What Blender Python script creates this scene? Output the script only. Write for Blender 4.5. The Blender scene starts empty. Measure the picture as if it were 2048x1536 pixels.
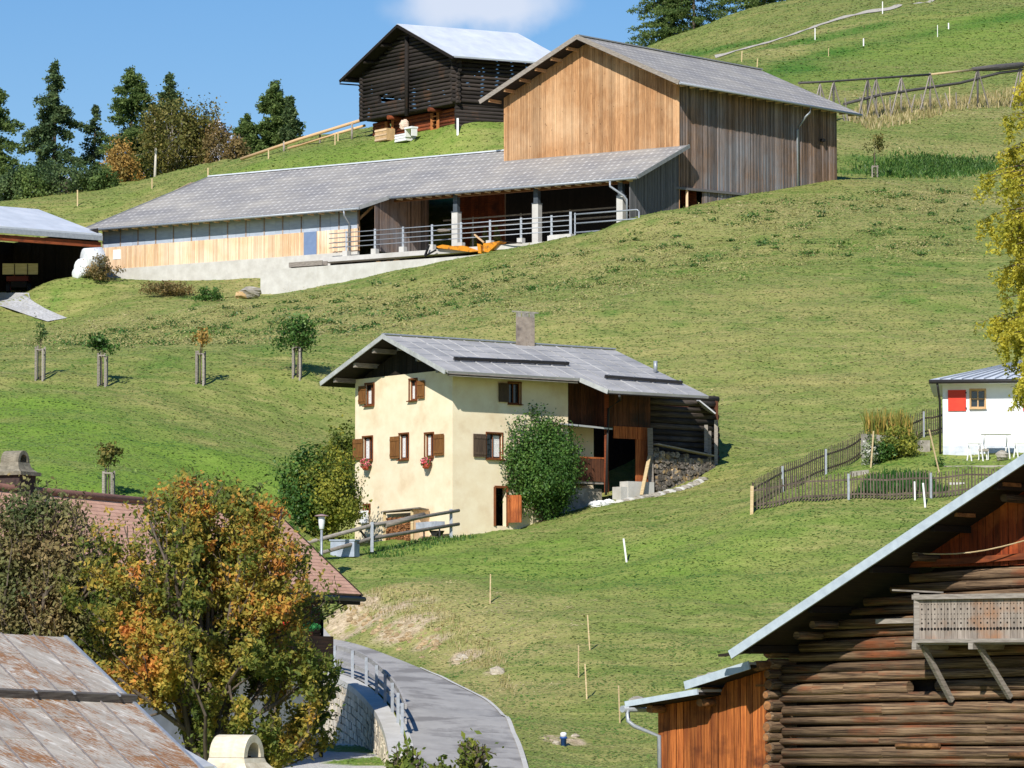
import bpy, math, random
import numpy as np
from mathutils import Vector, Matrix
sin, cos, tan, pi, rad = math.sin, math.cos, math.tan, math.pi, math.radians
scene = bpy.context.scene
# ------------------------------------------------------------------ camera, sky, sun, exposure
FPX = 8000.0; HOR = 1350.0; PITCH = math.atan((HOR-768)/FPX)
cam_d = bpy.data.cameras.new("camera"); cam = bpy.data.objects.new("camera", cam_d)
scene.collection.objects.link(cam); scene.camera = cam
cam_d.sensor_fit = 'HORIZONTAL'; cam_d.sensor_width = 36.0; cam_d.lens = FPX/2048*36.0
cam_d.clip_start = 1.0; cam_d.clip_end = 20000.0
cam.location = (0, 0, 0); cam.rotation_euler = (pi/2+PITCH, 0, 0)
SUN_AZ = rad(17); SUN_EL = rad(36)
SUN = Vector((-sin(SUN_AZ)*cos(SUN_EL), -cos(SUN_AZ)*cos(SUN_EL), sin(SUN_EL)))
world = bpy.data.worlds.new("World"); scene.world = world; world.use_nodes = True
wn = world.node_tree; wn.nodes.clear()
def wnode(t, **k):
    n = wn.nodes.new(t)
    for a, b in k.items(): setattr(n, a, b)
    return n
sky = wnode('ShaderNodeTexSky', sky_type='NISHITA'); sky.sun_disc = False
sky.sun_elevation = SUN_EL; sky.sun_rotation = math.atan2(SUN.x, SUN.y) % (2*pi)
sky.altitude = 2500; sky.air_density = 1.6; sky.dust_density = 0.05; sky.ozone_density = 3.5
hs = wnode('ShaderNodeHueSaturation'); hs.inputs['Saturation'].default_value = 1.3; hs.inputs['Value'].default_value = 1.0
tint = wnode('ShaderNodeVectorMath', operation='MULTIPLY'); tint.inputs[1].default_value = (.88, .86, .96)
wn.links.new(sky.outputs[0], tint.inputs[0]); wn.links.new(tint.outputs[0], hs.inputs['Color'])
# one thin cloud high over the old barn (a soft lobe in the sky's directions)
tc = wnode('ShaderNodeTexCoord'); mp = wnode('ShaderNodeMapping')
cdir = Vector(((955-1024)/FPX, cos(PITCH)-(768-8)/FPX*sin(PITCH), sin(PITCH)+(768-8)/FPX*cos(PITCH))).normalized()
vs = wnode('ShaderNodeVectorMath', operation='SUBTRACT'); vs.inputs[1].default_value = cdir
wn.links.new(tc.outputs['Generated'], vs.inputs[0])
nz = wnode('ShaderNodeTexNoise'); nz.inputs['Scale'].default_value = 70; nz.inputs['Detail'].default_value = 5
wn.links.new(tc.outputs['Generated'], nz.inputs['Vector'])
nz2 = wnode('ShaderNodeVectorMath', operation='SCALE'); nz2.inputs['Scale'].default_value = 0.012
nzs = wnode('ShaderNodeVectorMath', operation='SUBTRACT'); nzs.inputs[1].default_value = (.5, .5, .5)
wn.links.new(nz.outputs['Color'], nzs.inputs[0]); wn.links.new(nzs.outputs[0], nz2.inputs[0])
va = wnode('ShaderNodeVectorMath', operation='ADD'); wn.links.new(vs.outputs[0], va.inputs[0]); wn.links.new(nz2.outputs[0], va.inputs[1])
vm = wnode('ShaderNodeVectorMath', operation='MULTIPLY'); vm.inputs[1].default_value = (1/.0240, .0, 1/.0085)
wn.links.new(va.outputs[0], vm.inputs[0])
vl = wnode('ShaderNodeVectorMath', operation='LENGTH'); wn.links.new(vm.outputs[0], vl.inputs[0])
mr = wnode('ShaderNodeMapRange', interpolation_type='SMOOTHSTEP'); mr.inputs['From Min'].default_value = 1.15; mr.inputs['From Max'].default_value = .45
mr.inputs['To Min'].default_value = 0; mr.inputs['To Max'].default_value = .8
wn.links.new(vl.outputs['Value'], mr.inputs['Value'])
cmx = wnode('ShaderNodeMix', data_type='RGBA'); cmx.inputs[7].default_value = (7.4, 7.8, 8.8, 1)
wn.links.new(mr.outputs[0], cmx.inputs[0]); wn.links.new(hs.outputs[0], cmx.inputs[6])
bg = wnode('ShaderNodeBackground'); bg.inputs['Strength'].default_value = 0.085
wo = wnode('ShaderNodeOutputWorld'); wn.links.new(cmx.outputs[2], bg.inputs['Color']); wn.links.new(bg.outputs[0], wo.inputs[0])
sl = bpy.data.lights.new("sun", 'SUN'); sl.energy = 4.2; sl.angle = rad(.5); sl.color = (1.0, .95, .87)
so = bpy.data.objects.new("sun", sl); scene.collection.objects.link(so); so.rotation_euler = SUN.to_track_quat('Z', 'Y').to_euler()
vsx = scene.view_settings; vsx.view_transform = 'Standard'; vsx.look = 'None'; vsx.gamma = 1; vsx.exposure = 0.35
scene.cycles.max_bounces = 6; scene.cycles.diffuse_bounces = 3; scene.cycles.transparent_max_bounces = 6
# ------------------------------------------------------------------ picture position -> world
def ray(px, py):
    u = (px-1024)/FPX; v = (768-py)/FPX
    return Vector((u, cos(PITCH)-v*sin(PITCH), sin(PITCH)+v*cos(PITCH)))
def W(px, py, Y):
    d = ray(px, py); return d*(Y/d.y)
def atZ(px, py, Z):
    d = ray(px, py); return d*(Z/d.z)
def onplane(px, py, P, N):
    d = ray(px, py); return d*(P.dot(N)/d.dot(N))
def proj(p):
    z = p[1]*cos(PITCH)+p[2]*sin(PITCH); y = -p[1]*sin(PITCH)+p[2]*cos(PITCH)
    return 1024+FPX*p[0]/z, 768-FPX*y/z
class WP:
    """a vertical plane through A with horizontal direction d; u metres along, z height, off outward"""
    def __init__(s, A, B):
        s.A = Vector((A[0], A[1], 0)); d = Vector((B[0]-A[0], B[1]-A[1], 0)); s.len = d.length; s.d = d.normalized()
        n = Vector((s.d.y, -s.d.x, 0)); s.n = n if n.dot(-s.A) > 0 else -n
    def pt(s, u, z, off=0.0):
        p = s.A+s.d*u+s.n*off; return Vector((p.x, p.y, z))
    def uz(s, px, py, off=0.0):
        P = onplane(px, py, s.A+s.n*off, s.n); return (P-s.A).dot(s.d), P.z
    def shift(s, off, u0=0.0, u1=None):
        return WP(s.pt(u0, 0, off), s.pt(s.len if u1 is None else u1, 0, off))
# ------------------------------------------------------------------ colour + materials
def L(r, g=None, b=None):
    if g is None: r, g, b = r
    f = lambda c: (c/255/12.92 if c/255 <= .04045 else ((c/255+.055)/1.055)**2.4)
    return (f(r), f(g), f(b), 1)
class NT:
    def __init__(s, m): s.t = m.node_tree; s.n = s.t.nodes; s.l = s.t.links
    def new(s, t, ins=None, **k):
        n = s.n.new(t)
        for a, b in k.items(): setattr(n, a, b)
        for a, b in (ins or {}).items():
            if hasattr(b, 'is_output') or isinstance(b, bpy.types.NodeSocket): s.l.new(b, n.inputs[a])
            else: n.inputs[a].default_value = b
        return n
    def mix(s, fac, a, b, bt='MIX'):
        return s.new('ShaderNodeMix', {0: fac, 6: a, 7: b}, data_type='RGBA', blend_type=bt).outputs[2]
    def math(s, op, a, b=0.0, clamp=False):
        return s.new('ShaderNodeMath', {0: a, 1: b}, operation=op, use_clamp=clamp).outputs[0]
    def noise(s, vec, scale, detail=4, rough=.6, dist=0):
        return s.new('ShaderNodeTexNoise', {'Vector': vec, 'Scale': scale, 'Detail': detail, 'Roughness': rough, 'Distortion': dist}).outputs['Fac']
    def rng(s, v, a, b, c=0., d=1.):
        return s.new('ShaderNodeMapRange', {0: v, 1: a, 2: b, 3: c, 4: d}).outputs[0]
    def attr(s, name): return s.new('ShaderNodeAttribute', attribute_name=name).outputs['Fac']
def mat0(name):
    m = bpy.data.materials.new(name); m.use_nodes = True; nt = NT(m); nt.n.clear()
    out = nt.new('ShaderNodeOutputMaterial'); bs = nt.new('ShaderNodeBsdfPrincipled'); nt.l.new(bs.outputs[0], out.inputs[0])
    return m, nt, bs, out
MATS = {}
def M(name, c1, c2=None, sc=(1, 1), scale=3.0, lo=.35, hi=.65, c3=None, s3=.4, lo3=.5, hi3=.7, rough=.85, bump=.3, bs_=None, var=.25, metal=0.0, spec=.3, dist=0., crack=0., knot=0.):
    """surface material on metre uv: noise mix c1-c2 stretched by sc, patches of c3, per-piece brightness from 'var'"""
    if name in MATS: return MATS[name]
    m, nt, bs, out = mat0(name)
    uv = nt.new('ShaderNodeUVMap', uv_map='uv').outputs[0]
    off = nt.new('ShaderNodeVectorMath', {0: uv, 1: nt.new('ShaderNodeCombineXYZ', {0: nt.math('MULTIPLY', nt.attr('var'), 37.), 1: nt.math('MULTIPLY', nt.attr('var'), 91.)}).outputs[0]}, operation='ADD').outputs[0]
    v = nt.new('ShaderNodeVectorMath', {0: off, 1: (sc[0], sc[1], 1)}, operation='MULTIPLY').outputs[0]
    n1 = nt.noise(v, scale, 5, .65, dist)
    c2 = c2 or tuple(x*.7 for x in c1[:3])+(1,)
    col = nt.mix(nt.rng(n1, lo, hi), c1, c2)
    if c3:
        n3 = nt.noise(uv, s3, 5, .6); col = nt.mix(nt.rng(n3, lo3, hi3), col, c3)
    if crack:
        vc = nt.new('ShaderNodeVectorMath', {0: off, 1: (.5 if sc[0] < sc[1] else 26, 26 if sc[0] < sc[1] else .5, 1)}, operation='MULTIPLY').outputs[0]
        col = nt.mix(nt.math('MULTIPLY', nt.rng(nt.noise(vc, 1.3, 3, .6), .56, .64), crack), col, tuple(x*.28 for x in c2[:3])+(1,))
    if knot:
        vo = nt.new('ShaderNodeTexVoronoi', {'Vector': off, 'Scale': 1.7}).outputs['Distance']
        col = nt.mix(nt.math('MULTIPLY', nt.rng(vo, .10, .05), knot), col, tuple(x*.3 for x in c2[:3])+(1,))
    br = nt.rng(nt.attr('var'), 0, 1, 1-var, 1+var)
    col = nt.new('ShaderNodeVectorMath', {0: col, 'Scale': br}, operation='SCALE').outputs[0]
    nt.l.new(col, bs.inputs['Base Color']); bs.inputs['Roughness'].default_value = rough
    bs.inputs['Metallic'].default_value = metal; bs.inputs['Specular IOR Level'].default_value = spec
    if bump:
        b = nt.new('ShaderNodeBump', {'Strength': bump, 'Distance': .03, 'Height': n1}); nt.l.new(b.outputs[0], bs.inputs['Normal'])
    MATS[name] = m; return m
def Mleaf(name, stops, trans=.3, var=.35, rough=.6):
    """leaf material: colour by the 'hue' value stored on each leaf, brightness by 'var'"""
    m, nt, bs, out = mat0(name)
    cr = nt.new('ShaderNodeValToRGB', {0: nt.attr('hue')}); el = cr.color_ramp.elements
    while len(el) < len(stops): el.new(.5)
    for e, (p, c) in zip(el, stops): e.position = p; e.color = c
    col = nt.new('ShaderNodeVectorMath', {0: cr.outputs[0], 'Scale': nt.rng(nt.attr('var'), 0, 1, 1-var, 1+var)}, operation='SCALE').outputs[0]
    nt.l.new(col, bs.inputs['Base Color']); bs.inputs['Roughness'].default_value = rough; bs.inputs['Specular IOR Level'].default_value = .25
    tr = nt.new('ShaderNodeBsdfTranslucent', {'Color': col}); mx = nt.new('ShaderNodeMixShader', {0: trans, 1: bs.outputs[0], 2: tr.outputs[0]})
    nt.l.new(mx.outputs[0], out.inputs[0]); return m
# ------------------------------------------------------------------ objects
R = random.Random(5)
ORG = {}
def tag(o, label=None, cat=None, group=None, kind=None):
    if label: o['label'] = label
    if cat: o['category'] = cat
    if group: o['group'] = group
    if kind: o['kind'] = kind
    return o
def thing(name, label, cat, loc, group=None):
    o = bpy.data.objects.new(name, None); scene.collection.objects.link(o); o.empty_display_size = .3
    o.location = loc; ORG[o] = Vector(loc); tag(o, label, cat, group); return o
def link_mesh(name, me, mt, parent):
    o = bpy.data.objects.new(name, me); scene.collection.objects.link(o)
    if mt: me.materials.append(mt)
    if parent: o.parent = parent; ORG[o] = ORG[parent]
    return o
class MB:
    def __init__(s): s.v = []; s.f = []; s.var = []; s.cv = None; s.sm = []; s.smooth = False
    def _f(s, idx, var=None):
        s.f.append(idx); s.var.append(R.random() if s.cv is None else s.cv); s.sm.append(s.smooth)
    def pol(s, pts):
        k = len(s.v); s.v += [Vector(p) for p in pts]; s._f(tuple(range(k, k+len(pts)))); return s
    def hexa(s, p):
        """8 points: 4 of one end loop, 4 of the other"""
        k = len(s.v); s.v += [Vector(q) for q in p]; old = s.cv
        if old is None: s.cv = R.random()
        for f in ((3, 2, 1, 0), (4, 5, 6, 7), (0, 1, 5, 4), (1, 2, 6, 5), (2, 3, 7, 6), (3, 0, 4, 7)): s._f(tuple(k+i for i in f))
        s.cv = old; return s
    def box(s, c, ax, ay, az):
        """centre and three half-extent vectors"""
        c = Vector(c); ax, ay, az = Vector(ax), Vector(ay), Vector(az)
        return s.hexa([c-ax-ay-az, c+ax-ay-az, c+ax+ay-az, c-ax+ay-az, c-ax-ay+az, c+ax-ay+az, c+ax+ay+az, c-ax+ay+az])
    def bar(s, p0, p1, w, h=None, up=(0, 0, 1)):
        h = h or w; p0, p1 = Vector(p0), Vector(p1); d = (p1-p0).normalized(); up = Vector(up)
        if abs(d.dot(up)) > .97: up = Vector((0, 1, 0))
        x = d.cross(up).normalized()*w/2; y = x.cross(d).normalized()*h/2
        return s.hexa([p0-x-y, p0+x-y, p0+x+y, p0-x+y, p1-x-y, p1+x-y, p1+x+y, p1-x+y])
    def tube(s, pts, r, n=8, cap=True, wob=0.0):
        pts = [Vector(p) for p in pts]; rs = r if isinstance(r, (list, tuple)) else [r]*len(pts)
        k = len(s.v); old = s.cv
        if old is None: s.cv = R.random()
        for i, p in enumerate(pts):
            d = (pts[min(i+1, len(pts)-1)]-pts[max(i-1, 0)]).normalized()
            up = Vector((0, 0, 1)) if abs(d.z) < .95 else Vector((1, 0, 0))
            x = d.cross(up).normalized(); y = x.cross(d)
            for j in range(n):
                a = 2*pi*j/n; rr = rs[i]*(1+wob*(R.random()-.5)); s.v.append(p+x*cos(a)*rr+y*sin(a)*rr)
        for i in range(len(pts)-1):
            for j in range(n):
                a = k+i*n+j; b = k+i*n+(j+1) % n
                s.smooth = n > 5; s._f((a, a+n, b+n, b)); s.smooth = False
        if cap:
            s._f(tuple(k+j for j in range(n))); s._f(tuple(k+(len(pts)-1)*n+j for j in reversed(range(n))))
        s.cv = old; return s
    def slab(s, pts, th, dirn=None):
        """polygon extruded by thickness along -normal (or dirn)"""
        pts = [Vector(p) for p in pts]; n = (pts[1]-pts[0]).cross(pts[2]-pts[0]).normalized()
        if n.z < 0: n = -n; pts = pts[::-1]
        e = Vector(dirn) if dirn else -n*th; k = len(s.v); m = len(pts); s.v += pts+[p+e for p in pts]; old = s.cv
        if old is None: s.cv = R.random()
        s._f(tuple(range(k, k+m))); s._f(tuple(reversed(range(k+m, k+2*m))))
        for i in range(m): j = (i+1) % m; s._f((k+i, k+m+i, k+m+j, k+j))
        s.cv = old; return s
    def lathe(s, c, prof, n=14):
        k = len(s.v); c = Vector(c); old = s.cv
        if old is None: s.cv = R.random()
        for r, z in prof:
            for j in range(n): s.v.append(c+Vector((r*cos(2*pi*j/n), r*sin(2*pi*j/n), z)))
        for i in range(len(prof)-1):
            for j in range(n):
                a = k+i*n+j; b = k+i*n+(j+1) % n; s.smooth = True; s._f((a, b, b+n, a+n)); s.smooth = False
        s._f(tuple(k+j for j in reversed(range(n)))); s._f(tuple(k+(len(prof)-1)*n+j for j in range(n)))
        s.cv = old; return s
    def rock(s, c, r, sq=(1, 1, 1), n=7, m=5):
        k = len(s.v); c = Vector(c); old = s.cv
        if old is None: s.cv = R.random()
        for i in range(m+1):
            t = pi*i/m
            for j in range(n):
                a = 2*pi*j/n+.3*i; q = r*(1+R.uniform(-.18, .18)); s.v.append(c+Vector((q*sin(t)*cos(a)*sq[0], q*sin(t)*sin(a)*sq[1], q*cos(t)*sq[2])))
        for i in range(m):
            for j in range(n):
                a = k+i*n+j; b = k+i*n+(j+1) % n; s._f((a, a+n, b+n, b))
        s.cv = old; return s
    def build(s, name, mt, parent=None):
        me = bpy.data.meshes.new(name); o0 = ORG.get(parent, Vector()) if parent else Vector()
        me.from_pydata([tuple(p-o0) for p in s.v], [], s.f); me.update()
        nf = len(me.polygons); va = me.attributes.new('var', 'FLOAT', 'FACE'); va.data.foreach_set('value', np.array(s.var[:nf], 'f'))
        me.polygons.foreach_set('use_smooth', np.array(s.sm[:nf], bool))
        nrm = np.zeros(nf*3, 'f'); me.polygons.foreach_get('normal', nrm); nrm = nrm.reshape(-1, 3)
        lt = np.zeros(nf, 'i'); me.polygons.foreach_get('loop_total', lt); lv = np.zeros(len(me.loops), 'i'); me.loops.foreach_get('vertex_index', lv)
        co = np.zeros(len(me.vertices)*3, 'f'); me.vertices.foreach_get('co', co); co = co.reshape(-1, 3)[lv]
        N = np.repeat(nrm, lt, 0); T = np.stack([-N[:, 1], N[:, 0], 0*N[:, 0]], 1); ln = np.linalg.norm(T, axis=1)
        flat = ln < .25; T[flat] = (1, 0, 0); ln[flat] = 1; T /= ln[:, None]
        B = np.cross(N, T); uv = np.stack([(co*T).sum(1), (co*B).sum(1)], 1)
        me.uv_layers.new(name='uv').data.foreach_set('uv', uv.astype('f').ravel())
        return link_mesh(name, me, mt, parent)
def npmesh(name, V, F, mt, parent=None, attrs=None, smooth=False):
    me = bpy.data.meshes.new(name); V = np.asarray(V, 'f')
    if parent: V = V-np.array(ORG[parent], 'f')
    k = F.shape[1]; me.vertices.add(len(V)); me.vertices.foreach_set('co', V.ravel())
    me.loops.add(F.size); me.loops.foreach_set('vertex_index', F.astype('i').ravel())
    me.polygons.add(len(F)); me.polygons.foreach_set('loop_start', np.arange(0, F.size, k, dtype='i'))
    try: me.polygons.foreach_set('loop_total', np.full(len(F), k, 'i'))
    except Exception: pass
    me.update(calc_edges=True)
    for n, (dom, a) in (attrs or {}).items(): me.attributes.new(n, 'FLOAT', dom).data.foreach_set('value', a.astype('f'))
    if smooth: me.polygons.foreach_set('use_smooth', np.ones(len(F), bool))
    return link_mesh(name, me, mt, parent)
def copy_tree(o, parent=None):
    c = o.copy(); scene.collection.objects.link(c)
    if parent: c.parent = parent
    for ch in list(o.children): copy_tree(ch, c)
    return c
def place_copy(o, loc, rz=0, sc=1.0, label=None):
    c = copy_tree(o); c.location = loc; c.rotation_euler = (0, 0, rz); c.scale = (sc, sc, sc)
    if label: c['label'] = label
    return c
def planks(mb, wp, u0, u1, bot, top, w=.18, t=.03, off=0.0, gap=.012, jit=.3):
    """vertical boards along a wall plane between callables bot(u), top(u)"""
    bot = bot if callable(bot) else (lambda u, b=bot: b); top = top if callable(top) else (lambda u, b=top: b)
    u = u0; sg = 1 if u1 > u0 else -1
    while (u1-u)*sg > .02:
        ww = w*(1+jit*(R.random()-.5)); e = u+sg*ww
        if (u1-e)*sg < 0: e = u1
        a, b = u, e-sg*gap; o = off+t*(.6+.8*R.random())
        mb.hexa([wp.pt(a, bot(a), off-.02), wp.pt(b, bot(b), off-.02), wp.pt(b, bot(b), o), wp.pt(a, bot(a), o),
                 wp.pt(a, top(a), off-.02), wp.pt(b, top(b), off-.02), wp.pt(b, top(b), o), wp.pt(a, top(a), o)])
        u = e
def holed(mb, wp, u0, u1, z0, z1, holes, depth=.25, off=0.0):
    """wall face with rectangular openings (ua,ub,za,zb) and their reveals; z1 may be a callable gable line"""
    zt = z1 if callable(z1) else (lambda u, z=z1: z)
    us = sorted(set([u0, u1]+[x for h in holes for x in h[:2]])); zs = sorted(set([z0]+[x for h in holes for x in h[2:]]))
    mb.cv = .5
    for i in range(len(us)-1):
        for j in range(len(zs)):
            a, b, c = us[i], us[i+1], zs[j]; um = (a+b)/2
            if j+1 < len(zs):
                d = zs[j+1]
                if any(h[0] < um < h[1] and h[2] < (c+d)/2 < h[3] for h in holes): continue
                mb.pol([wp.pt(a, c, off), wp.pt(b, c, off), wp.pt(b, d, off), wp.pt(a, d, off)])
            else:
                mb.pol([wp.pt(a, c, off), wp.pt(b, c, off), wp.pt(b, zt(b), off), wp.pt(a, zt(a), off)])
    for a, b, c, d in holes:
        q = [(a, c), (b, c), (b, d), (a, d)]
        for i in range(4):
            (p, r), (s_, t_) = q[i], q[(i+1) % 4]
            mb.pol([wp.pt(p, r, off), wp.pt(s_, t_, off), wp.pt(s_, t_, off-depth), wp.pt(p, r, off-depth)])
    mb.cv = None
def snoise(P, sc, seed=0, k=14):
    """smooth pseudo noise about 0..1 from summed waves"""
    g = np.random.RandomState(seed); K = g.normal(size=(k, P.shape[1]))*2*pi/sc*.5; ph = g.uniform(0, 2*pi, k)
    return .5+np.sin(P@K.T+ph).sum(1)/math.sqrt(k)*.36
# ------------------------------------------------------------------ reference planes of the buildings
C_B = W(1355, 292, 267); L_B = atZ(1008, 322, C_B.z); GW = WP(C_B, L_B)
_e1 = W(1355, 163, 266.5); _e2 = atZ(1720, 228, _e1.z); RW = WP(C_B, C_B+(_e2-_e1))
LEN_RW = RW.uz(1673, 300)[0]
C_H = W(905, 1060, 172); GH = WP(C_H, C_H+Vector((-.588, .809, 0))); RH = WP(C_H, C_H+Vector((.788, .616, 0)))
C_O = W(912, 265, 300); GO = WP(C_O, C_O+Vector((-.6, .8, 0))); RO = WP(C_O, C_O+Vector((.90, .44, 0)))
K_L = W(1562, 1440, 78); GL = WP(K_L, K_L+Vector((.766, -.643, 0)))
LW = GW.shift(7.6, 20.2, 43.4)          # front wall of the low wing
RT = GW.shift(12.0, 10.0, 36.0)         # retaining wall below the yard deck
# ------------------------------------------------------------------ ground
def onp(wp, px, py): u, z = wp.uz(px, py); return wp.pt(u, z)
CT = []
def g(px, py, Y): CT.append(W(px, py, Y))
for q in [(1357, 417), (1430, 402), (1500, 388), (1590, 373), (1672, 360)]: CT.append(onp(RW, *q))
for q in [(207, 566), (300, 562), (400, 560), (515, 557)]: CT.append(onp(LW, *q))
for q in [(523, 588), (640, 571), (730, 555), (800, 540), (870, 527), (940, 514)]: CT.append(onp(RT, *q)+Vector((0, -.35, 0)))
for q in [(1050, 491), (1140, 471), (1240, 445), (1300, 430)]:
    CT.append(onp(GW.shift(8.6), *q))
for u in (16, 24, 32, 40): CT.append(GW.pt(u, 28.9, 3))
for u in (26, 34, 41): CT.append(GW.pt(u, 34.0, -6))
for u in (6, 14): CT.append(RW.pt(u, RW.uz(1372+u*16, 400)[1]+.6, -8))
# right of the big barn, behind its far end
g(1720, 356, 288); g(1850, 352, 290); g(2000, 345, 296); g(1750, 300, 306); g(1900, 260, 322); g(2048, 215, 345); g(1700, 235, 330); g(1850, 215, 338)
g(1650, 205, 345); g(1900, 150, 375); g(2048, 110, 395); g(1560, 150, 372); g(1480, 122, 400); g(1660, 65, 420); g(1850, 5, 450); g(1290, 98, 480); g(1450, 50, 500); g(1640, 0, 520); g(2048, 20, 470)
g(1800, -50, 540); g(2048, -60, 560); g(1350, 140, 430); g(1250, 160, 400); g(1100, 200, 370)
# old barn knoll and the left skyline
for q in [(735, 280), (820, 275), (915, 263)]: CT.append(onp(GO, *q))
CT.append(onp(RO, 1008, 245)); CT.append(onp(RO, 1080, 225))
g(725, 262, 318); g(600, 283, 322); g(480, 317, 325); g(300, 361, 328); g(150, 388, 328); g(0, 407, 326)
g(900, 303, 299); g(640, 322, 303); g(420, 360, 307)
g(800, 320, 301); g(990, 290, 298)
for px, py, Y in [(725, 285, 345), (480, 345, 350), (300, 392, 352), (0, 445, 350), (900, 255, 345)]: g(px, py, Y)
g(0, 600, 370); g(300, 560, 400); g(700, 470, 430)
g(203, 470, 312); g(100, 460, 314)
# gravel yard by the open shed
g(-30, 590, 288); g(55, 586, 288); g(0, 610, 281); g(130, 636, 272); g(60, 640, 272); g(-80, 640, 272); g(120, 560, 284); g(190, 556, 278); g(155, 558, 277)
# meadow between barn and farmhouse
for px, py, Y in [(250, 600, 270), (450, 610, 262), (600, 610, 256), (800, 585, 252), (1000, 545, 250), (1200, 490, 254), (1400, 440, 256), (1700, 395, 270), (1950, 380, 280),
                  (-200, 720, 225), (0, 700, 222), (200, 700, 215), (400, 690, 217), (600, 680, 224), (900, 640, 222), (1150, 610, 222), (1400, 600, 222), (1700, 560, 228), (2000, 540, 232),
                  (-200, 830, 190), (0, 805, 195), (205, 790, 198), (400, 780, 202), (600, 765, 206),
                  (0, 880, 182), (200, 890, 183), (400, 900, 186), (560, 930, 188), (650, 960, 188), (690, 860, 203),
                  (-100, 980, 166), (215, 992, 168), (400, 1010, 170), (550, 1040, 172), (620, 1090, 170.5)]: g(px, py, Y)
# round the farmhouse
for q in [(720, 1092), (800, 1078), (905, 1062)]: CT.append(onp(GH, *q))
for q in [(1000, 1050), (1100, 1030), (1180, 1005), (1260, 992), (1340, 972), (1432, 925)]: CT.append(onp(RH, *q))
CT.append(GH.pt(7, 9.3, -8)); CT.append(RH.pt(8, 9.8, -7)); CT.append(RH.pt(15, 12.6, -8))
g(1500, 880, 190); g(1600, 800, 198); g(1480, 720, 206); g(1700, 700, 208); g(1900, 650, 214)
g(660, 1112, 165); g(905, 1085, 168.5); g(1100, 1060, 170); g(1300, 1010, 173)
# garden and the white house
g(1503, 1025, 164); g(1700, 1012, 163.5); g(1950, 1000, 163); g(2100, 995, 163); g(1600, 960, 172); g(1740, 925, 170); g(1800, 945, 168); g(2048, 945, 168)
g(1885, 905, 172); g(2100, 905, 172); g(1760, 900, 173); g(1885, 860, 182); g(2150, 830, 186); g(1900, 985, 165.3)
# lower meadow
for px, py, Y in [(1250, 1120, 160), (1500, 1110, 157), (1800, 1110, 155), (2100, 1100, 154), (980, 1200, 151), (1180, 1300, 142), (1450, 1280, 143), (1900, 1280, 140), (1160, 1395, 134), (1400, 1400, 134), (1240, 1480, 128), (1800, 1450, 128),
                  (1100, 1500, 124.5), (1300, 1545, 122), (1700, 1560, 119), (1050, 1440, 129), (850, 1160, 160), (740, 1150, 161.5), (700, 1190, 157.5)]: g(px, py, Y)
# road edges, from far to near: (left px, py, Y), (right px, py, Y)
ROADL = [(560, 1325, 149), (640, 1342, 141.5), (700, 1355, 138), (745, 1378, 134.5), (785, 1418, 129.5), (810, 1465, 124.5), (826, 1536, 117.5), (832, 1640, 108)]
ROADR = [(600, 1272, 156), (700, 1287, 149), (800, 1322, 144), (900, 1366, 138.5), (985, 1412, 133), (1028, 1470, 126), (1052, 1536, 117.5), (1075, 1640, 108)]
RL = [W(*q) for q in ROADL]; RR = [W(*q) for q in ROADR]
CT += RL+RR
for a, b in zip(RL, RR): CT.append((a+b)/2)
# bank above the road: verge, foot and top of the cutting
for px, py, Y in [(700, 1262, 151.5), (800, 1300, 147), (900, 1342, 142), (1000, 1385, 136.5), (1050, 1440, 130.5)]: g(px, py, Y)
for px, py, Y in [(690, 1215, 153), (780, 1225, 150.5), (850, 1262, 147.5), (930, 1300, 144), (1000, 1335, 140)]: g(px, py, Y)
# near, hidden ground
for x in (-14, -4, 8, 20): CT.append(Vector((x, 100, -4.2))); CT.append(Vector((x, 80, -5.0))); CT.append(Vector((x, 55, -5.5)))
for x in (-40, 45): CT.append(Vector((x, 60, -5))); CT.append(Vector((x, 110, -3.6 if x < 0 else -1.5)))
for x, y, z in [(-60, 150, 5), (60, 150, 3), (-70, 220, 18), (75, 220, 22), (-80, 300, 30), (95, 300, 44), (-60, 400, 18), (110, 420, 72), (-140, 300, 26), (160, 300, 45), (160, 500, 80), (-160, 450, 0), (-100, 520, 5), (0, 520, 60), (0, 620, 55), (100, 650, 80), (200, 620, 70)]:
    CT.append(Vector((x, y, z)))
CP = np.array([tuple(p) for p in CT]); SC = 100.0
def _U(r2): return np.where(r2 > 1e-12, .5*r2*np.log(np.maximum(r2, 1e-12)), 0)
_c = CP[:, :2]/SC; _d2 = ((_c[:, None]-_c[None])**2).sum(2); n_ = len(_c)
_A = np.zeros((n_+3, n_+3)); _A[:n_, :n_] = _U(_d2)+np.eye(n_)*4e-6; _A[:n_, n_] = 1; _A[:n_, n_+1:] = _c; _A[n_:, :n_] = _A[:n_, n_:].T
_w = np.linalg.solve(_A, np.r_[CP[:, 2], 0, 0, 0])
def base_h(X, Y):
    X = np.asarray(X, float); Y = np.asarray(Y, float); s = X.shape; P = np.stack([X.ravel(), Y.ravel()], 1)/SC; out = np.empty(len(P))
    for i in range(0, len(P), 20000):
        q = P[i:i+20000]; out[i:i+20000] = _U(((q[:, None]-_c[None])**2).sum(2))@_w[:n_]+_w[n_]+q@_w[n_+1:]
    return out.reshape(s)
def spread(a, b, step): return list(np.arange(a, b, step))
GX = np.array(spread(-400, -120, 20)+spread(-120, -34, 3)+spread(-34, 34, .4)+spread(34, 120, 3)+spread(120, 420, 20))
GY = np.array(spread(10, 96, 4)+spread(96, 215, .4)+spread(215, 345, .6)+spread(345, 560, 1.6)+spread(560, 900, 15))
MX, MY = np.meshgrid(GX, GY)
CX = np.clip(MX, -150, 165); CY = np.clip(MY, 40, 640)
HZ = base_h(CX, CY)
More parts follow.
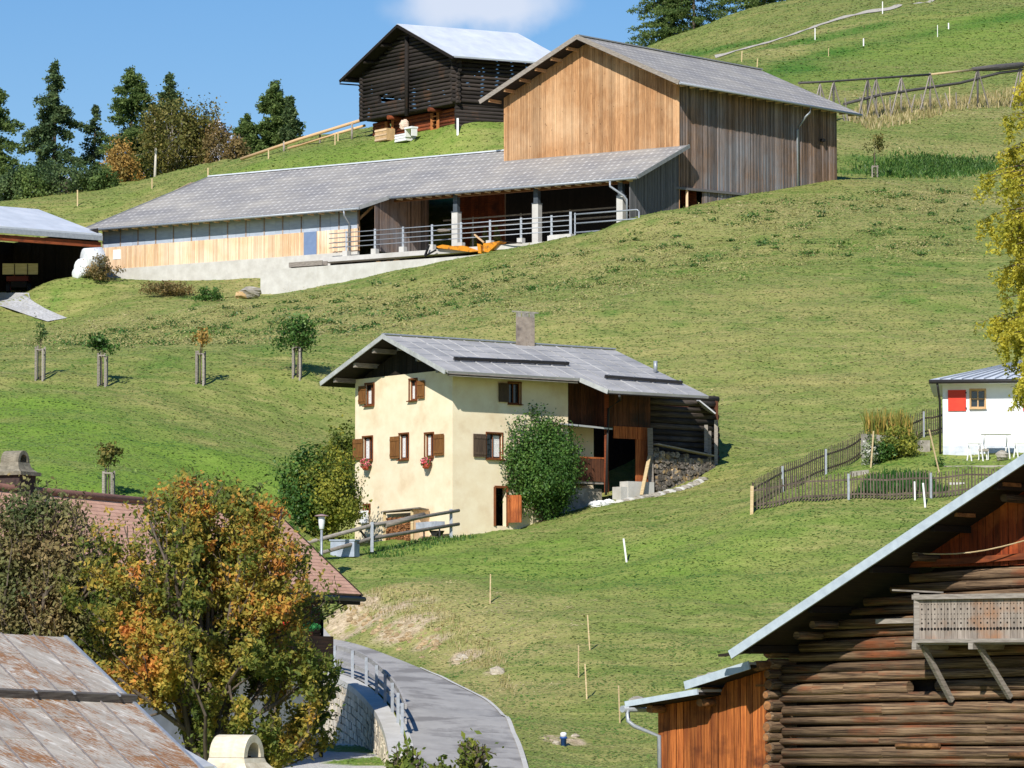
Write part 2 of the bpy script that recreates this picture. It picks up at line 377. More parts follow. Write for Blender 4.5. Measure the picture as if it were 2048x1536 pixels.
# outside the surveyed part the land eases down
far = np.hypot(MX-CX, MY-CY); HZ = HZ-.12*far
# small lumps of a grazed slope (not on the road or by the gravel)
def seg_d(px, py, A, B):
    ax, ay, bx, by = A[0], A[1], B[0], B[1]; t = np.clip(((px-ax)*(bx-ax)+(py-ay)*(by-ay))/((bx-ax)**2+(by-ay)**2), 0, 1)
    return np.hypot(px-ax-t*(bx-ax), py-ay-t*(by-ay)), t
def poly_in(px, py, poly):
    ins = np.zeros(px.shape, bool)
    for i in range(len(poly)):
        (x1, y1), (x2, y2) = poly[i-1][:2], poly[i][:2]
        c = ((y1 > py) != (y2 > py)) & (px < (x2-x1)*(py-y1)/(y2-y1+1e-12)+x1); ins ^= c
    return ins
road_poly = [tuple(p)[:2] for p in RL]+[tuple(p)[:2] for p in reversed(RR)]
def road_dist(x, y):
    d = np.full(np.shape(x), 1e9)
    for i in range(len(RL)-1):
        d = np.minimum(d, seg_d(x, y, RL[i], RL[i+1])[0]); d = np.minimum(d, seg_d(x, y, RR[i], RR[i+1])[0])
    return np.where(poly_in(x, y, road_poly), 0, d)
RD = road_dist(MX, MY)
P2 = np.stack([MX.ravel(), MY.ravel()], 1)
bump = ((snoise(P2, 9, 1)-.5)*.38+(snoise(P2, 3.2, 2)-.5)*.22+(snoise(P2, 1.3, 3, 20)-.5)*.12).reshape(MX.shape)
damp = np.clip((RD-.3)/4, 0, 1)
_bx, _by = MX-(GW.A.x), MY-(GW.A.y); _n = _bx*GW.n.x+_by*GW.n.y; _u = _bx*GW.d.x+_by*GW.d.y
damp = damp*np.clip(np.maximum((_n-10)/4, (_u-46)/3), .25, 1)
HZ = HZ+bump*damp
# the yard below the road's retaining wall: a real step down left of the road
yard_side = np.zeros(MX.shape, bool)
lp = [tuple(p)[:2] for p in RL]; yp = lp+[(-60, 108), (-60, 149)]
ins = poly_in(MX, MY, yp)
dl = np.full(MX.shape, 1e9); zl = np.zeros(MX.shape)
for i in range(len(RL)-1):
    d, t = seg_d(MX, MY, RL[i], RL[i+1]); zz = RL[i].z+t*(RL[i+1].z-RL[i].z); m = d < dl; dl = np.where(m, d, dl); zl = np.where(m, zz, zl)
stepw = np.clip((dl-.02)/.2, 0, 1)*ins
YARDZ = np.where(MY > 118, -2.62-.05*(126-np.minimum(MY, 132)), -3.2)
HZ = HZ*(1-stepw)+np.minimum(YARDZ, HZ)*stepw
HZ = np.where((_u > .3) & (_u < 20.5) & (_n > -2.2) & (_n < 8.9), np.minimum(HZ, 28.0), HZ)
near = (MY < 117) & (MX < 8); HZ = np.where(near, np.minimum(HZ, -.0262*MY-.35), HZ)
DIRTN = None
def ground(x, y):
    i = min(max(int(np.searchsorted(GX, x))-1, 0), len(GX)-2); j = min(max(int(np.searchsorted(GY, y))-1, 0), len(GY)-2)
    a = (x-GX[i])/(GX[i+1]-GX[i]); b = (y-GY[j])/(GY[j+1]-GY[j])
    return float((HZ[j, i]*(1-a)+HZ[j, i+1]*a)*(1-b)+(HZ[j+1, i]*(1-a)+HZ[j+1, i+1]*a)*b)
def ground_np(x, y):
    i = np.clip(np.searchsorted(GX, x)-1, 0, len(GX)-2); j = np.clip(np.searchsorted(GY, y)-1, 0, len(GY)-2)
    a = (x-GX[i])/(GX[i+1]-GX[i]); b = (y-GY[j])/(GY[j+1]-GY[j])
    return (HZ[j, i]*(1-a)+HZ[j, i+1]*a)*(1-b)+(HZ[j+1, i]*(1-a)+HZ[j+1, i+1]*a)*b
def hit(px, py, y0=112.0, y1=600.0, st=.5):
    """where the line of sight through a picture position meets the ground"""
    d = ray(px, py); y = y0; prev = None
    while y < y1:
        p = d*(y/d.y); h = p.z-ground(p.x, p.y)
        if h < 0:
            if prev is None: return p
            a, b = prev, y
            for _ in range(12):
                m = (a+b)/2; q = d*(m/d.y)
                if q.z-ground(q.x, q.y) < 0: b = m
                else: a = m
            q = d*(b/d.y); return Vector((q.x, q.y, ground(q.x, q.y)))
        prev = y; y += st
    return W(px, py, y1)
def gz(p, dz=0.0): return Vector((p[0], p[1], ground(p[0], p[1])+dz))
# colour zones, stored on the ground in metres round real spots: 'dry' straw, 'lush' green, 'dirt' bare earth, 'dark' moist weed green
Z_ = {k: np.zeros(MX.shape) for k in ('dry', 'lush', 'dirt', 'weed', 'gravel')}
NF = [snoise(P2, 3.5, 50+i).reshape(MX.shape)-.5 for i in range(5)]

def blob(kind, px, py, rx, ry, amt=1.0, seed=0):
    c = hit(px, py); d = np.hypot((MX-c.x)/rx, (MY-c.y)/ry)
    d = d+.9*NF[seed % 5]; Z_[kind] = np.maximum(Z_[kind], amt*np.clip(1.35-d, 0, 1))
for q in [(650, 560, 12, 7), (820, 600, 9, 9), (1000, 560, 10, 8), (1150, 520, 8, 7), (450, 640, 10, 8), (300, 640, 8, 7), (700, 640, 8, 8), (1300, 470, 7, 6), (1500, 440, 8, 7), (1700, 410, 9, 8), (1900, 400, 9, 9), (950, 640, 9, 8)]: blob('dry', *q, .6)
for q in [(1100, 690, 9, 16), (1500, 640, 12, 12), (1350, 700, 9, 14), (1250, 600, 10, 8), (1700, 700, 9, 10)]: blob('dry', *q, .3)
for q in [(1850, 300, 16, 6), (1800, 225, 18, 5), (1950, 200, 14, 7)]: blob('dry', *q, .65)
for q in [(1560, 100, 5, 6), (1680, 60, 6, 5)]: blob('dry', *q, .7)
for q in [(780, 1180, 3.6, 2.5), (900, 1250, 3.4, 3), (980, 1310, 2.6, 4), (940, 1220, 3, 4), (1000, 1380, 2, 4)]: blob('dry', *q, .95)
for q in [(745, 1240, 2.1, 1.1), (815, 1256, 1.3, 1.1), (865, 1282, .8, .8), (690, 1228, 1.1, 1.0), (930, 1312, .4, .6), (988, 1342, .4, .7)]: blob('dirt', *q, .9)
blob('dirt', 1125, 1480, .5, .6, .9)
for q in [(1850, 330, 5.5, 3.0), (1750, 345, 3, 2)]: blob('weed', *q, 1.0)
for q in [(100, 880, 9, 9), (300, 900, 9, 8), (450, 930, 7, 8), (250, 980, 10, 8), (50, 820, 6, 6)]: blob('lush', *q, .95)
for q in [(1100, 1150, 6, 7), (850, 1090, 3, 3), (1650, 150, 12, 12), (1800, 110, 10, 14), (1960, 60, 12, 20), (1350, 1150, 7, 7), (600, 330, 12, 8), (800, 300, 10, 7), (1900, 925, 5, 2.5), (1980, 60, 9, 12)]: blob('lush', *q, .6)
_rs = np.random.RandomState(4)
for i in range(130):
    px = _rs.uniform(0, 1950); py = _rs.uniform(430, 660)
    if py > 560-.1*px+120*(px > 1200)*0 or px < 500: pass
    if py > 600-.12*px: blob('weed', px, py, _rs.uniform(.25, .8), _rs.uniform(.3, .9), _rs.uniform(.5, .9), i)
for i in range(60): blob('weed', _rs.uniform(0, 600), _rs.uniform(600, 780), _rs.uniform(.3, .9), _rs.uniform(.3, .8), _rs.uniform(.3, .8), i)
TN = snoise(P2, 9, 8).reshape(MX.shape)
# old terrace lines running across the upper pasture
for pts in [[(1500, 175), (1560, 150), (1660, 105), (1800, 80), (1900, 60), (2048, 30)], [(1560, 92), (1650, 78), (1760, 50)], [(1300, 130), (1500, 90)]]:
    H_ = [hit(*q, y0=330) for q in pts]
    for a, b in zip(H_, H_[1:]):
        d, t = seg_d(MX, MY, a, b); Z_['weed'] = np.maximum(Z_['weed'], np.clip(1.5-d/2.6, 0, 1)*(.35+1.0*TN))
GRAV = [hit(*q, y0=225) for q in [(-60, 584), (60, 586), (72, 610), (132, 634), (92, 642), (-60, 625)]]
Z_['gravel'] = np.maximum(0, 0*MX)
yd = ins & (stepw > .98) & (MY < 150) & (dl < 9); Z_['gravel'] = np.where(yd & (snoise(P2, 5, 9).reshape(MX.shape) > .12), 1., Z_['gravel'])
Z_['lush'] = np.where(yd & (Z_['gravel'] < .5), .9, Z_['lush'])
def grass_material():
    m, nt, bs, out = mat0('pasture_grass')
    pos = nt.new('ShaderNodeNewGeometry').outputs['Position']
    nf = nt.noise(pos, 9.0, 4, .7); nm = nt.noise(pos, 1.1, 5, .65); nl = nt.noise(pos, .16, 4, .6); ns = nt.noise(pos, 3.2, 4, .7)
    g1 = nt.mix(nt.rng(nm, .35, .65), (.12, .17, .035, 1), (.18, .205, .058, 1))
    g1 = nt.mix(nt.rng(nl, .42, .75), g1, (.24, .22, .075, 1))
    nst = nt.noise(nt.new('ShaderNodeVectorMath', {0: pos, 1: (.22, 1.6, 2.2)}, operation='MULTIPLY').outputs[0], 1.0, 5, .65)
    g1 = nt.mix(nt.rng(nst, .5, .72, 0, .75), g1, (.29, .26, .10, 1)); g1 = nt.mix(nt.rng(nst, .5, .3, 0, .6), g1, (.085, .145, .025, 1))
    g1 = nt.mix(nt.math('MULTIPLY', nt.attr('lush'), .85), g1, nt.mix(nm, (.095, .19, .02, 1), (.15, .23, .035, 1)))
    dry = nt.math('MULTIPLY', nt.attr('dry'), nt.rng(ns, .3, .62))
    g1 = nt.mix(nt.math('MINIMUM', dry, .9), g1, nt.mix(nf, (.38, .31, .14, 1), (.25, .22, .08, 1)))
    wd = nt.math('MULTIPLY', nt.attr('weed'), nt.rng(ns, .3, .55))
    g1 = nt.mix(nt.math('MINIMUM', wd, 1.), g1, nt.mix(nf, (.03, .10, .012, 1), (.075, .17, .025, 1)))
    dm = nt.math('MULTIPLY', nt.rng(nt.attr('dirt'), .15, .5), nt.rng(nt.noise(pos, 1.6, 5, .7), .36, .5))
    g1 = nt.mix(dm, g1, nt.mix(nt.rng(nt.noise(pos, 4, 5, .7), .35, .65), (.46, .37, .25, 1), (.26, .20, .12, 1)))
    g1 = nt.mix(nt.attr('gravel'), g1, nt.mix(nt.rng(nt.noise(pos, 14, 4, .7), .3, .7), (.52, .51, .49, 1), (.33, .32, .30, 1)))
    br = nt.math('MULTIPLY', nt.rng(nf, .3, .7, .95, 1.7), nt.rng(nt.noise(pos, 26, 2, .6), .3, .7, .85, 1.12))
    col = nt.new('ShaderNodeVectorMath', {0: g1, 'Scale': br}, operation='SCALE').outputs[0]
    nt.l.new(col, bs.inputs['Base Color']); bs.inputs['Roughness'].default_value = .95; bs.inputs['Specular IOR Level'].default_value = .1
    b = nt.new('ShaderNodeBump', {'Strength': .6, 'Distance': .12, 'Height': nt.math('ADD', nt.math('MULTIPLY', nf, .5), ns)}); nt.l.new(b.outputs[0], bs.inputs['Normal'])
    return m
ny, nx = MX.shape; idx = np.arange(nx*ny).reshape(ny, nx)
F = np.stack([idx[:-1, :-1], idx[:-1, 1:], idx[1:, 1:], idx[1:, :-1]], -1).reshape(-1, 4)
V = np.stack([MX, MY, HZ], -1).reshape(-1, 3)
hill = npmesh('ground', V, F, grass_material(), None, {k: ('POINT', v.ravel()) for k, v in Z_.items()}, True)
tag(hill, 'grassy alpine hillside pasture with dry and lush patches', 'ground', kind='structure')
# ------------------------------------------------------------------ materials
m_asph = M('asphalt', L(158, 155, 151), L(172, 169, 164), scale=1.2, c3=L(132, 129, 126), s3=.45, lo3=.5, hi3=.6, rough=.9, bump=.1, var=.02)
m_conc = M('concrete', L(204, 202, 196), L(186, 183, 176), scale=1.5, c3=L(178, 175, 165), s3=.5, lo3=.55, hi3=.8, var=.06, bump=.15)
m_conc_d = M('old_concrete', L(176, 170, 158), L(140, 134, 122), scale=3, c3=L(120, 112, 98), s3=.8, var=.08)
m_larch = M('fresh_larch_boards', L(194, 150, 106), L(148, 104, 68), sc=(14, .5), scale=2, c3=L(206, 172, 134), s3=.25, lo3=.45, hi3=.75, var=.26, bump=.2, crack=.35, knot=.7)
m_larch_p = M('pale_larch_boards', L(232, 202, 168), L(208, 166, 122), sc=(14, .5), scale=2, c3=L(240, 222, 200), s3=.2, lo3=.4, hi3=.7, var=.18, bump=.2)
m_weath_shade = M('weathered_and_shaded_boards', L(160, 128, 102), L(92, 76, 66), sc=(16, .45), scale=2, c3=L(132, 132, 136), s3=.16, lo3=.42, hi3=.62, var=.45, bump=.2, crack=.6)
m_greyb = M('grey_boards', L(116, 114, 114), L(84, 82, 84), sc=(14, .5), scale=2, var=.22, bump=.2)
def eternit():
    m, nt, bs, out = mat0('fibre_cement_roof'); uv = nt.new('ShaderNodeUVMap', uv_map='uv').outputs[0]
    sp = nt.new('ShaderNodeSeparateXYZ', {0: uv}); u, v = sp.outputs[0], sp.outputs[1]
    row = nt.math('FLOOR', nt.math('MULTIPLY', v, 1/.8)); fv = nt.math('FRACT', nt.math('MULTIPLY', v, 1/.8))
    uu = nt.math('ADD', nt.math('MULTIPLY', u, 1/.5), nt.math('MULTIPLY', row, .5)); fu = nt.math('FRACT', uu)
    d = nt.math('MAXIMUM', nt.math('ABSOLUTE', nt.math('SUBTRACT', fu, .5)), nt.math('MULTIPLY', nt.math('ABSOLUTE', nt.math('SUBTRACT', fv, .5)), .7))
    dot = nt.math('LESS_THAN', d, .15); lap = nt.math('LESS_THAN', fv, .14)
    wn_ = nt.new('ShaderNodeTexWhiteNoise', {0: nt.new('ShaderNodeCombineXYZ', {0: nt.math('FLOOR', uu), 1: row}).outputs[0]}, noise_dimensions='2D').outputs[0]
    n1 = nt.noise(uv, .28, 4, .6); n2 = nt.noise(nt.new('ShaderNodeVectorMath', {0: uv, 1: (.25, 1.6, 1)}, operation='MULTIPLY').outputs[0], .5, 4, .65)
    c = nt.mix(nt.rng(n1, .36, .68), L(146, 144, 143), L(172, 167, 158)); c = nt.mix(nt.rng(n2, .42, .72, 0, .55), c, L(124, 123, 126))
    c = nt.mix(nt.math('MULTIPLY', lap, .25), c, L(84, 84, 86)); c = nt.mix(nt.math('MULTIPLY', dot, nt.rng(wn_, 0, 1, .25, .85)), c, L(205, 203, 198))
    c = nt.new('ShaderNodeVectorMath', {0: c, 'Scale': nt.rng(wn_, 0, 1, .96, 1.04)}, operation='SCALE').outputs[0]
    nt.l.new(c, bs.inputs['Base Color']); bs.inputs['Roughness'].default_value = .85; bs.inputs['Specular IOR Level'].default_value = .2
    return m
m_eter = eternit()
m_sheet = M('zinc_sheet_roof', L(172, 174, 176), L(186, 188, 190), sc=(.5, .25), scale=2, c3=L(146, 152, 160), s3=.5, lo3=.5, hi3=.75, var=.08, rough=.55, bump=.05, spec=.4)
m_sheetw = M('pale_metal_roof', L(205, 212, 220), L(190, 197, 206), sc=(.5, .25), scale=2, c3=L(214, 219, 226), s3=.4, var=.05, rough=.6, bump=.05)
m_zinc = M('galvanised_steel', L(172, 178, 184), L(150, 156, 164), scale=6, var=.1, rough=.45, bump=.05, metal=.3)
m_verge = M('grey_verge_metal', L(150, 152, 152), L(128, 130, 130), scale=4, var=.08, rough=.6)
m_dark = M('dark_wood_and_shade', L(44, 36, 30), L(26, 21, 18), sc=(.5, 10), scale=2, var=.35)  # dark timber; on soffits its tone also holds painted eave shade
m_blackl = M('blackened_logs', L(62, 55, 50), L(30, 26, 24), sc=(.5, 9), scale=2, c3=L(88, 62, 42), s3=.6, lo3=.55, hi3=.75, var=.45, bump=.6)
m_rafter = M('pale_rafter_end', L(226, 196, 150), var=.12)
m_redw = M('reddish_boards', L(142, 74, 40), L(96, 46, 26), sc=(.6, 10), scale=2, c3=L(70, 40, 26), s3=.9, var=.3, bump=.4)
m_orw = M('orange_boards', L(190, 112, 60), L(134, 66, 34), sc=(10, .6), scale=2, c3=L(110, 56, 32), s3=.7, var=.28, bump=.4)
m_foil = M('translucent_sheet_strip', L(182, 192, 206), L(162, 172, 188), sc=(.6, 3), scale=2, var=.06, rough=.35, spec=.5)
m_bluedoor = M('blue_grey_door', L(118, 138, 172), L(110, 130, 164), var=.03, rough=.5)
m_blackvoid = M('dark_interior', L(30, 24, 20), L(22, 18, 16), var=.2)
m_yellow = M('yellow_paint', L(222, 148, 40), L(206, 130, 30), scale=4, c3=L(130, 88, 44), s3=3, lo3=.5, hi3=.65, var=.1, rough=.5)
m_dung = M('dung_and_straw', L(136, 108, 70), L(88, 68, 42), scale=6, var=.3, bump=1)
m_white = M('white_paint', L(238, 238, 236), L(228, 228, 228), var=.03)
m_wrap = M('white_bale_wrap', L(236, 238, 240), L(214, 218, 222), scale=3, var=.05, rough=.4)
m_oldgrey = M('silvered_wood', L(160, 152, 142), L(118, 110, 102), sc=(1, 8), scale=3, var=.2, bump=.4)
m_stake = M('pale_stake_wood', L(206, 186, 148), L(178, 154, 112), sc=(1, 6), scale=3, var=.15)
m_pole = M('fresh_pole_wood', L(224, 190, 150), L(198, 160, 116), sc=(.5, 8), scale=3, var=.15)
m_black = M('black_rubber', L(32, 32, 34), var=.2)
# ------------------------------------------------------------------ road, kerb, track
def smooth(pts, n=8):
    out = []
    P = [pts[0]]+list(pts)+[pts[-1]]
    for i in range(1, len(P)-2):
        a, b, c, d = P[i-1:i+3]
        for k in range(n):
            t = k/n; out.append(.5*((2*b)+(c-a)*t+(2*a-5*b+4*c-d)*t*t+(3*b-a-3*c+d)*t**3))
    return out+[pts[-1]]
SL, SR = smooth(RL, 10), smooth(RR, 10)
def ribbon(name, A, B, nc, dz, mt, label, cat):
    V = []; F = []
    for a, b in zip(A, B):
        for k in range(nc+1):
            p = a.lerp(b, k/nc); V.append((p.x, p.y, max(ground(p.x, p.y), a.z+(b.z-a.z)*k/nc if dz < .06 or dz == .075 else -99)+dz))
    for i in range(len(A)-1):
        for k in range(nc):
            q = i*(nc+1)+k; F.append((q, q+nc+1, q+nc+2, q+1))
    mb = MB(); mb.v = [Vector(v) for v in V]; mb.f = F; mb.var = [.5]*len(F); mb.sm = [True]*len(F)
    return tag(mb.build(name, mt), label, cat, kind='structure')
ribbon('road', SL, SR, 10, .045, m_asph, 'grey asphalt lane curving downhill past the stone wall', 'road')
def inset(A, B, a0, a1): return [p+(q-p).normalized()*a0 for p, q in zip(A, B)], [p+(q-p).normalized()*a1 for p, q in zip(A, B)]
k0, k1 = inset(SR[24:], SL[24:], -.06, .09)
ribbon('kerb', k0, k1, 1, .075, m_conc, 'pale concrete edging on the uphill side of the lane', 'kerb')
k0, k1 = inset(SL[44:], SR[44:], -.02, .12)
ribbon('kerb', k0, k1, 1, .075, m_conc, 'pale concrete edging on the lower left side of the lane', 'kerb')
m_track = M('pale_gravel_track', L(196, 190, 178), L(170, 162, 148), scale=3, var=.02)
TP = [hit(*q, y0=380) for q in [(1430, 114), (1500, 96), (1580, 72), (1660, 44), (1740, 24), (1800, 10), (1870, -6)]]
TP = smooth(TP, 8)
GA = smooth([hit(*q, y0=225) for q in [(-70, 586), (-65, 600), (0, 613), (60, 633), (95, 644)]], 8); GB = smooth([hit(*q, y0=225) for q in [(58, 587), (62, 600), (85, 615), (110, 627), (134, 637)]], 8)
ribbon('gravel_yard', GA, GB, 8, .05, M('grey_gravel', L(196, 196, 196), L(150, 150, 150), scale=5, c3=L(170, 168, 160), s3=.6, var=.02, bump=.4), 'pale grey gravel drive in front of the machine shed', 'drive')
ribbon('path', [p+Vector((0, -1.5, 0)) for p in TP], [p+Vector((0, 1.5, 0)) for p in TP], 3, .07, m_track, 'pale gravel track crossing the upper pasture', 'path')
# ------------------------------------------------------------------ big hay barn with low stable wing
k_ = .42; NL = Vector((GW.n.x*k_, GW.n.y*k_, 1)).normalized()
def lowz(u, n): return C_B.z-k_*n+0*u                       # roof plane height at u along, n outward
def LP(u, n, dz=0): p = GW.pt(u, lowz(u, n)+dz, n); return p
barn = thing('hay_barn', 'large modern barn with tall larch-boarded gable, long low grey-roofed stable wing and open bays', 'barn', gz(C_B))
EZ = W(1355, 163, 265.2).z; AZ_ = None
fo, oe = 1.3, 1.2
mid = GW.len/2
E1 = RW.pt(-fo, EZ, oe); E2 = RW.pt(LEN_RW+fo, EZ, oe)
rd = RW.d
EL1 = GW.pt(GW.len+1.0, 0)-rd*fo; EL1.z = EZ; EL2 = EL1+rd*(LEN_RW+2*fo)
RA1 = GW.pt(mid, 0)-rd*fo; RA1.z = W(1160, 72, RA1.y).z; RA2 = RA1+rd*(LEN_RW+2*fo)
mb = MB(); mb.cv = .5; mb.slab([RA1, E1, E2, RA2], .14); mb.slab([RA1+Vector((0, 0, .01)), RA2+Vector((0, 0, .01)), EL2, EL1], .14); hall_roof = mb.build('hall_roof', m_eter, barn)
def soffit(polys, par, dz=-.17, th=.03):  # board layer under a roof, its deep shade put into the dark colour
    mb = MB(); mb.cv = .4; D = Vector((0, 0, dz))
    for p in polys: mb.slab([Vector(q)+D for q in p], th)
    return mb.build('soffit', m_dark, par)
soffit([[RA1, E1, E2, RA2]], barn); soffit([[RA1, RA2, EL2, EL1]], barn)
mb = MB(); up = Vector((0, 0, .06))
for a, b in ((RA1, E1), (RA1, EL1)): mb = MB(); mb.bar(a+Vector((0, 0, -.06))-rd*.03, b+Vector((0, 0, -.06))-rd*.03, .06, .3); mb.build('verge_board', m_oldgrey, barn)
mb = MB(); mb.bar(RA1+up, RA2+up, .3, .08); mb.build('ridge_cap', m_verge, barn)
# gable boards: two courses like the photo, tall larch boards following the roof
def gab(u): return EZ+.35+(RA1.z-EZ-.25)*(1-abs(u-mid)/(mid+1.1))-.35
mb = MB(); planks(mb, GW, 0.0, GW.len, lambda u: C_B.z-.15, gab, .17, .035); mb.build('gable_boards', m_larch, barn)
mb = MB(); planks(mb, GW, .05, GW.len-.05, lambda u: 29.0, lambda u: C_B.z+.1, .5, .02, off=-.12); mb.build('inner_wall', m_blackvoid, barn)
rbot = lambda u: ground(RW.pt(u, 0).x, RW.pt(u, 0).y)-.5
bay = RW.uz(1404, 395)[0]; bz = RW.uz(1380, 381)[1]
mb = MB(); planks(mb, RW, bay, LEN_RW, rbot, lambda u: EZ+.3, .16, .05, gap=.03); planks(mb, RW, .1, bay, lambda u: bz+.02, lambda u: EZ+.3, .16, .05, gap=.03)
mb.build('side_boards', m_weath_shade, barn)
mb = MB(); mb.bar(RW.pt(.02, 29, .02), RW.pt(.02, EZ+.2, .02), .2, .2); mb.build('corner_post', m_larch, barn)
mb = MB(); mb.bar(RW.pt(bay-1.7, 29.5, .05), RW.pt(bay-1.7, bz, .05), .16); mb.build('door_post', m_larch_p, barn)
a = RW.uz(1320, 372, .25); b = RW.uz(1500, 391, .25)
mb = MB(); mb.bar(RW.pt(a[0], a[1], .1), RW.pt(b[0], b[1]+.05, .1), .22, .16); mb.build('sill_beam', m_greyb, barn)
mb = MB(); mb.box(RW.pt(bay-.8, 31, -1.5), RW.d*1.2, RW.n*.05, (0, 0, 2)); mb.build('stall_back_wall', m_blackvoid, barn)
BL = GW.pt(GW.len-.05, 0)
HWP = WP(GW.pt(GW.len-.05, 0, -.05), GW.pt(GW.len-.05, 0, -.05)+rd*LEN_RW)
mb = MB(); planks(mb, HWP, 0, LEN_RW, 30, EZ+.2, .6, .03); mb.build('far_side_boards', m_weath_shade, barn)
BW = WP(RW.pt(LEN_RW-.05, 0), RW.pt(LEN_RW-.05, 0)+GW.d*GW.len)
mb = MB(); planks(mb, BW, 0, GW.len, 31, lambda u: gab(u)-.1, .6, .03, off=-.1); mb.build('rear_boards', m_weath_shade, barn)
# rafter ends under the right eave
def rafters(wp, u0, u1, n, off, z, s=.11, mt=m_rafter):
    for i in range(n):
        u = u0+(u1-u0)*(i+.5)/n; mb = MB(); p = wp.pt(u, z(u) if callable(z) else z, off); mb.box(p, wp.d*s/2, wp.n*.3, (0, 0, s/2)); mb.build('rafter_end', mt, barn)
rafters(RW, -fo+.3, LEN_RW+fo-.2, 19, oe+.02-.28, EZ-.13, .13)
sl_r = (RA1.z-EZ)/(mid+1.2)
for t in np.linspace(.12, .92, 6):
    for e in (E1, EL1):
        p = RA1.lerp(e, t)+Vector((0, 0, -.28)); mb = MB(); mb.bar(p+rd*.15, p+rd*1.4, .16, .2); mb.build('purlin_end', m_larch, barn)
def gutter(name, a, b, r=.09, parent=barn, mt=m_zinc): mb = MB(); mb.tube([a, b], r, 8); return mb.build(name, mt, parent)
g_ = Vector((0, 0, -.1)); gutter('gutter', E1+g_+RW.n*.06, E2+g_+RW.n*.06)
dpu = RW.uz(1592, 300)[0]; pz = ground(*RW.pt(dpu, 0)[:2])
e = RW.uz(1620, 217, oe)
mb = MB(); mb.tube([RW.pt(e[0], EZ-.15, oe+.05), RW.pt(e[0], EZ-.55, oe), RW.pt(e[0]-.25, EZ-.85, oe-.2), RW.pt(dpu+.1, EZ-1.35, .25), RW.pt(dpu, EZ-1.7, .14), RW.pt(dpu, pz, .14)], .075, 8); mb.build('downpipe', m_zinc, barn)
mb = MB(); mb.box(RW.pt(RW.uz(1641, 281)[0], RW.uz(1641, 281)[1], .2), RW.d*.12, RW.n*.15, (0, 0, .1)); mb.build('wall_lamp', m_black, barn)
# low roof: one plane with the outline of the photo, ridge and short rear slope
RU0, RU1 = GW.len+.0, 41.7; RN = -2.65
outer = [LP(-.95, 0), LP(-.95, 6.6), LP(19.0, 6.6), LP(20.15, 8.6), LP(44.5, 8.6), LP(RU1+2.4, RN), LP(RU0, RN), LP(RU0, 0)]
mb = MB(); mb.cv = .5; k = 0
# convex pieces
mb.slab([LP(-.95, 0), LP(RU0, 0), LP(RU0, 6.6), LP(-.95, 6.6)][::-1], .16)
mb.slab([LP(RU0, RN), LP(19.0, RN), LP(19.0, 6.6), LP(RU0, 6.6)][::-1], .162)
mb.slab([LP(19.0, RN), LP(20.15, RN), LP(20.15, 8.6), LP(19.0, 6.6)][::-1], .164)
mb.slab([LP(20.15, RN), LP(42.0, RN), LP(44.5, 8.6), LP(20.15, 8.6)][::-1], .166)
mb.slab([GW.pt(RU0, lowz(0, RN), RN), GW.pt(42.0, lowz(0, RN), RN), GW.pt(42.0, lowz(0, RN)-1.6, RN-4), GW.pt(RU0, lowz(0, RN)-1.6, RN-4)], .14)
low_roof = mb.build('low_roof', m_eter, barn)
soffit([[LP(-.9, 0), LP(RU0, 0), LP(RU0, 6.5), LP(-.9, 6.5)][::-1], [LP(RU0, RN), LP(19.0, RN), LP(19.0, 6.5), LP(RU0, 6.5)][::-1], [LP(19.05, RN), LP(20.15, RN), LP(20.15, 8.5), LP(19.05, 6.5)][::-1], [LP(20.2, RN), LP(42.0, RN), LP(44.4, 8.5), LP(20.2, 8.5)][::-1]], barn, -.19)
mb = MB(); mb.bar(LP(RU0, RN, .05), LP(42.1, RN, .05), .34, .09); mb.build('ridge_cap', m_sheetw, barn)
for a_, b_ in ((LP(-1, .1, -.05), LP(-1, 6.6, -.05)), (LP(44.5, 8.6, -.05), LP(42.0, RN, -.05)), (LP(19.0, 6.62, -.06), LP(20.15, 8.62, -.06))): mb = MB(); mb.bar(a_, b_, .09, .25); mb.build('verge_board', m_verge, barn)
gutter('gutter', LP(-.95, 6.7, -.1), LP(19, 6.7, -.1)); gutter('gutter', LP(20.1, 8.7, -.1), LP(44.5, 8.7, -.1))
rafters(GW, -.6, 18.8, 24, 6.35, lambda u: lowz(0, 6.4)-.3, .12); rafters(GW, 20.4, 44.2, 26, 8.33, lambda u: lowz(0, 8.4)-.3, .12)
mb = MB(); mb.bar(GW.pt(0, lowz(0, 5.8)-.42, 5.8), GW.pt(19.2, lowz(0, 5.8)-.42, 5.8), .24, .5); mb.build('eave_beam', M('beam_wood', L(132, 88, 52), var=.15), barn)
# closed part: strip of translucent sheet above pale boards on a concrete base
ul, ur = LW.uz(206, 500)[0], LW.uz(716, 450)[0]
zS = LW.uz(450, 494)[1]+.0; zB = LW.uz(450, 521)[1]+.05
zS = (LW.uz(240, 494)[1]+LW.uz(660, 460)[1])/2; zB = (LW.uz(240, 535)[1]+LW.uz(690, 507)[1])/2
ztop = lowz(0, 7.6)-.2
door = (LW.uz(608, 480)[0], LW.uz(634, 480)[0], LW.uz(620, 507)[1], LW.uz(620, 460)[1])
da, db = sorted(door[:2])
lo_, hi_ = sorted((ul, ur))
for a_, b_ in ((lo_, da), (db, hi_)): mb = MB(); planks(mb, LW, a_, b_, zB, zS, .17, .035); mb.build('wing_boards', m_larch_p, barn)
mb = MB(); planks(mb, LW, lo_, hi_, zS, ztop, 1.15, .02, off=-.03, jit=.1); mb.build('light_strip', m_foil, barn)
for i in range(15):
    mb = MB(); u = lo_+(hi_-lo_)*i/14; mb.bar(LW.pt(u, zS, .01), LW.pt(u, ztop, .01), .09, .05); mb.build('strip_post', M('strip_post', L(158, 140, 128), var=.2), barn)
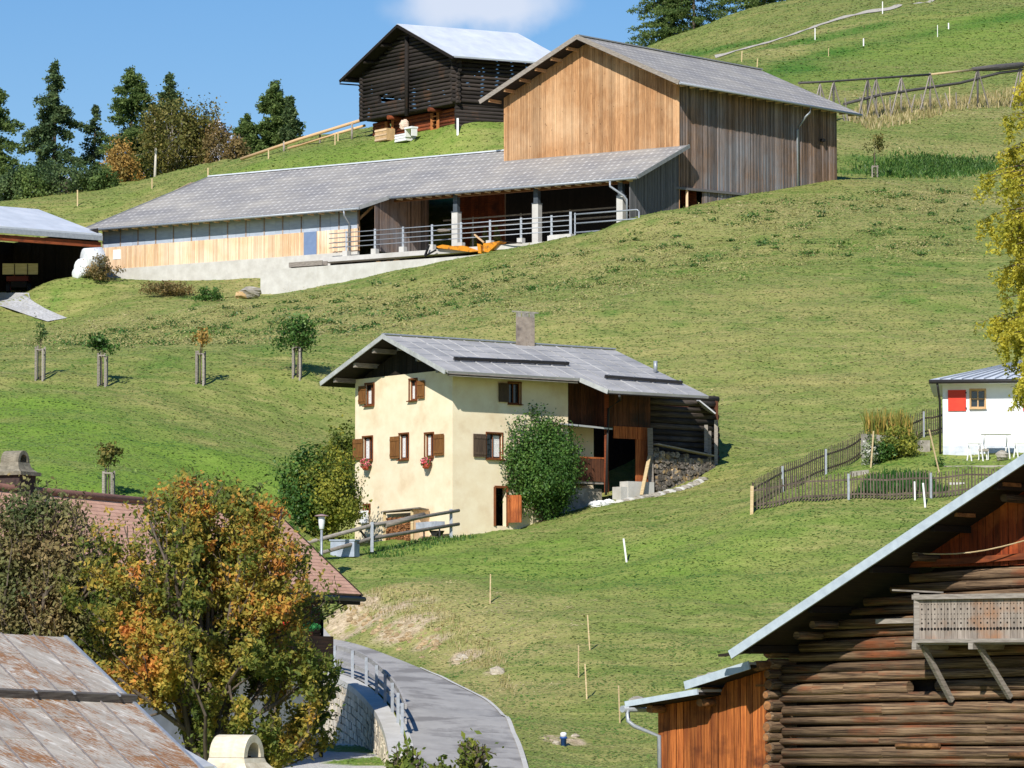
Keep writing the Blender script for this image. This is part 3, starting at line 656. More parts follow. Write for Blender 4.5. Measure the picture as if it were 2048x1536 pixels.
mb = MB(); mb.cv = .5; mb.box(LW.pt((da+db)/2, (zB+zS)/2+.0, .02), LW.d*(db-da)/2*.98, LW.n*.03, (0, 0, (zS-zB)/2)); mb.build('door', m_bluedoor, barn)
mb = MB(); mb.cv = .5; mb.box(LW.pt((lo_+hi_)/2, zB-1.8, -.05), LW.d*(hi_-lo_)/2, LW.n*.12, (0, 0, 1.8)); mb.build('concrete_base', m_conc, barn)
mb = MB(); mb.box(LW.pt(LW.uz(235, 495)[0], zS-.55, .05), LW.d*.35, LW.n*.02, (0, 0, .35)); mb.build('notice_board', m_white, barn)
# end wall of wing, wall between wing and open bays
EW = WP(GW.pt(20.2+hi_, 0, 7.6), GW.pt(20.2+hi_, 0, RN-3))
mb = MB(); planks(mb, EW, 0, EW.len, 28.5, lambda u: lowz(0, 7.6-u)-.2 if 7.6-u > RN else lowz(0, RN)-.25, .5, .03); mb.build('wing_end_wall', m_larch_p, barn)
IW = WP(GW.pt(19.6, 0, 7.6), GW.pt(19.6, 0, -3))
mb = MB(); planks(mb, IW, 0, IW.len-4.2, 28.9, lambda u: lowz(0, 7.6-u)-.25, .18, .03); mb.build('bay_side_wall', m_weath_shade, barn)  # darker boards than the gable: the roof's shade is put into their colour
mb = MB(); u_, z_ = GW.uz(716, 430, 7.4); mb.bar(GW.pt(u_, 29, 7.4), GW.pt(u_, lowz(0, 7.4)-.2, 7.4), .26, .26); mb.bar(GW.pt(u_, lowz(0, 7.4)-1.2, 7.3), GW.pt(u_-1.0, lowz(0, 7.4)-.25, 6.9), .14); mb.build('bay_post', m_larch, barn)
BKW = GW.shift(-2.4, 0, 20)
mb = MB(); planks(mb, BKW, 0, 20, 29, 36, .3, .04); mb.build('bay_back_wall', m_redw, barn)
mb = MB(); mb.bar(GW.pt(1, 30.9, 1.0), GW.pt(18.5, 30.9, 1.0), .1, .12); mb.bar(GW.pt(1, 31.5, 1.0), GW.pt(18.5, 31.5, 1.0), .08, .1)
for u in (4, 8, 12, 16): mb.bar(GW.pt(u, 29, 1.0), GW.pt(u, 31.6, 1.0), .12)
mb.build('feed_rack', m_oldgrey, barn)
# yard deck of concrete with recess below
dzz = GW.uz(667, 514, 9.0)[1]
ud = GW.uz(645, 514, 9.0)[0]
mb = MB(); mb.cv = .5; mb.box(GW.pt((ud-1)/2, dzz-.16, 3.3), GW.d*(ud+1)/2, GW.n*5.8, (0, 0, .16)); mb.build('yard_slab', m_conc, barn)
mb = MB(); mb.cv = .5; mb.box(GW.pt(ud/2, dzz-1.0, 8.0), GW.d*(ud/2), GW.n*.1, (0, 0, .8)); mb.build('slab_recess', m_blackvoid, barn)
DECK = dzz
# concrete columns with steel heads
for i, (px, pyb, pyt) in enumerate([(913, 484, 425), (1074, 478, 408), (1243, 446, 392)]):
    u = GW.uz(px, 440, 5.8)[0]; zt = GW.uz(px, pyt, 5.8)[1]
    mb = MB(); mb.cv = .5; mb.box(GW.pt(u, (DECK-1+zt)/2, 5.8), GW.d*.24, GW.n*.24, (0, 0, (zt-DECK+1)/2)); zh = lowz(0, 5.8)-.5; c = mb.build('column', m_conc, barn)
    mb = MB(); mb.box(GW.pt(u, (zt+zh)/2, 5.8), GW.d*.17, GW.n*.17, (0, 0, (zh-zt)/2)); mb.box(GW.pt(u, zt+.02, 5.8), GW.d*.27, GW.n*.27, (0, 0, .03)); mb.build('steel_head', M('dark_steel', L(84, 92, 100), var=.1, rough=.5), c)
# side wall under the right verge
SW = WP(GW.pt(-.1, 0, 6.0), GW.pt(-.1, 0, 0))
mb = MB(); planks(mb, SW, -.2, SW.len+.1, 29.2, lambda u: lowz(0, 6.0-u)-.22, .16, .035, gap=.02); mb.build('lean_to_side_boards', m_greyb, barn)
u_, z_ = GW.uz(1220, 362, 6.75); uc = GW.uz(1256, 395, 6.0)[0]
mb = MB(); mb.tube([LP(u_, 6.75, -.15), LP(u_, 6.75, -.5), GW.pt(uc+.15, lowz(0, 6.7)-1.15, 6.3), GW.pt(uc, lowz(0, 6.7)-1.4, 6.15), GW.pt(uc, 29.3, 6.15)], .075, 8); mb.build('downpipe', m_zinc, barn)
u_, z_ = GW.uz(688, 420, 8.7); uc = GW.uz(700, 470, 7.75)[0]
mb = MB(); mb.tube([LP(u_, 8.7, -.15), LP(u_, 8.7, -.5), GW.pt(uc, lowz(0, 8.7)-.95, 7.85), GW.pt(uc, DECK, 7.8)], .075, 8); mb.build('downpipe', m_zinc, barn)
mb = MB(); u_ = LW.uz(199, 480)[0]; mb.tube([LP(44.2, 8.7, -.15), LW.pt(u_, lowz(0, 8.7)-.8, .2), LW.pt(u_, zB-1, .2)], .06, 8); mb.build('downpipe', m_zinc, barn)
# ------------------------------------------------------------------ retaining wall of the yard
a = RT.uz(521, 545); b = RT.uz(960, 505); zt = (a[1]+b[1])/2
rw = MB(); rw.cv = .5; rw.box(RT.pt((a[0]+b[0]-4)/2, zt-1.6, -.15), RT.d*(a[0]-b[0]+4)/2, RT.n*.15, (0, 0, 1.6))
rw.box(RT.pt(a[0]-.15, zt-1.6, -2.1), RT.d*.15, RT.n*1.9, (0, 0, 1.601))
rw.cv = .35
for i in range(1, 9): rw.box(RT.pt(a[0]-i*2.4, zt-1.4, .004), RT.d*.012, RT.n*.004, (0, 0, 1.35))
tag(rw.build('retaining_wall', m_conc), 'long low pale concrete retaining wall below the barn yard', 'wall')
fill = MB(); fill.cv = .5; fill.box(RT.pt((a[0]+b[0]-2)/2, zt-.75, -2.05), RT.d*((a[0]-b[0])/2+.8), RT.n*1.8, (0, 0, .6))
tag(fill.build('yard_paving', m_conc_d), 'dirty concrete strip between the barn deck and retaining wall', 'paving', kind='structure')
dm = MB()
for i in range(150):
    px = R.uniform(735, 870); u = RT.uz(px, 520, -1.5)[0]+R.gauss(0, .3); h = .22*math.exp(-((px-800)/50)**2)+.04
    dm.rock(RT.pt(u, zt-.14+R.random()*h, -R.uniform(.6, 2.6)), R.uniform(.08, .2), (1.4, 1.2, .7), 6, 4)
for i in range(60):
    px = R.uniform(630, 735); u = RT.uz(px, 525, -1.0)[0]; dm.rock(RT.pt(u, zt-.12, -R.uniform(.4, 1.4)), R.uniform(.05, .12), (1.4, 1.2, .6), 6, 4)
tag(dm.build('dung_heap', m_dung), 'brown spread of dung and straw lying along the yard wall', 'dung', kind='stuff')
# wooden trough
def trough(px0, px1, py, off, label):
    a = RT.uz(px0, py, off); b = RT.uz(px1, py, off); z = zt
    t = thing('feed_trough', label, 'trough', RT.pt((a[0]+b[0])/2, z, off)); A = RT.pt(a[0], z+.12, off); B = RT.pt(b[0], z+.12, off)
    n = RT.n*.28; mb = MB(); mb.bar(A, B, .5, .05); mb.build('base', m_oldgrey, t)
    for s in (-1, 1): mb = MB(); mb.bar(A+n*s+Vector((0, 0, .15)), B+n*s+Vector((0, 0, .15)), .05, .32); mb.build('side', m_oldgrey, t)
    for q in (A.lerp(B, .1), A.lerp(B, .9)): mb = MB(); mb.bar(q-n*1.2-Vector((0, 0, .08)), q+n*1.2-Vector((0, 0, .08)), .1, .12); mb.build('foot', m_dark, t)
trough(583, 650, 530, -.6, 'grey wooden feed trough resting on the concrete yard wall')
# ------------------------------------------------------------------ steel yard railing and gate
rl = thing('steel_railing', 'galvanised four-rail cattle railing on concrete feet across the open barn bays', 'railing', GW.pt(10, DECK, 8.3))
tops = [(652, 480), (693, 470), (750, 452), (806, 447), (864, 441), (922, 437), (980, 432), (1042, 428), (1103, 422)]
us = [GW.uz(px, 460, 8.3)[0] for px, _ in tops]
H = 1.75
for i, u in enumerate(us):
    zt_ = GW.uz(tops[i][0], tops[i][1], 8.3)[1] if i > 1 else DECK+1.6
    zt_ = DECK+H
    if i > 0:
        mb = MB(); mb.cv = .5; mb.box(GW.pt(u, DECK+.22, 8.3), GW.d*.2, GW.n*.2, (0, 0, .22)); mb.build('concrete_foot', m_conc, rl)
        mb = MB(); mb.bar(GW.pt(u, DECK+.4, 8.3), GW.pt(u, zt_+.06, 8.3), .14, .14); mb.build('post', m_zinc, rl)
u9 = GW.uz(1141, 430, 8.3)[0]
for h in (.72, 1.05, 1.38, 1.7):
    mb = MB(); mb.tube([GW.pt(us[0]-.3, DECK+h, 8.35), GW.pt(u9, DECK+h, 8.35)], .033, 6); mb.build('rail', m_zinc, rl)
gt = thing('steel_gate', 'galvanised tubular field gate at the right end of the yard railing', 'gate', GW.pt(3, DECK, 8.3))
ua, ub = GW.uz(1141, 430, 8.3)[0], GW.uz(1278, 432, 8.3)[0]
mb = MB(); mb.bar(GW.pt(ua, DECK, 8.3), GW.pt(ua, DECK+1.95, 8.3), .16, .16); mb.build('post', m_zinc, gt)
mb = MB(); mb.bar(GW.pt(ua-.35, DECK+.2, 8.3), GW.pt(ua-.35, DECK+1.85, 8.3), .09, .09); mb.build('stile', m_zinc, gt)
for h in (.55, 1.15, 1.75):
    mb = MB(); mb.tube([GW.pt(ua-.3, DECK+h, 8.3), GW.pt(ub+.15, DECK+h, 8.3), GW.pt(ub, DECK+h-.12, 8.3)], .05, 8); mb.build('bar', m_zinc, gt)
mb = MB(); mb.tube([GW.pt(ub, DECK+1.63, 8.3), GW.pt(ub, DECK+.3, 8.3)], .05, 8); mb.build('end_bar', m_zinc, gt)
mb = MB(); mb.cv = .5; mb.box(GW.pt(GW.uz(1124, 470, 8.4)[0], DECK+.2, 8.4), GW.d*.85, GW.n*.25, (0, 0, .26)); tag(mb.build('concrete_block', m_conc), 'pale concrete block under the gate end of the yard railing', 'block')
# yellow implement lying folded on the deck edge
ym = thing('yellow_hay_implement', 'dirty yellow farm implement lying on the deck edge in front of the barn bays', 'farm implement', GW.pt(9, DECK, 9.3))
def gp(px, py, off=9.4): u, z = GW.uz(px, py, off); return GW.pt(u, z, off)
th = GW.n*.5
mb = MB(); mb.slab([gp(872, 493), gp(885, 489), gp(905, 492), gp(925, 491), gp(958, 502), gp(940, 504), gp(905, 499), gp(876, 496)], .4, -th); mb.build('arm', m_yellow, ym)
mb = MB(); mb.slab([gp(954, 487), gp(962, 491), gp(962, 507), gp(956, 506)], .3, -th*.8); mb.build('bracket', m_yellow, ym)
mb = MB(); mb.slab([gp(966, 487), gp(1000, 482), gp(992, 490), gp(976, 505), gp(968, 503)], .8, -th*1.6); mb.build('bucket', m_yellow, ym)
mb = MB(); mb.bar(gp(949, 469), gp(968, 485), .1, .1); mb.build('handle', m_pole, ym)
mb = MB(); mb.tube([gp(1000, 481), gp(1022, 485), gp(1044, 486)], .04, 6); mb.build('cable', m_dark, ym)
mb = MB(); mb.bar(gp(858, 490), gp(850, 512), .12, .12); mb.bar(gp(850, 512), gp(872, 500), .1); mb.build('tine', m_black, ym)
mb = MB(); mb.rock(gp(886, 461, 9.0), .3, (1.6, .4, .35), 8, 5); tag(mb.build('cloth_bundle', m_oldgrey), 'small pale rag hung on the yard railing left of the first column', 'rag')
# ------------------------------------------------------------------ old log barn on the knoll
ob = thing('old_log_barn', 'blackened old log barn with bright zinc roof on the grassy knoll', 'barn', gz(C_O))
GLEN = GO.uz(722, 245)[0]; oz = 46.62; ou = GO.d; on = GO.n; r_len = 10.3
om = GLEN/2; apz = GO.uz(795, 47, .9)[1]
def rot_end(P): return P+RO.d*r_len
O1 = GO.pt(-1.0, oz, 0)-RO.d*.9; O1.z = GO.uz(905, 112, .8)[1]; OL = GO.pt(GLEN+1.5, O1.z, 0)-RO.d*.9; OR = GO.pt(om, apz, 0)-RO.d*.9
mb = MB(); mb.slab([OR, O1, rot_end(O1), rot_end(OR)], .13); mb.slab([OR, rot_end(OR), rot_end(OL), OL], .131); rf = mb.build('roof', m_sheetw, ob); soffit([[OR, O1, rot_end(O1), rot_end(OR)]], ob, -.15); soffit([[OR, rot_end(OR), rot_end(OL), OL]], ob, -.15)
for e in (O1, OL):
    mb = MB(); mb.bar(OR+Vector((0, 0, -.17)), e+Vector((0, 0, -.17)), .1, .22); mb.build('verge_board', m_dark, ob)
    for t in (.3, .6, .92): mb = MB(); p = OR.lerp(e, t)+Vector((0, 0, -.35)); mb.tube([p+RO.d*.1, p+RO.d*2], .13, 7); mb.build('purlin', m_dark, ob)
mb = MB(); mb.tube([OL+Vector((0, 0, -.35)), OL+RO.d*3+Vector((0, 0, -.35))], .06, 6); mb.build('gutter', m_dark, ob)
zl0 = GO.uz(722, 240)[1]; zg = oz-.5
rr = .145
mb = MB(); z = zl0; i = 0
def topu(z):   # horizontal reach of the gable at height z
    t = (z-O1.z)/(apz-O1.z); return (0, GLEN) if t < .12 else (om*(t+.02), GLEN-om*(t+.02))
while z < apz-.5:
    a, b = topu(z); a -= .3 if z < O1.z else 0; b += .3 if z < O1.z else 0
    a += R.uniform(-.12, .12); b += R.uniform(-.12, .12)
    if z < O1.z:
        segs = [(a, om+.1), (om-.1, b)]
        if i in (13, 5, 4): segs = [(a, om+.1), (om-.1, om+1.8+R.random()*2), (om+3.0+R.random(), b)]
    else: segs = [(a, b)]
    for (p, q) in segs:
        r = rr*(1+.25*(R.random()-.5)); h = R.uniform(-.04, .04); mb.tube([GO.pt(p, z+h, -.15), GO.pt((p+q)/2, z, -.15), GO.pt(q, z-h, -.15)], [r, r*1.05, r*.9], 6, wob=.15)
    z += rr*2*.98+.02; i += 1
mb.build('gable_logs', m_blackl, ob)
mb = MB(); z = zl0+rr
while z < O1.z+.1:
    r = rr*(1+.25*(R.random()-.5)); mb.tube([RO.pt(-.35+R.uniform(-.1, .1), z, -.15), RO.pt(r_len-1, z, -.15)], [r, r*.95], 6); z += rr*2*.98+.02
mb.build('side_logs', m_blackl, ob)
LO = WP(GO.pt(GLEN, 0, -.2), GO.pt(GLEN, 0, -.2)+RO.d*8)
mb = MB(); z = zl0+rr
while z < O1.z+.1: mb.tube([LO.pt(-.3, z), LO.pt(r_len-1.2, z)], rr, 6); z += rr*2+.02
mb.build('side_logs', m_blackl, ob)
BO = WP(RO.pt(r_len-1.2, 0), RO.pt(r_len-1.2, 0)+GO.d*GLEN)
mb = MB(); z = 41; 
while z < apz-.6:
    a, b = topu(z); mb.tube([BO.pt(a, z), BO.pt(b, z)], rr, 5); z += rr*2+.02
mb.build('rear_logs', m_blackl, ob)
mb = MB(); mb.tube([GO.pt(om+.0, zl0-.4, .1), GO.pt(om, apz-1.0, .1)], .17, 7); mb.build('centre_post', m_blackl, ob)
for uu in (3.2, 8.6): mb = MB(); mb.tube([GO.pt(uu, zl0-.25, .25), GO.pt(uu, zl0-.25, -1.6)], .17, 7); mb.build('floor_beam', m_redw, ob)
# recessed stable below, reddish planks with doorway and ladder frame
LWB = GO.shift(-1.1, 0, GLEN)
gb = lambda u: ground(*LWB.pt(u, 0)[:2])-.3
d1 = sorted((LWB.uz(778, 250)[0], LWB.uz(788, 250)[0])); d2 = sorted((LWB.uz(868, 250)[0], LWB.uz(880, 250)[0]))
mb = MB(); zz = 40.2
while zz < zl0-.1:
    for a, b in ((.1, d2[0]), (d2[1], d1[0]), (d1[1], GLEN-.2)):
        if d2[0] < (a+b)/2 < d2[1]: continue
        mb.tube([LWB.pt(a, zz), LWB.pt(b, zz)], .15, 6)
    if zz < zl0-1.3: mb.tube([LWB.pt(d2[0]-.1, zz, -.04), LWB.pt(d2[1]+.1, zz, -.04)], .13, 6)
    zz += .27
mb.build('stable_wall', m_redw, ob)
for u in (d2[0], d2[1], d1[0]-.1, d1[1]+.1): mb = MB(); mb.bar(LWB.pt(u, 40.5, .2), LWB.pt(u, zl0-.3, .2), .22, .12); mb.build('door_post', M('ochre_post', L(176, 112, 62), var=.2), ob)
for k in range(5): mb = MB(); z = 41.3+.33*k; mb.bar(LWB.pt(d2[0], z, .22), LWB.pt(d2[1], z, .22), .07, .08); mb.build('slat', M('ochre_post', L(176, 112, 62)), ob)
mb = MB(); mb.box(GO.pt(GLEN/2, zl0-.02, -4), GO.d*(GLEN/2-.2), GO.n*3.6, (0, 0, .08)); mb.build('floor', m_dark, ob)
mb = MB(); mb.bar(GO.pt(-.35, 40, .1), GO.pt(-.35, GO.uz(922, 236)[1], .1), .16, .16); mb.build('corner_prop', m_white, ob)
for i in range(9):
    z = zl0-.2-.28*i; mb = MB()
mb = MB(); zz = 40.6
while zz < zl0+.05: mb.tube([RO.pt(.1, zz, -.35), RO.pt(r_len-1.2, zz, -.35)], .15, 6); zz += .28
mb.build('stable_side_wall', m_blackl, ob)
def crate(name, label, cat, px0, px1, py0, py1, wp, off, dep, mt, lid=None):
    a = wp.uz(px0, (py0+py1)/2, off); b = wp.uz(px1, (py0+py1)/2, off); zt = wp.uz((px0+px1)/2, py0, off)[1]; zb = wp.uz((px0+px1)/2, py1, off)[1]
    c = wp.pt((a[0]+b[0])/2, zb, off-dep/2); t = thing(name, label, cat, c); w = abs(a[0]-b[0])/2
    dzc = ground(c.x, c.y)-.05-c.z; c = c+Vector((0, 0, dzc)); t.location = c; ORG[t] = c
    mb = MB(); mb.box(c+Vector((0, 0, (zt-zb)/2)), wp.d*w, wp.n*dep/2, (0, 0, (zt-zb)/2)); mb.build('body', mt, t)
    for k in range(3): mb = MB(); z = (zt-zb)*(.12+.38*k); mb.box(c+Vector((0, 0, z))+wp.n*(dep/2+.02), wp.d*w*1.02, wp.n*.02, (0, 0, .06)); mb.build('slat', lid or mt, t)
    return t
crate('wooden_crate', 'light plywood crate standing by the stable door of the black barn', 'crate', 750, 773, 253, 277, GO, .9, .8, M('plywood', L(214, 178, 130), var=.1), m_larch_p)
crate('white_box', 'large white box left of the ladder frame under the black barn', 'box', 790, 813, 256, 271, GO, 1.0, .9, m_white)
wb = thing('white_bench', 'small white bench beside the white box under the black barn', 'bench', GO.pt(*GO.uz(822, 268, .9), .9))
q = GO.uz(822, 256, .9); mb = MB(); mb.box(GO.pt(q[0], q[1], .9), GO.d*.5, GO.n*.3, (0, 0, .07)); mb.build('seat', m_white, wb)
for s in (-.42, .42): mb = MB(); mb.box(GO.pt(q[0]+s, q[1]-.35, .9), GO.d*.05, GO.n*.25, (0, 0, .3)); mb.build('leg', m_white, wb)
q = GO.uz(808, 249, .8); mb = MB(); mb.rock(GO.pt(q[0], q[1], .8), .42, (.95, .6, .9), 8, 6); tag(mb.build('feed_sack', M('pale_sack', L(232, 206, 184))), 'pale sack sitting on top of the white box', 'sack')
# ------------------------------------------------------------------ open machine shed, far left
SY = 272; S0 = W(205, 468, SY+8); dS = Vector((.80, .60, 0)); SH = WP(S0, S0-dS*10); SH.n = Vector((.6, -.8, 0)); 
def SP(u, n, z): p = Vector((S0.x, S0.y, 0))-dS*u+Vector((.6, -.8, 0))*n; return Vector((p.x, p.y, z))
sz = S0.z; shed = thing('machine_shed', 'open-fronted machine shed with pale metal roof at the left edge', 'shed', SP(6, 0, 27))
nb = -9.0
mb = MB(); mb.cv = .5; mb.slab([SP(0, 0, sz), SP(22, 0, sz), SP(22, nb, sz+2.6), SP(0, nb, sz+2.6)], .14); mb.slab([SP(0, nb, sz+2.6), SP(22, nb, sz+2.6), SP(22, nb-4, sz+1.4), SP(0, nb-4, sz+1.4)], .141); mb.build('roof', m_sheetw, shed)
mb = MB(); mb.bar(SP(0, .02, sz-.3), SP(22, .02, sz-.3), .06, .34); mb.build('fascia', m_zinc, shed)
mb = MB(); mb.bar(SP(0, -.3, sz-.75), SP(22, -.3, sz-.75), .2, .4); mb.build('eave_beam', m_redw, shed)
gS = ground(SP(6, 0, 0).x, SP(6, 0, 0).y)
for a_, b_ in (((.25, -.2), (.25, nb-3)), ((.3, nb-3), (22, nb-3))):
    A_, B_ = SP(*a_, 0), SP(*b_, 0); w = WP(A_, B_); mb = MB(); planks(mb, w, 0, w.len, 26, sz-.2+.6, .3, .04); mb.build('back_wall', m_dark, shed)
for u in (.3, 12): mb = MB(); mb.bar(SP(u, -.4, 26), SP(u, -.4, sz-.6), .2, .2); mb.build('post', m_dark, shed)
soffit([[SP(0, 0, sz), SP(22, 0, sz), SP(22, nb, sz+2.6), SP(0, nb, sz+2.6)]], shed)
# trailer parked in the shed mouth
c = hit(38, 588, y0=225); tr = thing('farm_trailer', 'old dark farm trailer with long pale plank rack in the shed mouth', 'trailer', c)
X = Vector((1, 0, 0)); sc_ = c.y/FPX
def q_(px, py, d=0): p = W(px, py, c.y+d); return p
mb = MB(); mb.box((q_(5, 538)+q_(76, 538))/2, (sc_*35.5, 0, 0), (0, .08, 0), (0, 0, sc_*11)); mb.build('plank_board', M('pale_plank', L(222, 206, 150), L(196, 178, 120), sc=(.6, 5), scale=2, var=.1), tr)
for px in (29, 55): mb = MB(); mb.bar(q_(px, 528, -.12), q_(px, 549, -.12), .05, .04); mb.build('strap', m_dark, tr)
mb = MB(); mb.box(q_(38, 560, 1.0), (sc_*22, 0, 0), (0, 1.0, 0), (0, 0, sc_*5)); mb.build('frame', M('rusty_red_iron', L(120, 54, 40), var=.2), tr)
mb = MB(); mb.box(q_(40, 571, .6), (sc_*16, 0, 0), (0, .8, 0), (0, 0, sc_*6)); mb.build('chassis', m_dark, tr)
for px in (17, 59):
    for dd in (0, 2.0):
        p = q_(px, 577, dd); mb = MB(); mb.tube([p-X*.14, p+X*.14], .36, 14); w_ = mb.build('wheel', m_black, tr); mb = MB(); mb.tube([p-X*.16, p+X*.16], .17, 10); mb.build('rim', M('rim_red', L(150, 60, 46)), w_)
for px in (29, 50): mb = MB(); p = q_(px, 553, .2); mb.bar(p-Vector((0, 0, .25)), p+Vector((0, 0, .2)), .06, .06); mb.build('stake', m_redw, tr)
# white wrapped bales
def bale(px, py, r, rot, label, sq=(1, 1, 1), group=None):
    p = W(px, py, 277.5); t = MB(); a = Vector((cos(rot), sin(rot), .1)).normalized(); h = r*.85
    t.tube([p-a*h, p-a*h*.92, p+a*h*.92, p+a*h], [r*.86, r, r, r*.86], 16, wob=.06); t.sm = [True]*len(t.sm); o = t.build('wrapped_bale', m_wrap); return tag(o, label, 'bale', 'white wrapped silage bales by the barn end')
bale(186, 518, .8, .5, 'topmost white wrapped silage bale leaning on the wing corner'); bale(170, 535, .62, 1.1, 'middle white wrapped silage bale of the leaning pile'); bale(158, 548, .4, .8, 'lowest and smallest white wrapped silage bale in the grass')
# rock and tarp heap left of the yard wall
rk = thing('rock_pile', 'small heap of pale rocks at the left end of the yard retaining wall', 'rocks', hit(498, 592, y0=225))
for px, py, r, sx in [(484, 590, .42, 1.2), (500, 584, .5, 1.5), (511, 588, .35, 1), (493, 592, .3, 1.3)]:
    mb = MB(); mb.rock(W(px, py, 262), r, (sx, 1, .7), 9, 7); mb.build('rock', m_conc_d if px != 484 else M('ochre_rock', L(206, 176, 128), L(180, 150, 106), var=.1), rk)
# ------------------------------------------------------------------ farmhouse
m_cream = M('cream_render', L(243, 229, 198), L(234, 216, 182), scale=1.3, c3=L(214, 188, 150), s3=.6, lo3=.52, hi3=.8, var=.03, bump=.25)
m_roofz = M('zinc_shingle_roof', L(158, 157, 156), L(182, 180, 178), sc=(.35, .8), scale=1.8, c3=L(140, 140, 142), s3=.35, lo3=.45, hi3=.7, var=.1, rough=.75, bump=.1, spec=.2)
m_shut = M('brown_shutter', L(140, 96, 50), L(104, 66, 34), sc=(8, .8), scale=2, var=.1, bump=.2)
m_shutd = M('faded_shutter', L(92, 76, 62), L(70, 56, 46), sc=(8, .8), scale=2, var=.12)
m_frame = M('window_frame_brown', L(122, 70, 34), L(96, 52, 26), var=.12)
m_glass = M('window_glass', L(40, 46, 54), L(30, 34, 40), var=.05, rough=.08, spec=.8, bump=0)
m_curt = M('lace_curtain', L(232, 232, 230), L(206, 206, 206), scale=14, lo=.45, hi=.55, var=.05)
m_iron = M('dark_iron', L(56, 54, 54), var=.1, rough=.5)
fh = thing('farmhouse', 'cream rendered farmhouse with grey metal roof and dark timber barn half', 'house', gz(C_H))
eavz = 12.98; apx = 14.78; gm = 3.55
LENL = 7.55
wl = dict(w1=(731, 748, 768, 810), w2=(819, 834, 759, 800), w3=(726, 745, 874, 920), w4=(799, 817, 868, 918), w5=(850, 867, 867, 914), vent=(728, 740, 1010, 1024))
wr = dict(w7=(1017, 1041, 766, 807), w8=(973, 1004, 867, 917), door=(989, 1014, 974, 1052))
def rect(wp, r, off=0):
    a = wp.uz(r[0], (r[2]+r[3])/2, off)[0]; b = wp.uz(r[1], (r[2]+r[3])/2, off)[0]; m = (r[0]+r[1])/2; t = wp.uz(m, r[2], off)[1]; bt = wp.uz(m, r[3], off)[1]
    return (min(a, b), max(a, b), bt, t)
HL = {k: rect(GH, v) for k, v in wl.items()}; HR = {k: rect(RH, v) for k, v in wr.items()}
def gtop(u): return eavz+.25+(apx-eavz)*(1-abs(u-gm)/(gm+1.3))-.3
zq = GH.uz(800, 755)[1]
mb = MB(); us_ = gm
holed(mb, GH, 0, LENL, 3.5, lambda u: min(gtop(u), zq+.12), list(HL.values()), .3); mb.build('front_wall', m_cream, fh)
UC = RH.uz(1136, 800)[0]
mb = MB(); holed(mb, RH, 0, UC, 3.5, eavz+.2, list(HR.values()), .3); mb.pol([RH.pt(UC, 3.5, 0), RH.pt(UC, 3.5, -3), RH.pt(UC, eavz+.2, -3), RH.pt(UC, eavz+.2, 0)]); mb.build('side_wall', m_cream, fh)
GAB = GH.shift(-.05, .1, LENL-.1)
mb = MB(); planks(mb, GAB, 0, LENL-.2, zq-.4, lambda u: gtop(u+.1)-.2, .2, .04, off=-.1); mb.build('gable_boards', m_dark, fh)
FW = WP(GH.pt(LENL, 0), GH.pt(LENL, 0)+RH.d*15)
mb = MB(); holed(mb, FW, 0, 15, 3.5, eavz+.2, [], .1); mb.build('far_wall', m_cream, fh)
def window(wp, h, par, curtain=True, lat=True, fm=m_frame):
    a, b, z0, z1 = h; o = -.12
    mb = MB(); cu = (a+b)/2; cz = (z0+z1)/2
    for (p, q) in (((a, z0), (b, z0)), ((a, z1), (b, z1)), ((a, z0), (a, z1)), ((b, z0), (b, z1)), ((cu, z0), (cu, z1))): mb.bar(wp.pt(*p, o+.0), wp.pt(*q, o+.0), .07 if p[0] != cu or q[0] != cu else .05, .08)
    w = mb.build('window', fm, par)
    mb = MB(); mb.cv = .5; mb.pol([wp.pt(a, z0, o-.04), wp.pt(b, z0, o-.04), wp.pt(b, z1, o-.04), wp.pt(a, z1, o-.04)]); mb.build('pane', m_glass, w)
    if curtain:
        mb = MB(); mb.cv = .5; mb.box(wp.pt(a+(b-a)*.72, z0+(z1-z0)*.5, o-.03), wp.d*(b-a)*.23, wp.n*.008, (0, 0, (z1-z0)*.42)); mb.build('curtain', m_curt, w)
    mb = MB(); t = .06
    for (p, q) in (((a-.05, z0-.03), (b+.05, z0-.03)), ((a-.05, z1+.03), (b+.05, z1+.03)), ((a-.02, z0), (a-.02, z1)), ((b+.02, z0), (b+.02, z1))): mb.bar(wp.pt(*p, .01), wp.pt(*q, .01), t, t)
    mb.build('surround', fm, w)
    mb = MB(); mb.bar(wp.pt(a-.06, z0-.05, .08), wp.pt(b+.06, z0-.05, .08), .12, .04); mb.build('sill', fm, w)
    return w
for k in ('w1', 'w2', 'w3', 'w4', 'w5'): window(GH, HL[k], fh)
window(RH, HR['w7'], fh, False); window(RH, HR['w8'], fh)
window(GH, HL['vent'], fh, False)
def shutter(wp, r, par, mt):
    a, b, z0, z1 = rect(wp, r, .08); mb = MB(); n = 4
    for i in range(n): u = a+(b-a)*(i+.5)/n; mb.box(wp.pt(u, (z0+z1)/2, .08), wp.d*(b-a)/n*.48, wp.n*.02, (0, 0, (z1-z0)/2))
    for z in (z0+.15, z1-.15): mb.box(wp.pt((a+b)/2, z, .11), wp.d*(b-a)/2*.95, wp.n*.012, (0, 0, .05))
    mb.build('shutter', mt, par)
for r in [(717, 731, 772, 808), (835, 848, 761, 797), (706, 725, 878, 920), (780, 798, 873, 917), (868, 887, 868, 911)]: shutter(GH, r, fh, m_shut)
shutter(RH, (998, 1017, 766, 804), fh, m_shutd); shutter(RH, (947, 972, 868, 914), fh, m_shutd)
a, b, z0, z1 = HR['door']; mb = MB()
for p, q in (((a, z0), (a, z1)), ((a, z1), (b, z1)), ((b, z0), (b, z1))): mb.bar(RH.pt(*p, .02), RH.pt(*q, .02), .1, .1)
mb.build('door_frame', m_frame, fh)
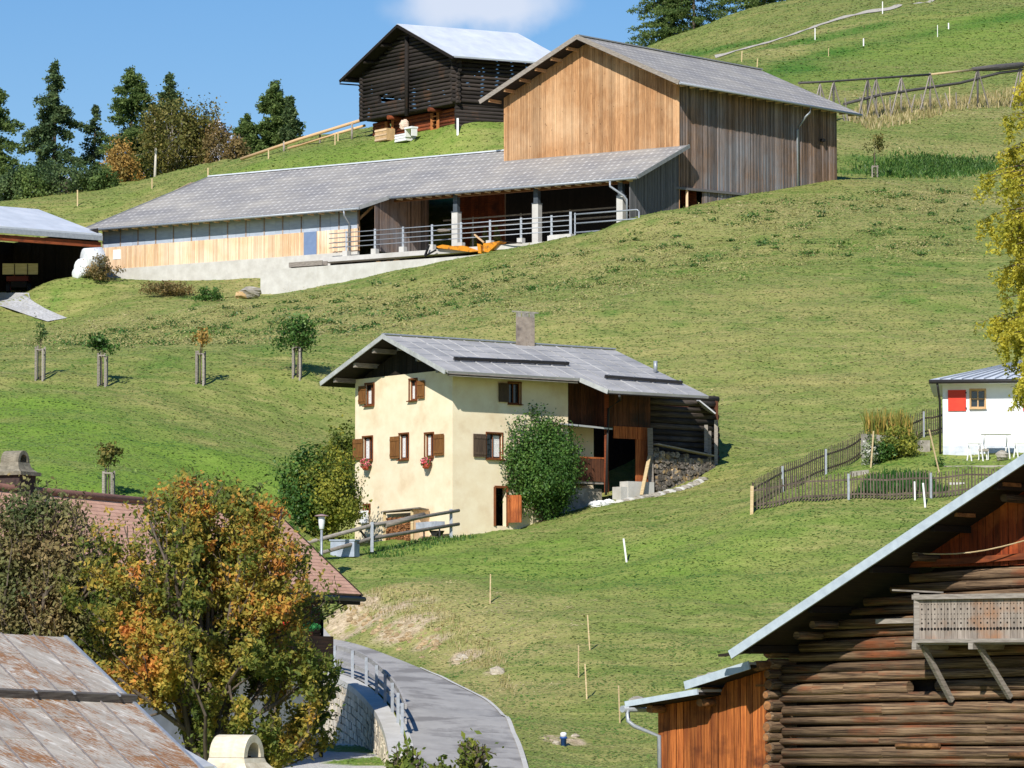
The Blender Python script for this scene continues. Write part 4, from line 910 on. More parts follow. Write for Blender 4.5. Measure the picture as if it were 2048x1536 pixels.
a2 = RH.uz(1022, 1020, .5)[0]; mb = MB(); DL = WP(RH.pt(b, 0, .02), RH.pt(b+.25, 0, .75)); planks(mb, DL, 0, .75, z0+.15, z1-.35, .2, .03); mb.build('door', m_orw, fh)
# roof, following one plane each side
rfo = 1.25; reo = 1.0
rdv = RH.d
ER1 = WP(RH.pt(0, 0), RH.pt(1, 0)).pt(-rfo, eavz, reo+.15)
NR = None
RG1 = GH.pt(gm, 0)-rdv*rfo; RG1.z = W(780, 670, RG1.y).z
ER1.z = W(893, 741, ER1.y).z
hd = math.hypot(*( (ER1-RG1)-rdv*((ER1-RG1).dot(rdv)))[:2]); 
nrm = rdv.cross(ER1-RG1).normalized(); nrm = nrm if nrm.z > 0 else -nrm
def onr(px, py): return onplane(px, py, RG1, nrm)
RG2 = onr(1245, 708); E_b = onr(1155, 754); E_c = onr(1215, 780); E_d = onr(1418, 792)
# square the outline up along ridge direction
lenR = (RG2-RG1).dot(rdv); RG2 = RG1+rdv*lenR
down = (ER1-RG1)-rdv*((ER1-RG1).dot(rdv)); dn = down.normalized(); eaveL = down.length
uB = (E_b-RG1).dot(rdv); uC = (E_c-RG1).dot(rdv); lowL = (E_d-RG1).dot(dn); uD = max((E_d-RG1).dot(rdv), lenR)
def rp(u, l, dz=0): return RG1+rdv*u+dn*l+Vector((0, 0, dz))
e_ = rp(lenR, 0)
mb = MB(); mb.cv = .5; mb.slab([rp(0, 0), rp(0, eaveL), rp(uB, eaveL), rp(uB, 0)], .12); mb.slab([rp(uB, 0), rp(uB, eaveL), rp(uC, lowL), rp(uD, lowL), rp(lenR, 0)], .121)
mb.build('roof', m_roofz, fh)
LD = Vector(dn); LD = Vector((-dn.x, -dn.y, dn.z)); 
lft = (GH.pt(LENL+1.1, 0)-GH.pt(gm, 0)); LD = Vector((GH.d.x, GH.d.y, 0)); LE1 = GH.pt(LENL+.95, 0)-rdv*rfo; LE1.z = W(657, 765, LE1.y).z
mb = MB(); mb.cv = .5; mb.slab([RG1, RG2, LE1+rdv*lenR, LE1], .12); mb.build('roof', m_roofz, fh)
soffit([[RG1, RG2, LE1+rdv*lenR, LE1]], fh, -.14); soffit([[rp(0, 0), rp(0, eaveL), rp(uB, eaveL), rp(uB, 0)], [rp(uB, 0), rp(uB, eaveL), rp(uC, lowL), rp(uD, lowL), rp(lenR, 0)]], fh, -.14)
# seams of the sheets as thin raised ribs
mb = MB(); n_ = nrm*.015
for i in range(1, 15):
    u = lenR*i/15; l1 = eaveL if u < uB else lowL; mb.bar(rp(u, .05)+n_, rp(u, l1-.03)+n_, .035, .03, nrm)
mb.build('roof_seams', M('seam_light', L(178, 178, 178), var=.2, rough=.7), fh)
mb = MB()
for l in (.9, 1.8, 2.7, 3.6): mb.bar(rp(.05, l)+n_*.3, rp(lenR+(.2 if l > 2.7 else 0), l)+n_*.3, .03, .012, nrm)
mb.build('roof_laps', M('seam_dark', L(138, 144, 152), var=.2), fh)
for a, b in ((RG1, ER1), (RG1, LE1)): mb = MB(); mb.bar(a+Vector((0, 0, -.06))-rdv*.02, b+Vector((0, 0, -.06))-rdv*.02, .05, .2); mb.build('verge_board', M('pale_verge', L(186, 188, 186), var=.06), fh)
mb = MB(); mb.bar(rp(uB, eaveL, -.06), rp(uC, lowL, -.06), .05, .2); mb.build('verge_board', M('pale_verge', L(186, 188, 186), var=.06), fh)
mb = MB(); mb.bar(RG1+Vector((0, 0, .05)), RG2+Vector((0, 0, .05)), .22, .06); mb.build('ridge_cap', m_zinc, fh)
for t in (.2, .5, .82):
    for e in (ER1, LE1): mb = MB(); p = RG1.lerp(e, t)+Vector((0, 0, -.26)); mb.bar(p+rdv*.15, p+rdv*1.6, .18, .2); mb.build('purlin_end', m_oldgrey, fh)
def guard(px0, py0, px1, py1):
    a, b = onr(px0, py0), onr(px1, py1); mb = MB(); mb.bar(a+nrm*.12, b+nrm*.12, .1, .14, nrm); o = mb.build('snow_guard', m_iron, fh)
    for t in (.04, .37, .66, .97): mb = MB(); p = a.lerp(b, t); mb.bar(p+nrm*.02, p+nrm*.24, .05, .05); mb.build('bracket', m_zinc, o)
guard(907, 722, 1136, 732); guard(1209, 758, 1363, 770)
p = onr(1311, 745); mb = MB(); mb.tube([p, p+Vector((0, 0, .52))], .09, 8); mb.build('vent_pipe', m_zinc, fh)
p = rp((onr(1048, 690)-RG1).dot(rdv), .25); pt_ = W(1048, 634, p.y).z
mb = MB(); mb.cv = .5; mb.box(Vector((p.x, p.y, (p.z-.6+pt_)/2)), rdv*.3, GH.n*.23, (0, 0, (pt_-p.z+.6)/2)); ch = mb.build('chimney', M('chimney_render', L(176, 162, 146), L(150, 136, 122), scale=4, c3=L(110, 100, 94), s3=1.6, var=.05), fh)
for s in (-1, 1):
    for s2 in (-1, 1): mb = MB(); mb.box(Vector((p.x, p.y, pt_+.1))+rdv*.22*s+GH.n*.16*s2, rdv*.08, GH.n*.06, (0, 0, .1)); mb.build('cap_foot', m_conc_d, ch)
mb = MB(); mb.box(Vector((p.x, p.y, pt_+.22)), rdv*.41, GH.n*.34, (0, 0, .035)); mb.build('cap_slab', m_conc_d, ch)
# eave soffit
mb = MB(); mb.bar(rp(.1, eaveL-.1, -.18), rp(uB-.1, eaveL-.1, -.18), .12, .14); mb.build('eave_beam', m_oldgrey, fh)
# timber half
def bp(px, py, off): u, z = RH.uz(px, py, off); return RH.pt(u, z, off)
uE = RH.uz(1426, 850)[0]; zmid = RH.uz(1176, 850)[1]; m_tim = M('dark_brown_boards', L(104, 64, 42), L(62, 38, 28), sc=(9, .6), scale=2, c3=L(50, 38, 32), s3=.8, var=.35, bump=.4)
uP = RH.uz(1215, 850)[0]
W1 = RH.shift(-.7, 0, 30)
mb = MB(); planks(mb, W1, UC-.3, uP+.1, zmid, 13.4, .17, .03); mb.build('upper_boards', m_tim, fh)  # darker boards here and on the return paint in the deep eave shade
W3 = WP(RH.pt(uP, 0, -.7), RH.pt(uP, 0, 0)); mb = MB(); planks(mb, W3, 0, .7, zmid, 13.2, .17, .03); mb.build('upper_boards', m_tim, fh)
mb = MB(); c_ = RH.pt((UC+uP)/2+.1, zmid+.02, .05); mb.slab([RH.pt(UC-.45, zmid+.12, -.7), RH.pt(uP, zmid+.02, -.7), RH.pt(uP, zmid-.12, .35), RH.pt(UC-.55, zmid-.0, .35)], .07); mb.build('porch_roof', m_sheet, fh)
W2 = RH.shift(-1.3, 0, 30); aw = RH.uz(1187, 900, -1.3)[0]
mb = MB(); planks(mb, W2, UC-.2, aw, 6.5, zmid, .8, .01, gap=0); mb.build('porch_wall', m_cream, fh)
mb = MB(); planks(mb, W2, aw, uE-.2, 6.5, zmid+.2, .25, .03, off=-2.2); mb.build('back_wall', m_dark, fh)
mb = MB(); mb.bar(bp(1213, 985, .1), bp(1213, 782, .1), .2, .2); mb.build('porch_post', m_redw, fh)
mb = MB(); mb.tube([rp(uC+.6, lowL+.05, -.2), bp(1240, 800, .4), bp(1217, 817, .3), bp(1212, 990, .3)], .055, 8); mb.build('downpipe', m_iron, fh)
# balcony rail
mb = MB(); BR = RH.shift(.05, 0, 30); b0, b1 = RH.uz(1150, 940)[0], RH.uz(1206, 940)[0]; zb0, zb1 = RH.uz(1180, 963)[1], RH.uz(1180, 917)[1]
planks(mb, BR, b0-.8, b1, zb0, zb1, .12, .03); bl = mb.build('balcony', m_tim, fh)
mb = MB(); mb.bar(BR.pt(b0-.8, zb1+.03, 0), BR.pt(b1, zb1+.03, 0), .09, .07); mb.build('handrail', m_orw, bl)
mb = MB(); mb.box(RH.pt((b0+b1)/2-.4, zb0-.05, -.6), RH.d*((b1-b0)/2+.4), RH.n*.65, (0, 0, .06)); mb.build('balcony_floor', m_oldgrey, bl)
mb = MB(); mb.box(RH.pt((b0+b1)/2-.4, zb0-1.3, -.5), RH.d*((b1-b0)/2+.5), RH.n*.3, (0, 0, 1.0)); mb.build('stone_base', m_conc_d, fh)
# barn: upper dark boards in front, header, doorway, pale post
zh = RH.uz(1260, 856)[1]
mb = MB(); planks(mb, RH, uP, RH.uz(1300, 800)[0], zh, 13.0, .18, .03); mb.build('barn_upper_boards', m_tim, fh)
dh = RH.uz(1260, 878)[1]; d0, d1 = RH.uz(1226, 900)[0], RH.uz(1271, 900)[0]; dE = RH.uz(1299, 900)[0]
mb = MB(); planks(mb, RH, d0, dE, dh, zh+.05, .16, .04, off=.03); mb.build('door_header', m_orw, fh)
mb = MB(); planks(mb, RH, d1, dE, 6.5, dh, .3, .03); mb.build('door_leaf', m_orw, fh)
mb = MB(); mb.bar(bp(1302, 966, .3), bp(1300, 856, .3), .24, .2); mb.build('barn_post', m_oldgrey, fh)
mb = MB(); mb.bar(bp(1283, 990, .9), bp(1299, 912, .5), .16, .06); tag(mb.build('leaning_board', m_stake), 'pale board leaning by the farmhouse barn doorway', 'board')
mb = MB(); z = RH.uz(1360, 900)[1]; u0 = RH.uz(1300, 850)[0]; zz = 8.2
while zz < 12.6:
    r = .13*(1+.2*R.random()); t = (zz-8.2)/4.4; mb.tube([RH.pt(u0-.1, zz, -.25), RH.pt(uE+.4+R.random()*.3, zz+R.uniform(-.05, .05), -.25)], r, 7, wob=.1); zz += .27
mb.build('barn_logs', M('grey_black_logs', L(92, 82, 74), L(46, 40, 36), sc=(.5, 8), scale=2, var=.45, bump=.5), fh)
for px, y0_, y1_ in ((1419, 925, 862), (1412, 905, 850), (1432, 935, 840)): mb = MB(); mb.bar(bp(px, y0_, .25), bp(px, y1_, .25), .16, .14); mb.build('barn_post', m_oldgrey, fh)
mb = MB(); planks(mb, WP(RH.pt(uE+.3, 0), RH.pt(uE+.3, 0, -7.5)), 0, 7.5, 8, lambda u: 12.4+.22*u if u < 4 else 13.3-.22*(u-4), .3, .03); mb.build('barn_end_wall', m_tim, fh)
mb = MB(); mb.slab([bp(1400, 800, .4), bp(1432, 826, .9), RH.pt(uE+2.1, RH.uz(1440, 824)[1]+.05, -2.5), RH.pt(uE+.4, 12.6, -2.5)], .06); mb.build('side_canopy', m_sheet, fh)
mb = MB(); mb.box(bp(1274, 984, .25), RH.d*.75, RH.n*.3, (0, 0, .45)); mb.box(bp(1242, 992, .2), RH.d*.25, RH.n*.3, (0, 0, .4)); mb.build('whitewashed_base', m_conc, fh)
# log pile by the barn
lp_ = thing('log_pile', 'stack of cut round logs against the farmhouse barn wall', 'log pile', bp(1365, 950, .4))
ua, ub = RH.uz(1309, 930, .5)[0], RH.uz(1426, 930, .5)[0]; row = 0; z = RH.uz(1320, 976, .5)[1]
ztl, ztr = RH.uz(1309, 893, .5)[1], RH.uz(1426, 916, .5)[1]
cnt = 0
while z < ztl:
    u = ua+R.random()*.2
    while u < ub:
        r = R.uniform(.105, .19); zz = z+R.uniform(-.04, .04); t = (u-ua)/(ub-ua); gzz = ground(*RH.pt(u, 0, .5)[:2])
        if zz+r < ztl+(ztr-ztl)*t and zz > gzz-.1:
            mb = MB(); mb.tube([RH.pt(u+r, zz, .5+R.uniform(-.06, .08)), RH.pt(u+r, zz, -.2)], r, 9, wob=.12); cnt += 1
            mb.build('log', M('log_ends', L(134, 126, 116), L(66, 60, 56), scale=9, lo=.42, hi=.6, c3=L(178, 150, 106), s3=2.2, lo3=.55, hi3=.62, var=.45, bump=.5), lp_)
        u += 2*r*.98
    z += .25
mb = MB(); mb.bar(bp(1309, 888, .5), bp(1424, 912, .5), .5, .05); mb.build('cover_board', m_oldgrey, lp_)
# stones of the low terrace wall
tw = thing('terrace_wall', 'low dry-stone edge of pale stones below the log pile', 'wall', bp(1340, 970, 1.4))
for i in range(26):
    t = i/25; p = bp(1240+t*165, 1004-t*40, 1.3); p = gz(p, .02); mb = MB(); mb.rock(p, R.uniform(.12, .24), (1.5, 1, .7), 8, 6); mb.build('stone', m_conc_d if i % 3 else m_conc, tw)
for i in range(7): mb = MB(); mb.rock(gz(bp(1188+i*5, 1008-i*3, 1.0), .08), R.uniform(.12, .22), (1.2, 1, .8), 8, 6); mb.build('stone', m_white, tw)
# hanging flower baskets
m_flow = Mleaf('geranium_flowers', [(0, L(60, 92, 40)), (.35, L(90, 120, 50)), (.4, L(226, 96, 110)), (.7, L(240, 150, 160)), (1, L(206, 50, 40))], .2, .2)
# ------------------------------------------------------------------ leaf helpers
def quads(P, N, size, rs, asp=1.0, bend=.0):
    """leaf quads at points P with rough facing N"""
    n = len(P); a = rs.normal(size=(n, 3)); N = N/np.maximum(np.linalg.norm(N, axis=1, keepdims=True), 1e-6)
    t = np.cross(N, a); t /= np.maximum(np.linalg.norm(t, axis=1, keepdims=True), 1e-6); b = np.cross(N, t)
    s = (size*(.6+.8*rs.random_sample(n)))[:, None]*.5
    V = np.stack([P-t*s*asp, P-b*s*.8, P+t*s*asp, P+b*s*.8], 1).reshape(-1, 3)
    F = np.arange(n*4).reshape(n, 4); return V, F
def leaf_mesh(name, P, N, size, mt, parent, rs, hue=None, asp=1.25, var=None):
    V, F = quads(P, N, size, rs, asp); n = len(P)
    if hue is None: hue = rs.random_sample(n)
    return npmesh(name, V, F, mt, parent, {'hue': ('FACE', np.clip(hue, 0, 1)), 'var': ('FACE', rs.random_sample(n) if var is None else var)})
def in_ball(n, rs, lo=0.0):
    v = rs.normal(size=(n, 3)); v /= np.linalg.norm(v, axis=1, keepdims=True); r = (lo**3+(1-lo**3)*rs.random_sample(n))**(1/3); return v*r[:, None], v
class Skel:
    """branching skeleton: segs (p0,p1,r0,r1) and tips (points along twigs)"""
    def __init__(s, seed): s.r = random.Random(seed); s.segs = []; s.tw = []
    def rv(s, k): return Vector((s.r.gauss(0, k), s.r.gauss(0, k), s.r.gauss(0, k)))
    def grow(s, p, d, L_, r, depth, spread=.5, up=.15, kids=(4, 6), k=.62, wob=.12, keep=None):
        n = 4; q = p; pts = [q]
        for i in range(n):
            d = (d+s.rv(wob)+Vector((0, 0, up*.3))).normalized(); q = q+d*L_/n; pts.append(q)
        for i in range(n): s.segs.append((pts[i], pts[i+1], r*(1-.55*i/n), r*(1-.55*(i+1)/n)))
        if depth <= 1: s.tw += [(pts[i], pts[i+1]) for i in range(n)]
        if depth == 0: return
        for i in range(s.r.randint(*kids)):
            t = .25+.75*s.r.random(); j = min(int(t*n), n-1); b = pts[j].lerp(pts[j+1], t*n-j)
            nd = (d*.75+s.rv(spread)+Vector((0, 0, up))).normalized(); s.grow(b, nd, L_*k*(.7+.5*s.r.random()), r*.45, depth-1, spread, up, kids, k, wob)
    def wood(s, name, mt, parent, rmin=.004, nseg=5):
        mb = MB()
        for a, b, r0, r1 in s.segs:
            if r0 > rmin: mb.tube([a, b], [r0, max(r1, rmin*.8)], nseg if r0 > .03 else 3, cap=False)
        return mb.build(name, mt, parent)
    def leaves(s, n, rs, jit=.12):
        T = np.array([(tuple(a), tuple(b)) for a, b in s.tw]); i = rs.randint(0, len(T), n); t = rs.random_sample((n, 1))
        P = T[i, 0]*(1-t)+T[i, 1]*t+rs.normal(size=(n, 3))*jit; return P
m_bark = M('bark', L(112, 100, 88), L(78, 68, 58), sc=(6, 1), scale=2, var=.15, bump=.6)
m_birchbark = M('birch_bark', L(214, 208, 198), L(150, 140, 128), sc=(1, 8), scale=2, var=.1)
def lump(P, sc, seed): return snoise(P, sc, seed)
def broad_tree(name, label, loc, h, rx, rz, nleaf, size, mt, seed, cat='tree', trunk=.35, bark=None, hue=None, group=None, ry=None, zc=None, clumps=90, trunk_r=.12, lean=0, sig=.16):
    """tree with tapered trunk, limbs and a crown of many small leaf clumps in an uneven outline"""
    rs = np.random.RandomState(seed); rr_ = random.Random(seed); t = thing(name, label, cat, loc, group); base = Vector(loc); ry = ry or rx; zc = h-rz if zc is None else zc
    C, D = in_ball(clumps, rs, .35); lum = .72+.55*(lump(D*1.0, 1.1, seed)-.1); C = C*lum[:, None]
    C = C*np.array([rx, ry, rz])+np.array([base.x+lean, base.y, base.z+zc]); keep = C[:, 2] > base.z+.05*h; C = C[keep]
    mb = MB(); top = Vector((base.x+lean*.7, base.y, base.z+min(zc+rz*.3, h*.8))); midp = base.lerp(top, .5)+Vector((rr_.uniform(-.1, .1)*rx, 0, 0))
    mb.tube([base-Vector((0, 0, .3)), base.lerp(midp, .5), midp, top], [trunk_r*1.3, trunk_r, trunk_r*.7, trunk_r*.25], 7, wob=.1)
    for c in C[::2]:
        a = base.lerp(top, rr_.uniform(trunk, .9)); c = Vector(c); m = a.lerp(c, .5)+Vector((0, 0, -.05*h*rr_.random())); mb.tube([a, m, c], [trunk_r*.32, trunk_r*.2, trunk_r*.08], 4, cap=False)
    mb.build('trunk', bark or m_bark, t)
    w = .5+rs.random_sample(len(C)); idx = rs.choice(len(C), nleaf, p=w/w.sum()); cs = np.array([rx, ry, rz])*sig
    off = rs.normal(size=(nleaf, 3))*cs*(.7+.6*rs.random_sample((nleaf, 1))); P = C[idx]+off
    N = (P-np.array([base.x, base.y, base.z+zc]))/np.array([rx, ry, rz])+rs.normal(size=(nleaf, 3))*.9
    hb = rs.random_sample(len(C)); hv = hb[idx]*.6+rs.random_sample(nleaf)*.4 if hue is None else hue(P, rs)
    P[:, 2] = np.maximum(P[:, 2], base.z+.02*h)
    leaf_mesh('crown', P, N, size, mt, t, rs, hv, var=.55*rs.random_sample(nleaf)+.45*hb[idx]); return t
def conifer(name, label, loc, h, rad_, mt, seed, n=4200, size=.34, bare=.08, power=.8, droop=.35, dens=1.0, cat='tree', group=None, sway=0.0, gap=.0, whorl=.34):
    rs = np.random.RandomState(seed); r = random.Random(seed); t = thing(name, label, cat, loc, group); b = Vector(loc)
    mb = MB(); mb.tube([b-Vector((0, 0, .4)), b+Vector((0, 0, h*.5)), b+Vector((sway, 0, h*.99))], [h*.016, h*.011, .02], 7); mb.build('trunk', m_bark, t)
    P = []; z = bare*h; bm_ = MB()
    while z < h*.985:
        tt = z/h; L0 = 1.3*rad_*max((1-tt), .02)**power
        for k in range(r.randint(3, 5)):
            if r.random() < .12+gap*(1-.6*tt): continue
            a = r.uniform(0, 2*pi); Lb = L0*r.uniform(.5, 1.25)*(1.25 if r.random() < .08 else 1); zz = z+r.uniform(-.15, .15)
            rise = r.uniform(.0, .25) if tt > .6 else -.05; cx, sx = cos(a), sin(a)
            m = max(3, int(Lb/.16*dens))
            for i in range(m):
                s = ((i+.5)/m)**.75; q = Lb*s; lat = r.gauss(0, .16)*Lb*s*(1.15-s); dz = rise*q-droop*q*s+ (.18*q*s*s if s > .6 else 0)
                P.append((b.x+sway*tt+cx*q-sx*lat, b.y+sx*q+cx*lat, b.z+zz+dz, s))
            bm_.tube([b+Vector((sway*tt, 0, zz)), b+Vector((sway*tt+cx*Lb*.95, sx*Lb*.95, zz+rise*Lb-droop*Lb*.9+.1*Lb))], [.035, .01], 3, cap=False)
        z += whorl*(1.2-.5*tt)
    bm_.build('branches', m_bark, t)
    P = np.array(P); k = max(1, int(3.2*n/len(P))); Q = np.repeat(P, k, 0); size = size*.52; sg = .07+.035*h/10; Q[:, :3] += rs.normal(size=(len(Q), 3))*np.array([sg*1.3, sg*1.3, sg]); Q[:, 2] -= np.abs(rs.normal(size=len(Q)))*.22
    N = np.stack([rs.normal(size=len(Q)), rs.normal(size=len(Q)), .4+rs.random_sample(len(Q))], 1)
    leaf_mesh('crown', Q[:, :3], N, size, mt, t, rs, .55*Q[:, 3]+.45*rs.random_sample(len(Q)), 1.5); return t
# hanging flower baskets on the farmhouse
def basket(px, py, label):
    u, z = GH.uz(px, py+9, .25); c = GH.pt(u, z, .25); t = thing('flower_basket', label, 'flower basket', c, 'flower baskets under the farmhouse windows'); rs = np.random.RandomState(px)
    mb = MB(); mb.lathe(c-Vector((0, 0, .12)), [(.10, 0), (.15, .08), (.17, .2)], 10); mb.build('pot', M('terracotta', L(190, 96, 56), var=.1), t)
    D, d = in_ball(420, rs); P = D*np.array([.27, .25, .26])+np.array([c.x, c.y, c.z+.16]); leaf_mesh('flowers', P, d+rs.normal(size=P.shape)*.5, .08, m_flow, t, rs)
    mb = MB(); mb.bar(c+Vector((0, 0, .1)), c+Vector((0, 0, .1))-GH.n*.25, .03); mb.build('bracket', m_iron, t)
basket(731, 926, 'pink geraniums in a pot under the left middle farmhouse window'); basket(852, 923, 'pink and red geraniums in a pot under the right middle farmhouse window')
# firewood rack, trough and odds and ends before the farmhouse
fr = thing('firewood_rack', 'roofed firewood rack filled with split logs against the farmhouse front', 'firewood rack', gz(GH.pt(GH.uz(800, 1075, .9)[0], 0, .9)))
def ghp(px, py, off): u, z = GH.uz(px, py, off); return GH.pt(u, z, off)
ru0, ru1 = GH.uz(824, 1050, .9)[0], GH.uz(769, 1050, .9)[0]; zt_ = GH.uz(800, 1022, .9)[1]; zb_ = GH.uz(800, 1078, .9)[1]
for u in (ru0, ru1): mb = MB(); mb.bar(GH.pt(u, zb_-.4, .9), GH.pt(u, zt_, .9), .12, .12); mb.build('post', m_stake, fr)
mb = MB(); mb.slab([ghp(765, 1022, 1.05), ghp(838, 1014, 1.05), ghp(858, 1018, .1), ghp(772, 1024, .1)], .05); mb.build('roof', m_oldgrey, fr)
mb = MB(); planks(mb, WP(GH.pt(ru0-.02, 0, .9), GH.pt(ru0-.02, 0, 0)), 0, .9, zb_-.5, zt_+.05, .3, .02); mb.build('side_panel', m_larch_p, fr)
m_split = M('split_logs', L(176, 124, 80), L(96, 60, 40), scale=10, lo=.4, hi=.6, var=.5, bump=.6)
z = zb_-.2
mb = MB()
while z < zt_-.28:
    u = ru0+.06
    while u < ru1-.06:
        w = R.uniform(.06, .12); k = R.uniform(.06, .1); a_ = R.uniform(0, 6.28); c = GH.pt(u+w/2, z, .85+R.uniform(-.05, .05)); pts = [c+GH.d*cos(a_+j*2.1)*w*.62+Vector((0, 0, sin(a_+j*2.1)*w*.62)) for j in range(3)]
        mb.cv = R.random(); mb.slab(pts, .1, -GH.n*.5) if False else mb.hexa([pts[0], pts[1], pts[2], (pts[0]+pts[2])/2]+[p-GH.n*.5 for p in (pts[0], pts[1], pts[2], (pts[0]+pts[2])/2)]); u += w*.8
    z += .085
mb.cv = None
mb.build('split_wood', m_split, fr)
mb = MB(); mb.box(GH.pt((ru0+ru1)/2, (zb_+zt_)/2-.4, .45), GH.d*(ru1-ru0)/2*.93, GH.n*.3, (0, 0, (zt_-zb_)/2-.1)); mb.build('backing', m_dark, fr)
tb = thing('stone_trough', 'pale grey stone trough on a dark stand beside the firewood rack', 'trough', gz(ghp(862, 1070, .9)))
a = ghp(841, 1052, .8); b = ghp(880, 1049, .8); mb = MB(); mb.box((a+b)/2, (b-a)/2, GH.n*.25, (0, 0, .14)); mb.build('basin', M('blue_grey_stone', L(186, 192, 204), L(160, 166, 176), var=.05), tb)
mb = MB(); mb.slab([ghp(858, 1061, .85), ghp(878, 1061, .85), ghp(872, 1072, .85), ghp(864, 1072, .85)], .3, -GH.n*.3); mb.build('stand', m_iron, tb)
for px in (848, 879): mb = MB(); mb.bar(ghp(px, 1058, .8), ghp(px, 1078, .8), .07); mb.build('leg', m_iron, tb)
mb = MB(); c = ghp(728, 1034, .15); mb.box(c, GH.d*.3, GH.n*.04, (0, 0, .28)); tag(mb.build('meter_box', m_white), 'small pale box on the farmhouse front under the tiny square window', 'box')
ub = thing('utility_box', 'blue-grey metal box on the grass behind the wooden rail fence', 'box', hit(690, 1113, y0=150))
c = hit(690, 1114, y0=150); mb = MB(); mb.cv = .5; mb.box(c+Vector((0, 0, .33)), (.5, -.1, 0), (.1, .3, 0), (0, 0, .33)); mb.build('body', M('blue_grey_paint', L(172, 182, 196), var=.03), ub)
mb = MB(); mb.cv = .5; mb.box(c+Vector((0, 0, .69)), (.54, -.11, 0), (.11, .34, 0), (0, 0, .03)); mb.build('lid', M('blue_grey_paint', L(172, 182, 196)), ub)
# wheelbarrow-like dark frame with stones beside the corner
mb = MB(); mb.bar(ghp(718, 1058, 1.0), ghp(740, 1085, 1.0), .07); mb.bar(ghp(720, 1056, 1.0), ghp(748, 1056, 1.0), .08); tag(mb.build('sawhorse', m_iron), 'dark sawing trestle left of the firewood rack', 'trestle')
# wooden rail fence before the farmhouse
rfn = thing('rail_fence', 'weathered two-rail wooden fence on grey posts in front of the farmhouse', 'fence', hit(742, 1096, y0=150))
FY = {905: 170.5, 742: 167.5, 643: 164.5, 600: 163}
def fp(px, py, Y): return W(px, py, Y)
for px, y0_, y1_, Y in ((902, 1018, 1078, 170.5), (744, 1044, 1096, 167.3)): mb = MB(); mb.bar(fp(px, y1_+8, Y), fp(px, y0_, Y), .13, .11); mb.build('post', m_zinc, rfn)
for (a, b, c) in (((918, 1021), (742, 1051), (600, 1089)), ((918, 1048), (742, 1077), (600, 1118))):
    mb = MB(); mb.tube([fp(*a, 170.6), fp(*b, 167.4), fp(*c, 163)], [.075, .09, .08], 7, wob=.15); mb.build('rail', m_oldgrey, rfn)
mb = MB(); mb.tube([fp(848, 1030, 169.4), fp(770, 1050, 167.9)], .13, 7, wob=.1); mb.build('thick_rail', m_oldgrey, rfn)
# street lamp
c = W(643, 1112, 160); gl_ = ground(c.x, c.y); lm = thing('street_lamp', 'slim street lamp with white glass and flat hat beside the tiled roof', 'street lamp', (c.x, c.y, gl_))
zt = W(643, 1030, 160).z
mb = MB(); mb.tube([(c.x, c.y, gl_-.2), (c.x, c.y, zt-.55)], .05, 8); mb.build('pole', m_zinc, lm)
mb = MB(); mb.lathe((c.x, c.y, zt-.58), [(.07, 0), (.1, .04), (.13, .3), (.135, .5), (.1, .54)], 14); mb.build('glass', M('opal_glass', L(236, 238, 242), var=.02, rough=.3), lm)
mb = MB(); mb.lathe((c.x, c.y, zt-.05), [(.29, 0), (.27, .03), (.1, .07), (.02, .09)], 16); mb.build('hat', M('lamp_hat', L(170, 140, 140), var=.05, rough=.5), lm)
# ------------------------------------------------------------------ white house
wh = thing('white_house', 'small white rendered house with grey hipped roof and red shutters at the right edge', 'house', hit(1890, 904, y0=150))
WY = 172.5; Wc = W(1886, 900, WY); WH = WP(Wc, Wc+Vector((1, -.13, 0)))
m_wr = M('white_render', L(240, 241, 246), L(232, 233, 238), scale=2, var=.02, bump=.2); m_red = M('red_shutter', L(216, 66, 44), L(206, 58, 40), var=.03, rough=.5)
HW = rect(WH, (1941, 1970, 780, 815)); HW2 = rect(WH, (2090, 2118, 780, 815)); zt = WH.uz(1900, 762)[1]
mb = MB(); holed(mb, WH, 0, 9.0, Wc.z-1.5, zt, [HW, HW2], .16); mb.build('front_wall', m_wr, wh)
mb = MB(); mb.cv = .5; mb.pol([WH.pt(0, Wc.z-1.5), WH.pt(0, Wc.z-1.5, -7), WH.pt(0, zt, -7), WH.pt(0, zt, 0)]); mb.build('side_wall', m_wr, wh)
mb = MB(); mb.cv = .5; mb.box(WH.pt(4.5, Wc.z-.5+.12, .015), WH.d*4.5, WH.n*.015, (0, 0, .55)); mb.build('plinth', M('pale_blue_grey_plinth', L(214, 220, 230), var=.02), wh)
ww = window(WH, HW, wh, False, fm=M('light_wood_frame', L(214, 176, 130), var=.05)); window(WH, HW2, wh, False, fm=M('light_wood_frame', L(214, 176, 130)))
mb = MB(); z_ = (HW[2]+HW[3])/2; mb.bar(WH.pt(HW[0], z_, -.11), WH.pt(HW[1], z_, -.11), .04, .05); mb.build('glazing_bar', M('light_wood_frame', L(214, 176, 130)), ww)
def rshut(r): a, b, z0, z1 = rect(WH, r, .03); mb = MB(); mb.cv = .5; mb.box(WH.pt((a+b)/2, (z0+z1)/2, .04), WH.d*(b-a)/2, WH.n*.025, (0, 0, (z1-z0)/2)); s_ = mb.build('shutter', m_red, wh); [MB().box(WH.pt(b, z, .04), WH.d*.03, WH.n*.03, (0, 0, .03)).build('hinge', m_iron, s_) for z in (z0+.12, z1-.12)]
rshut((1896, 1932, 780, 822)); rshut((2046, 2082, 780, 822))
ez = WH.uz(1900, 759, .75)[1]; ro_ = .75; r0 = WH.uz(1858, 758, ro_)[0]
c1, c2, c3_, c4 = WH.pt(r0, ez, ro_), WH.pt(9.8, ez, ro_), WH.pt(9.8, ez, -7.8), WH.pt(r0, ez, -7.8); a1 = WH.pt(3.3, ez+1.1, -3.5); a2 = WH.pt(6.2, ez+1.1, -3.5)
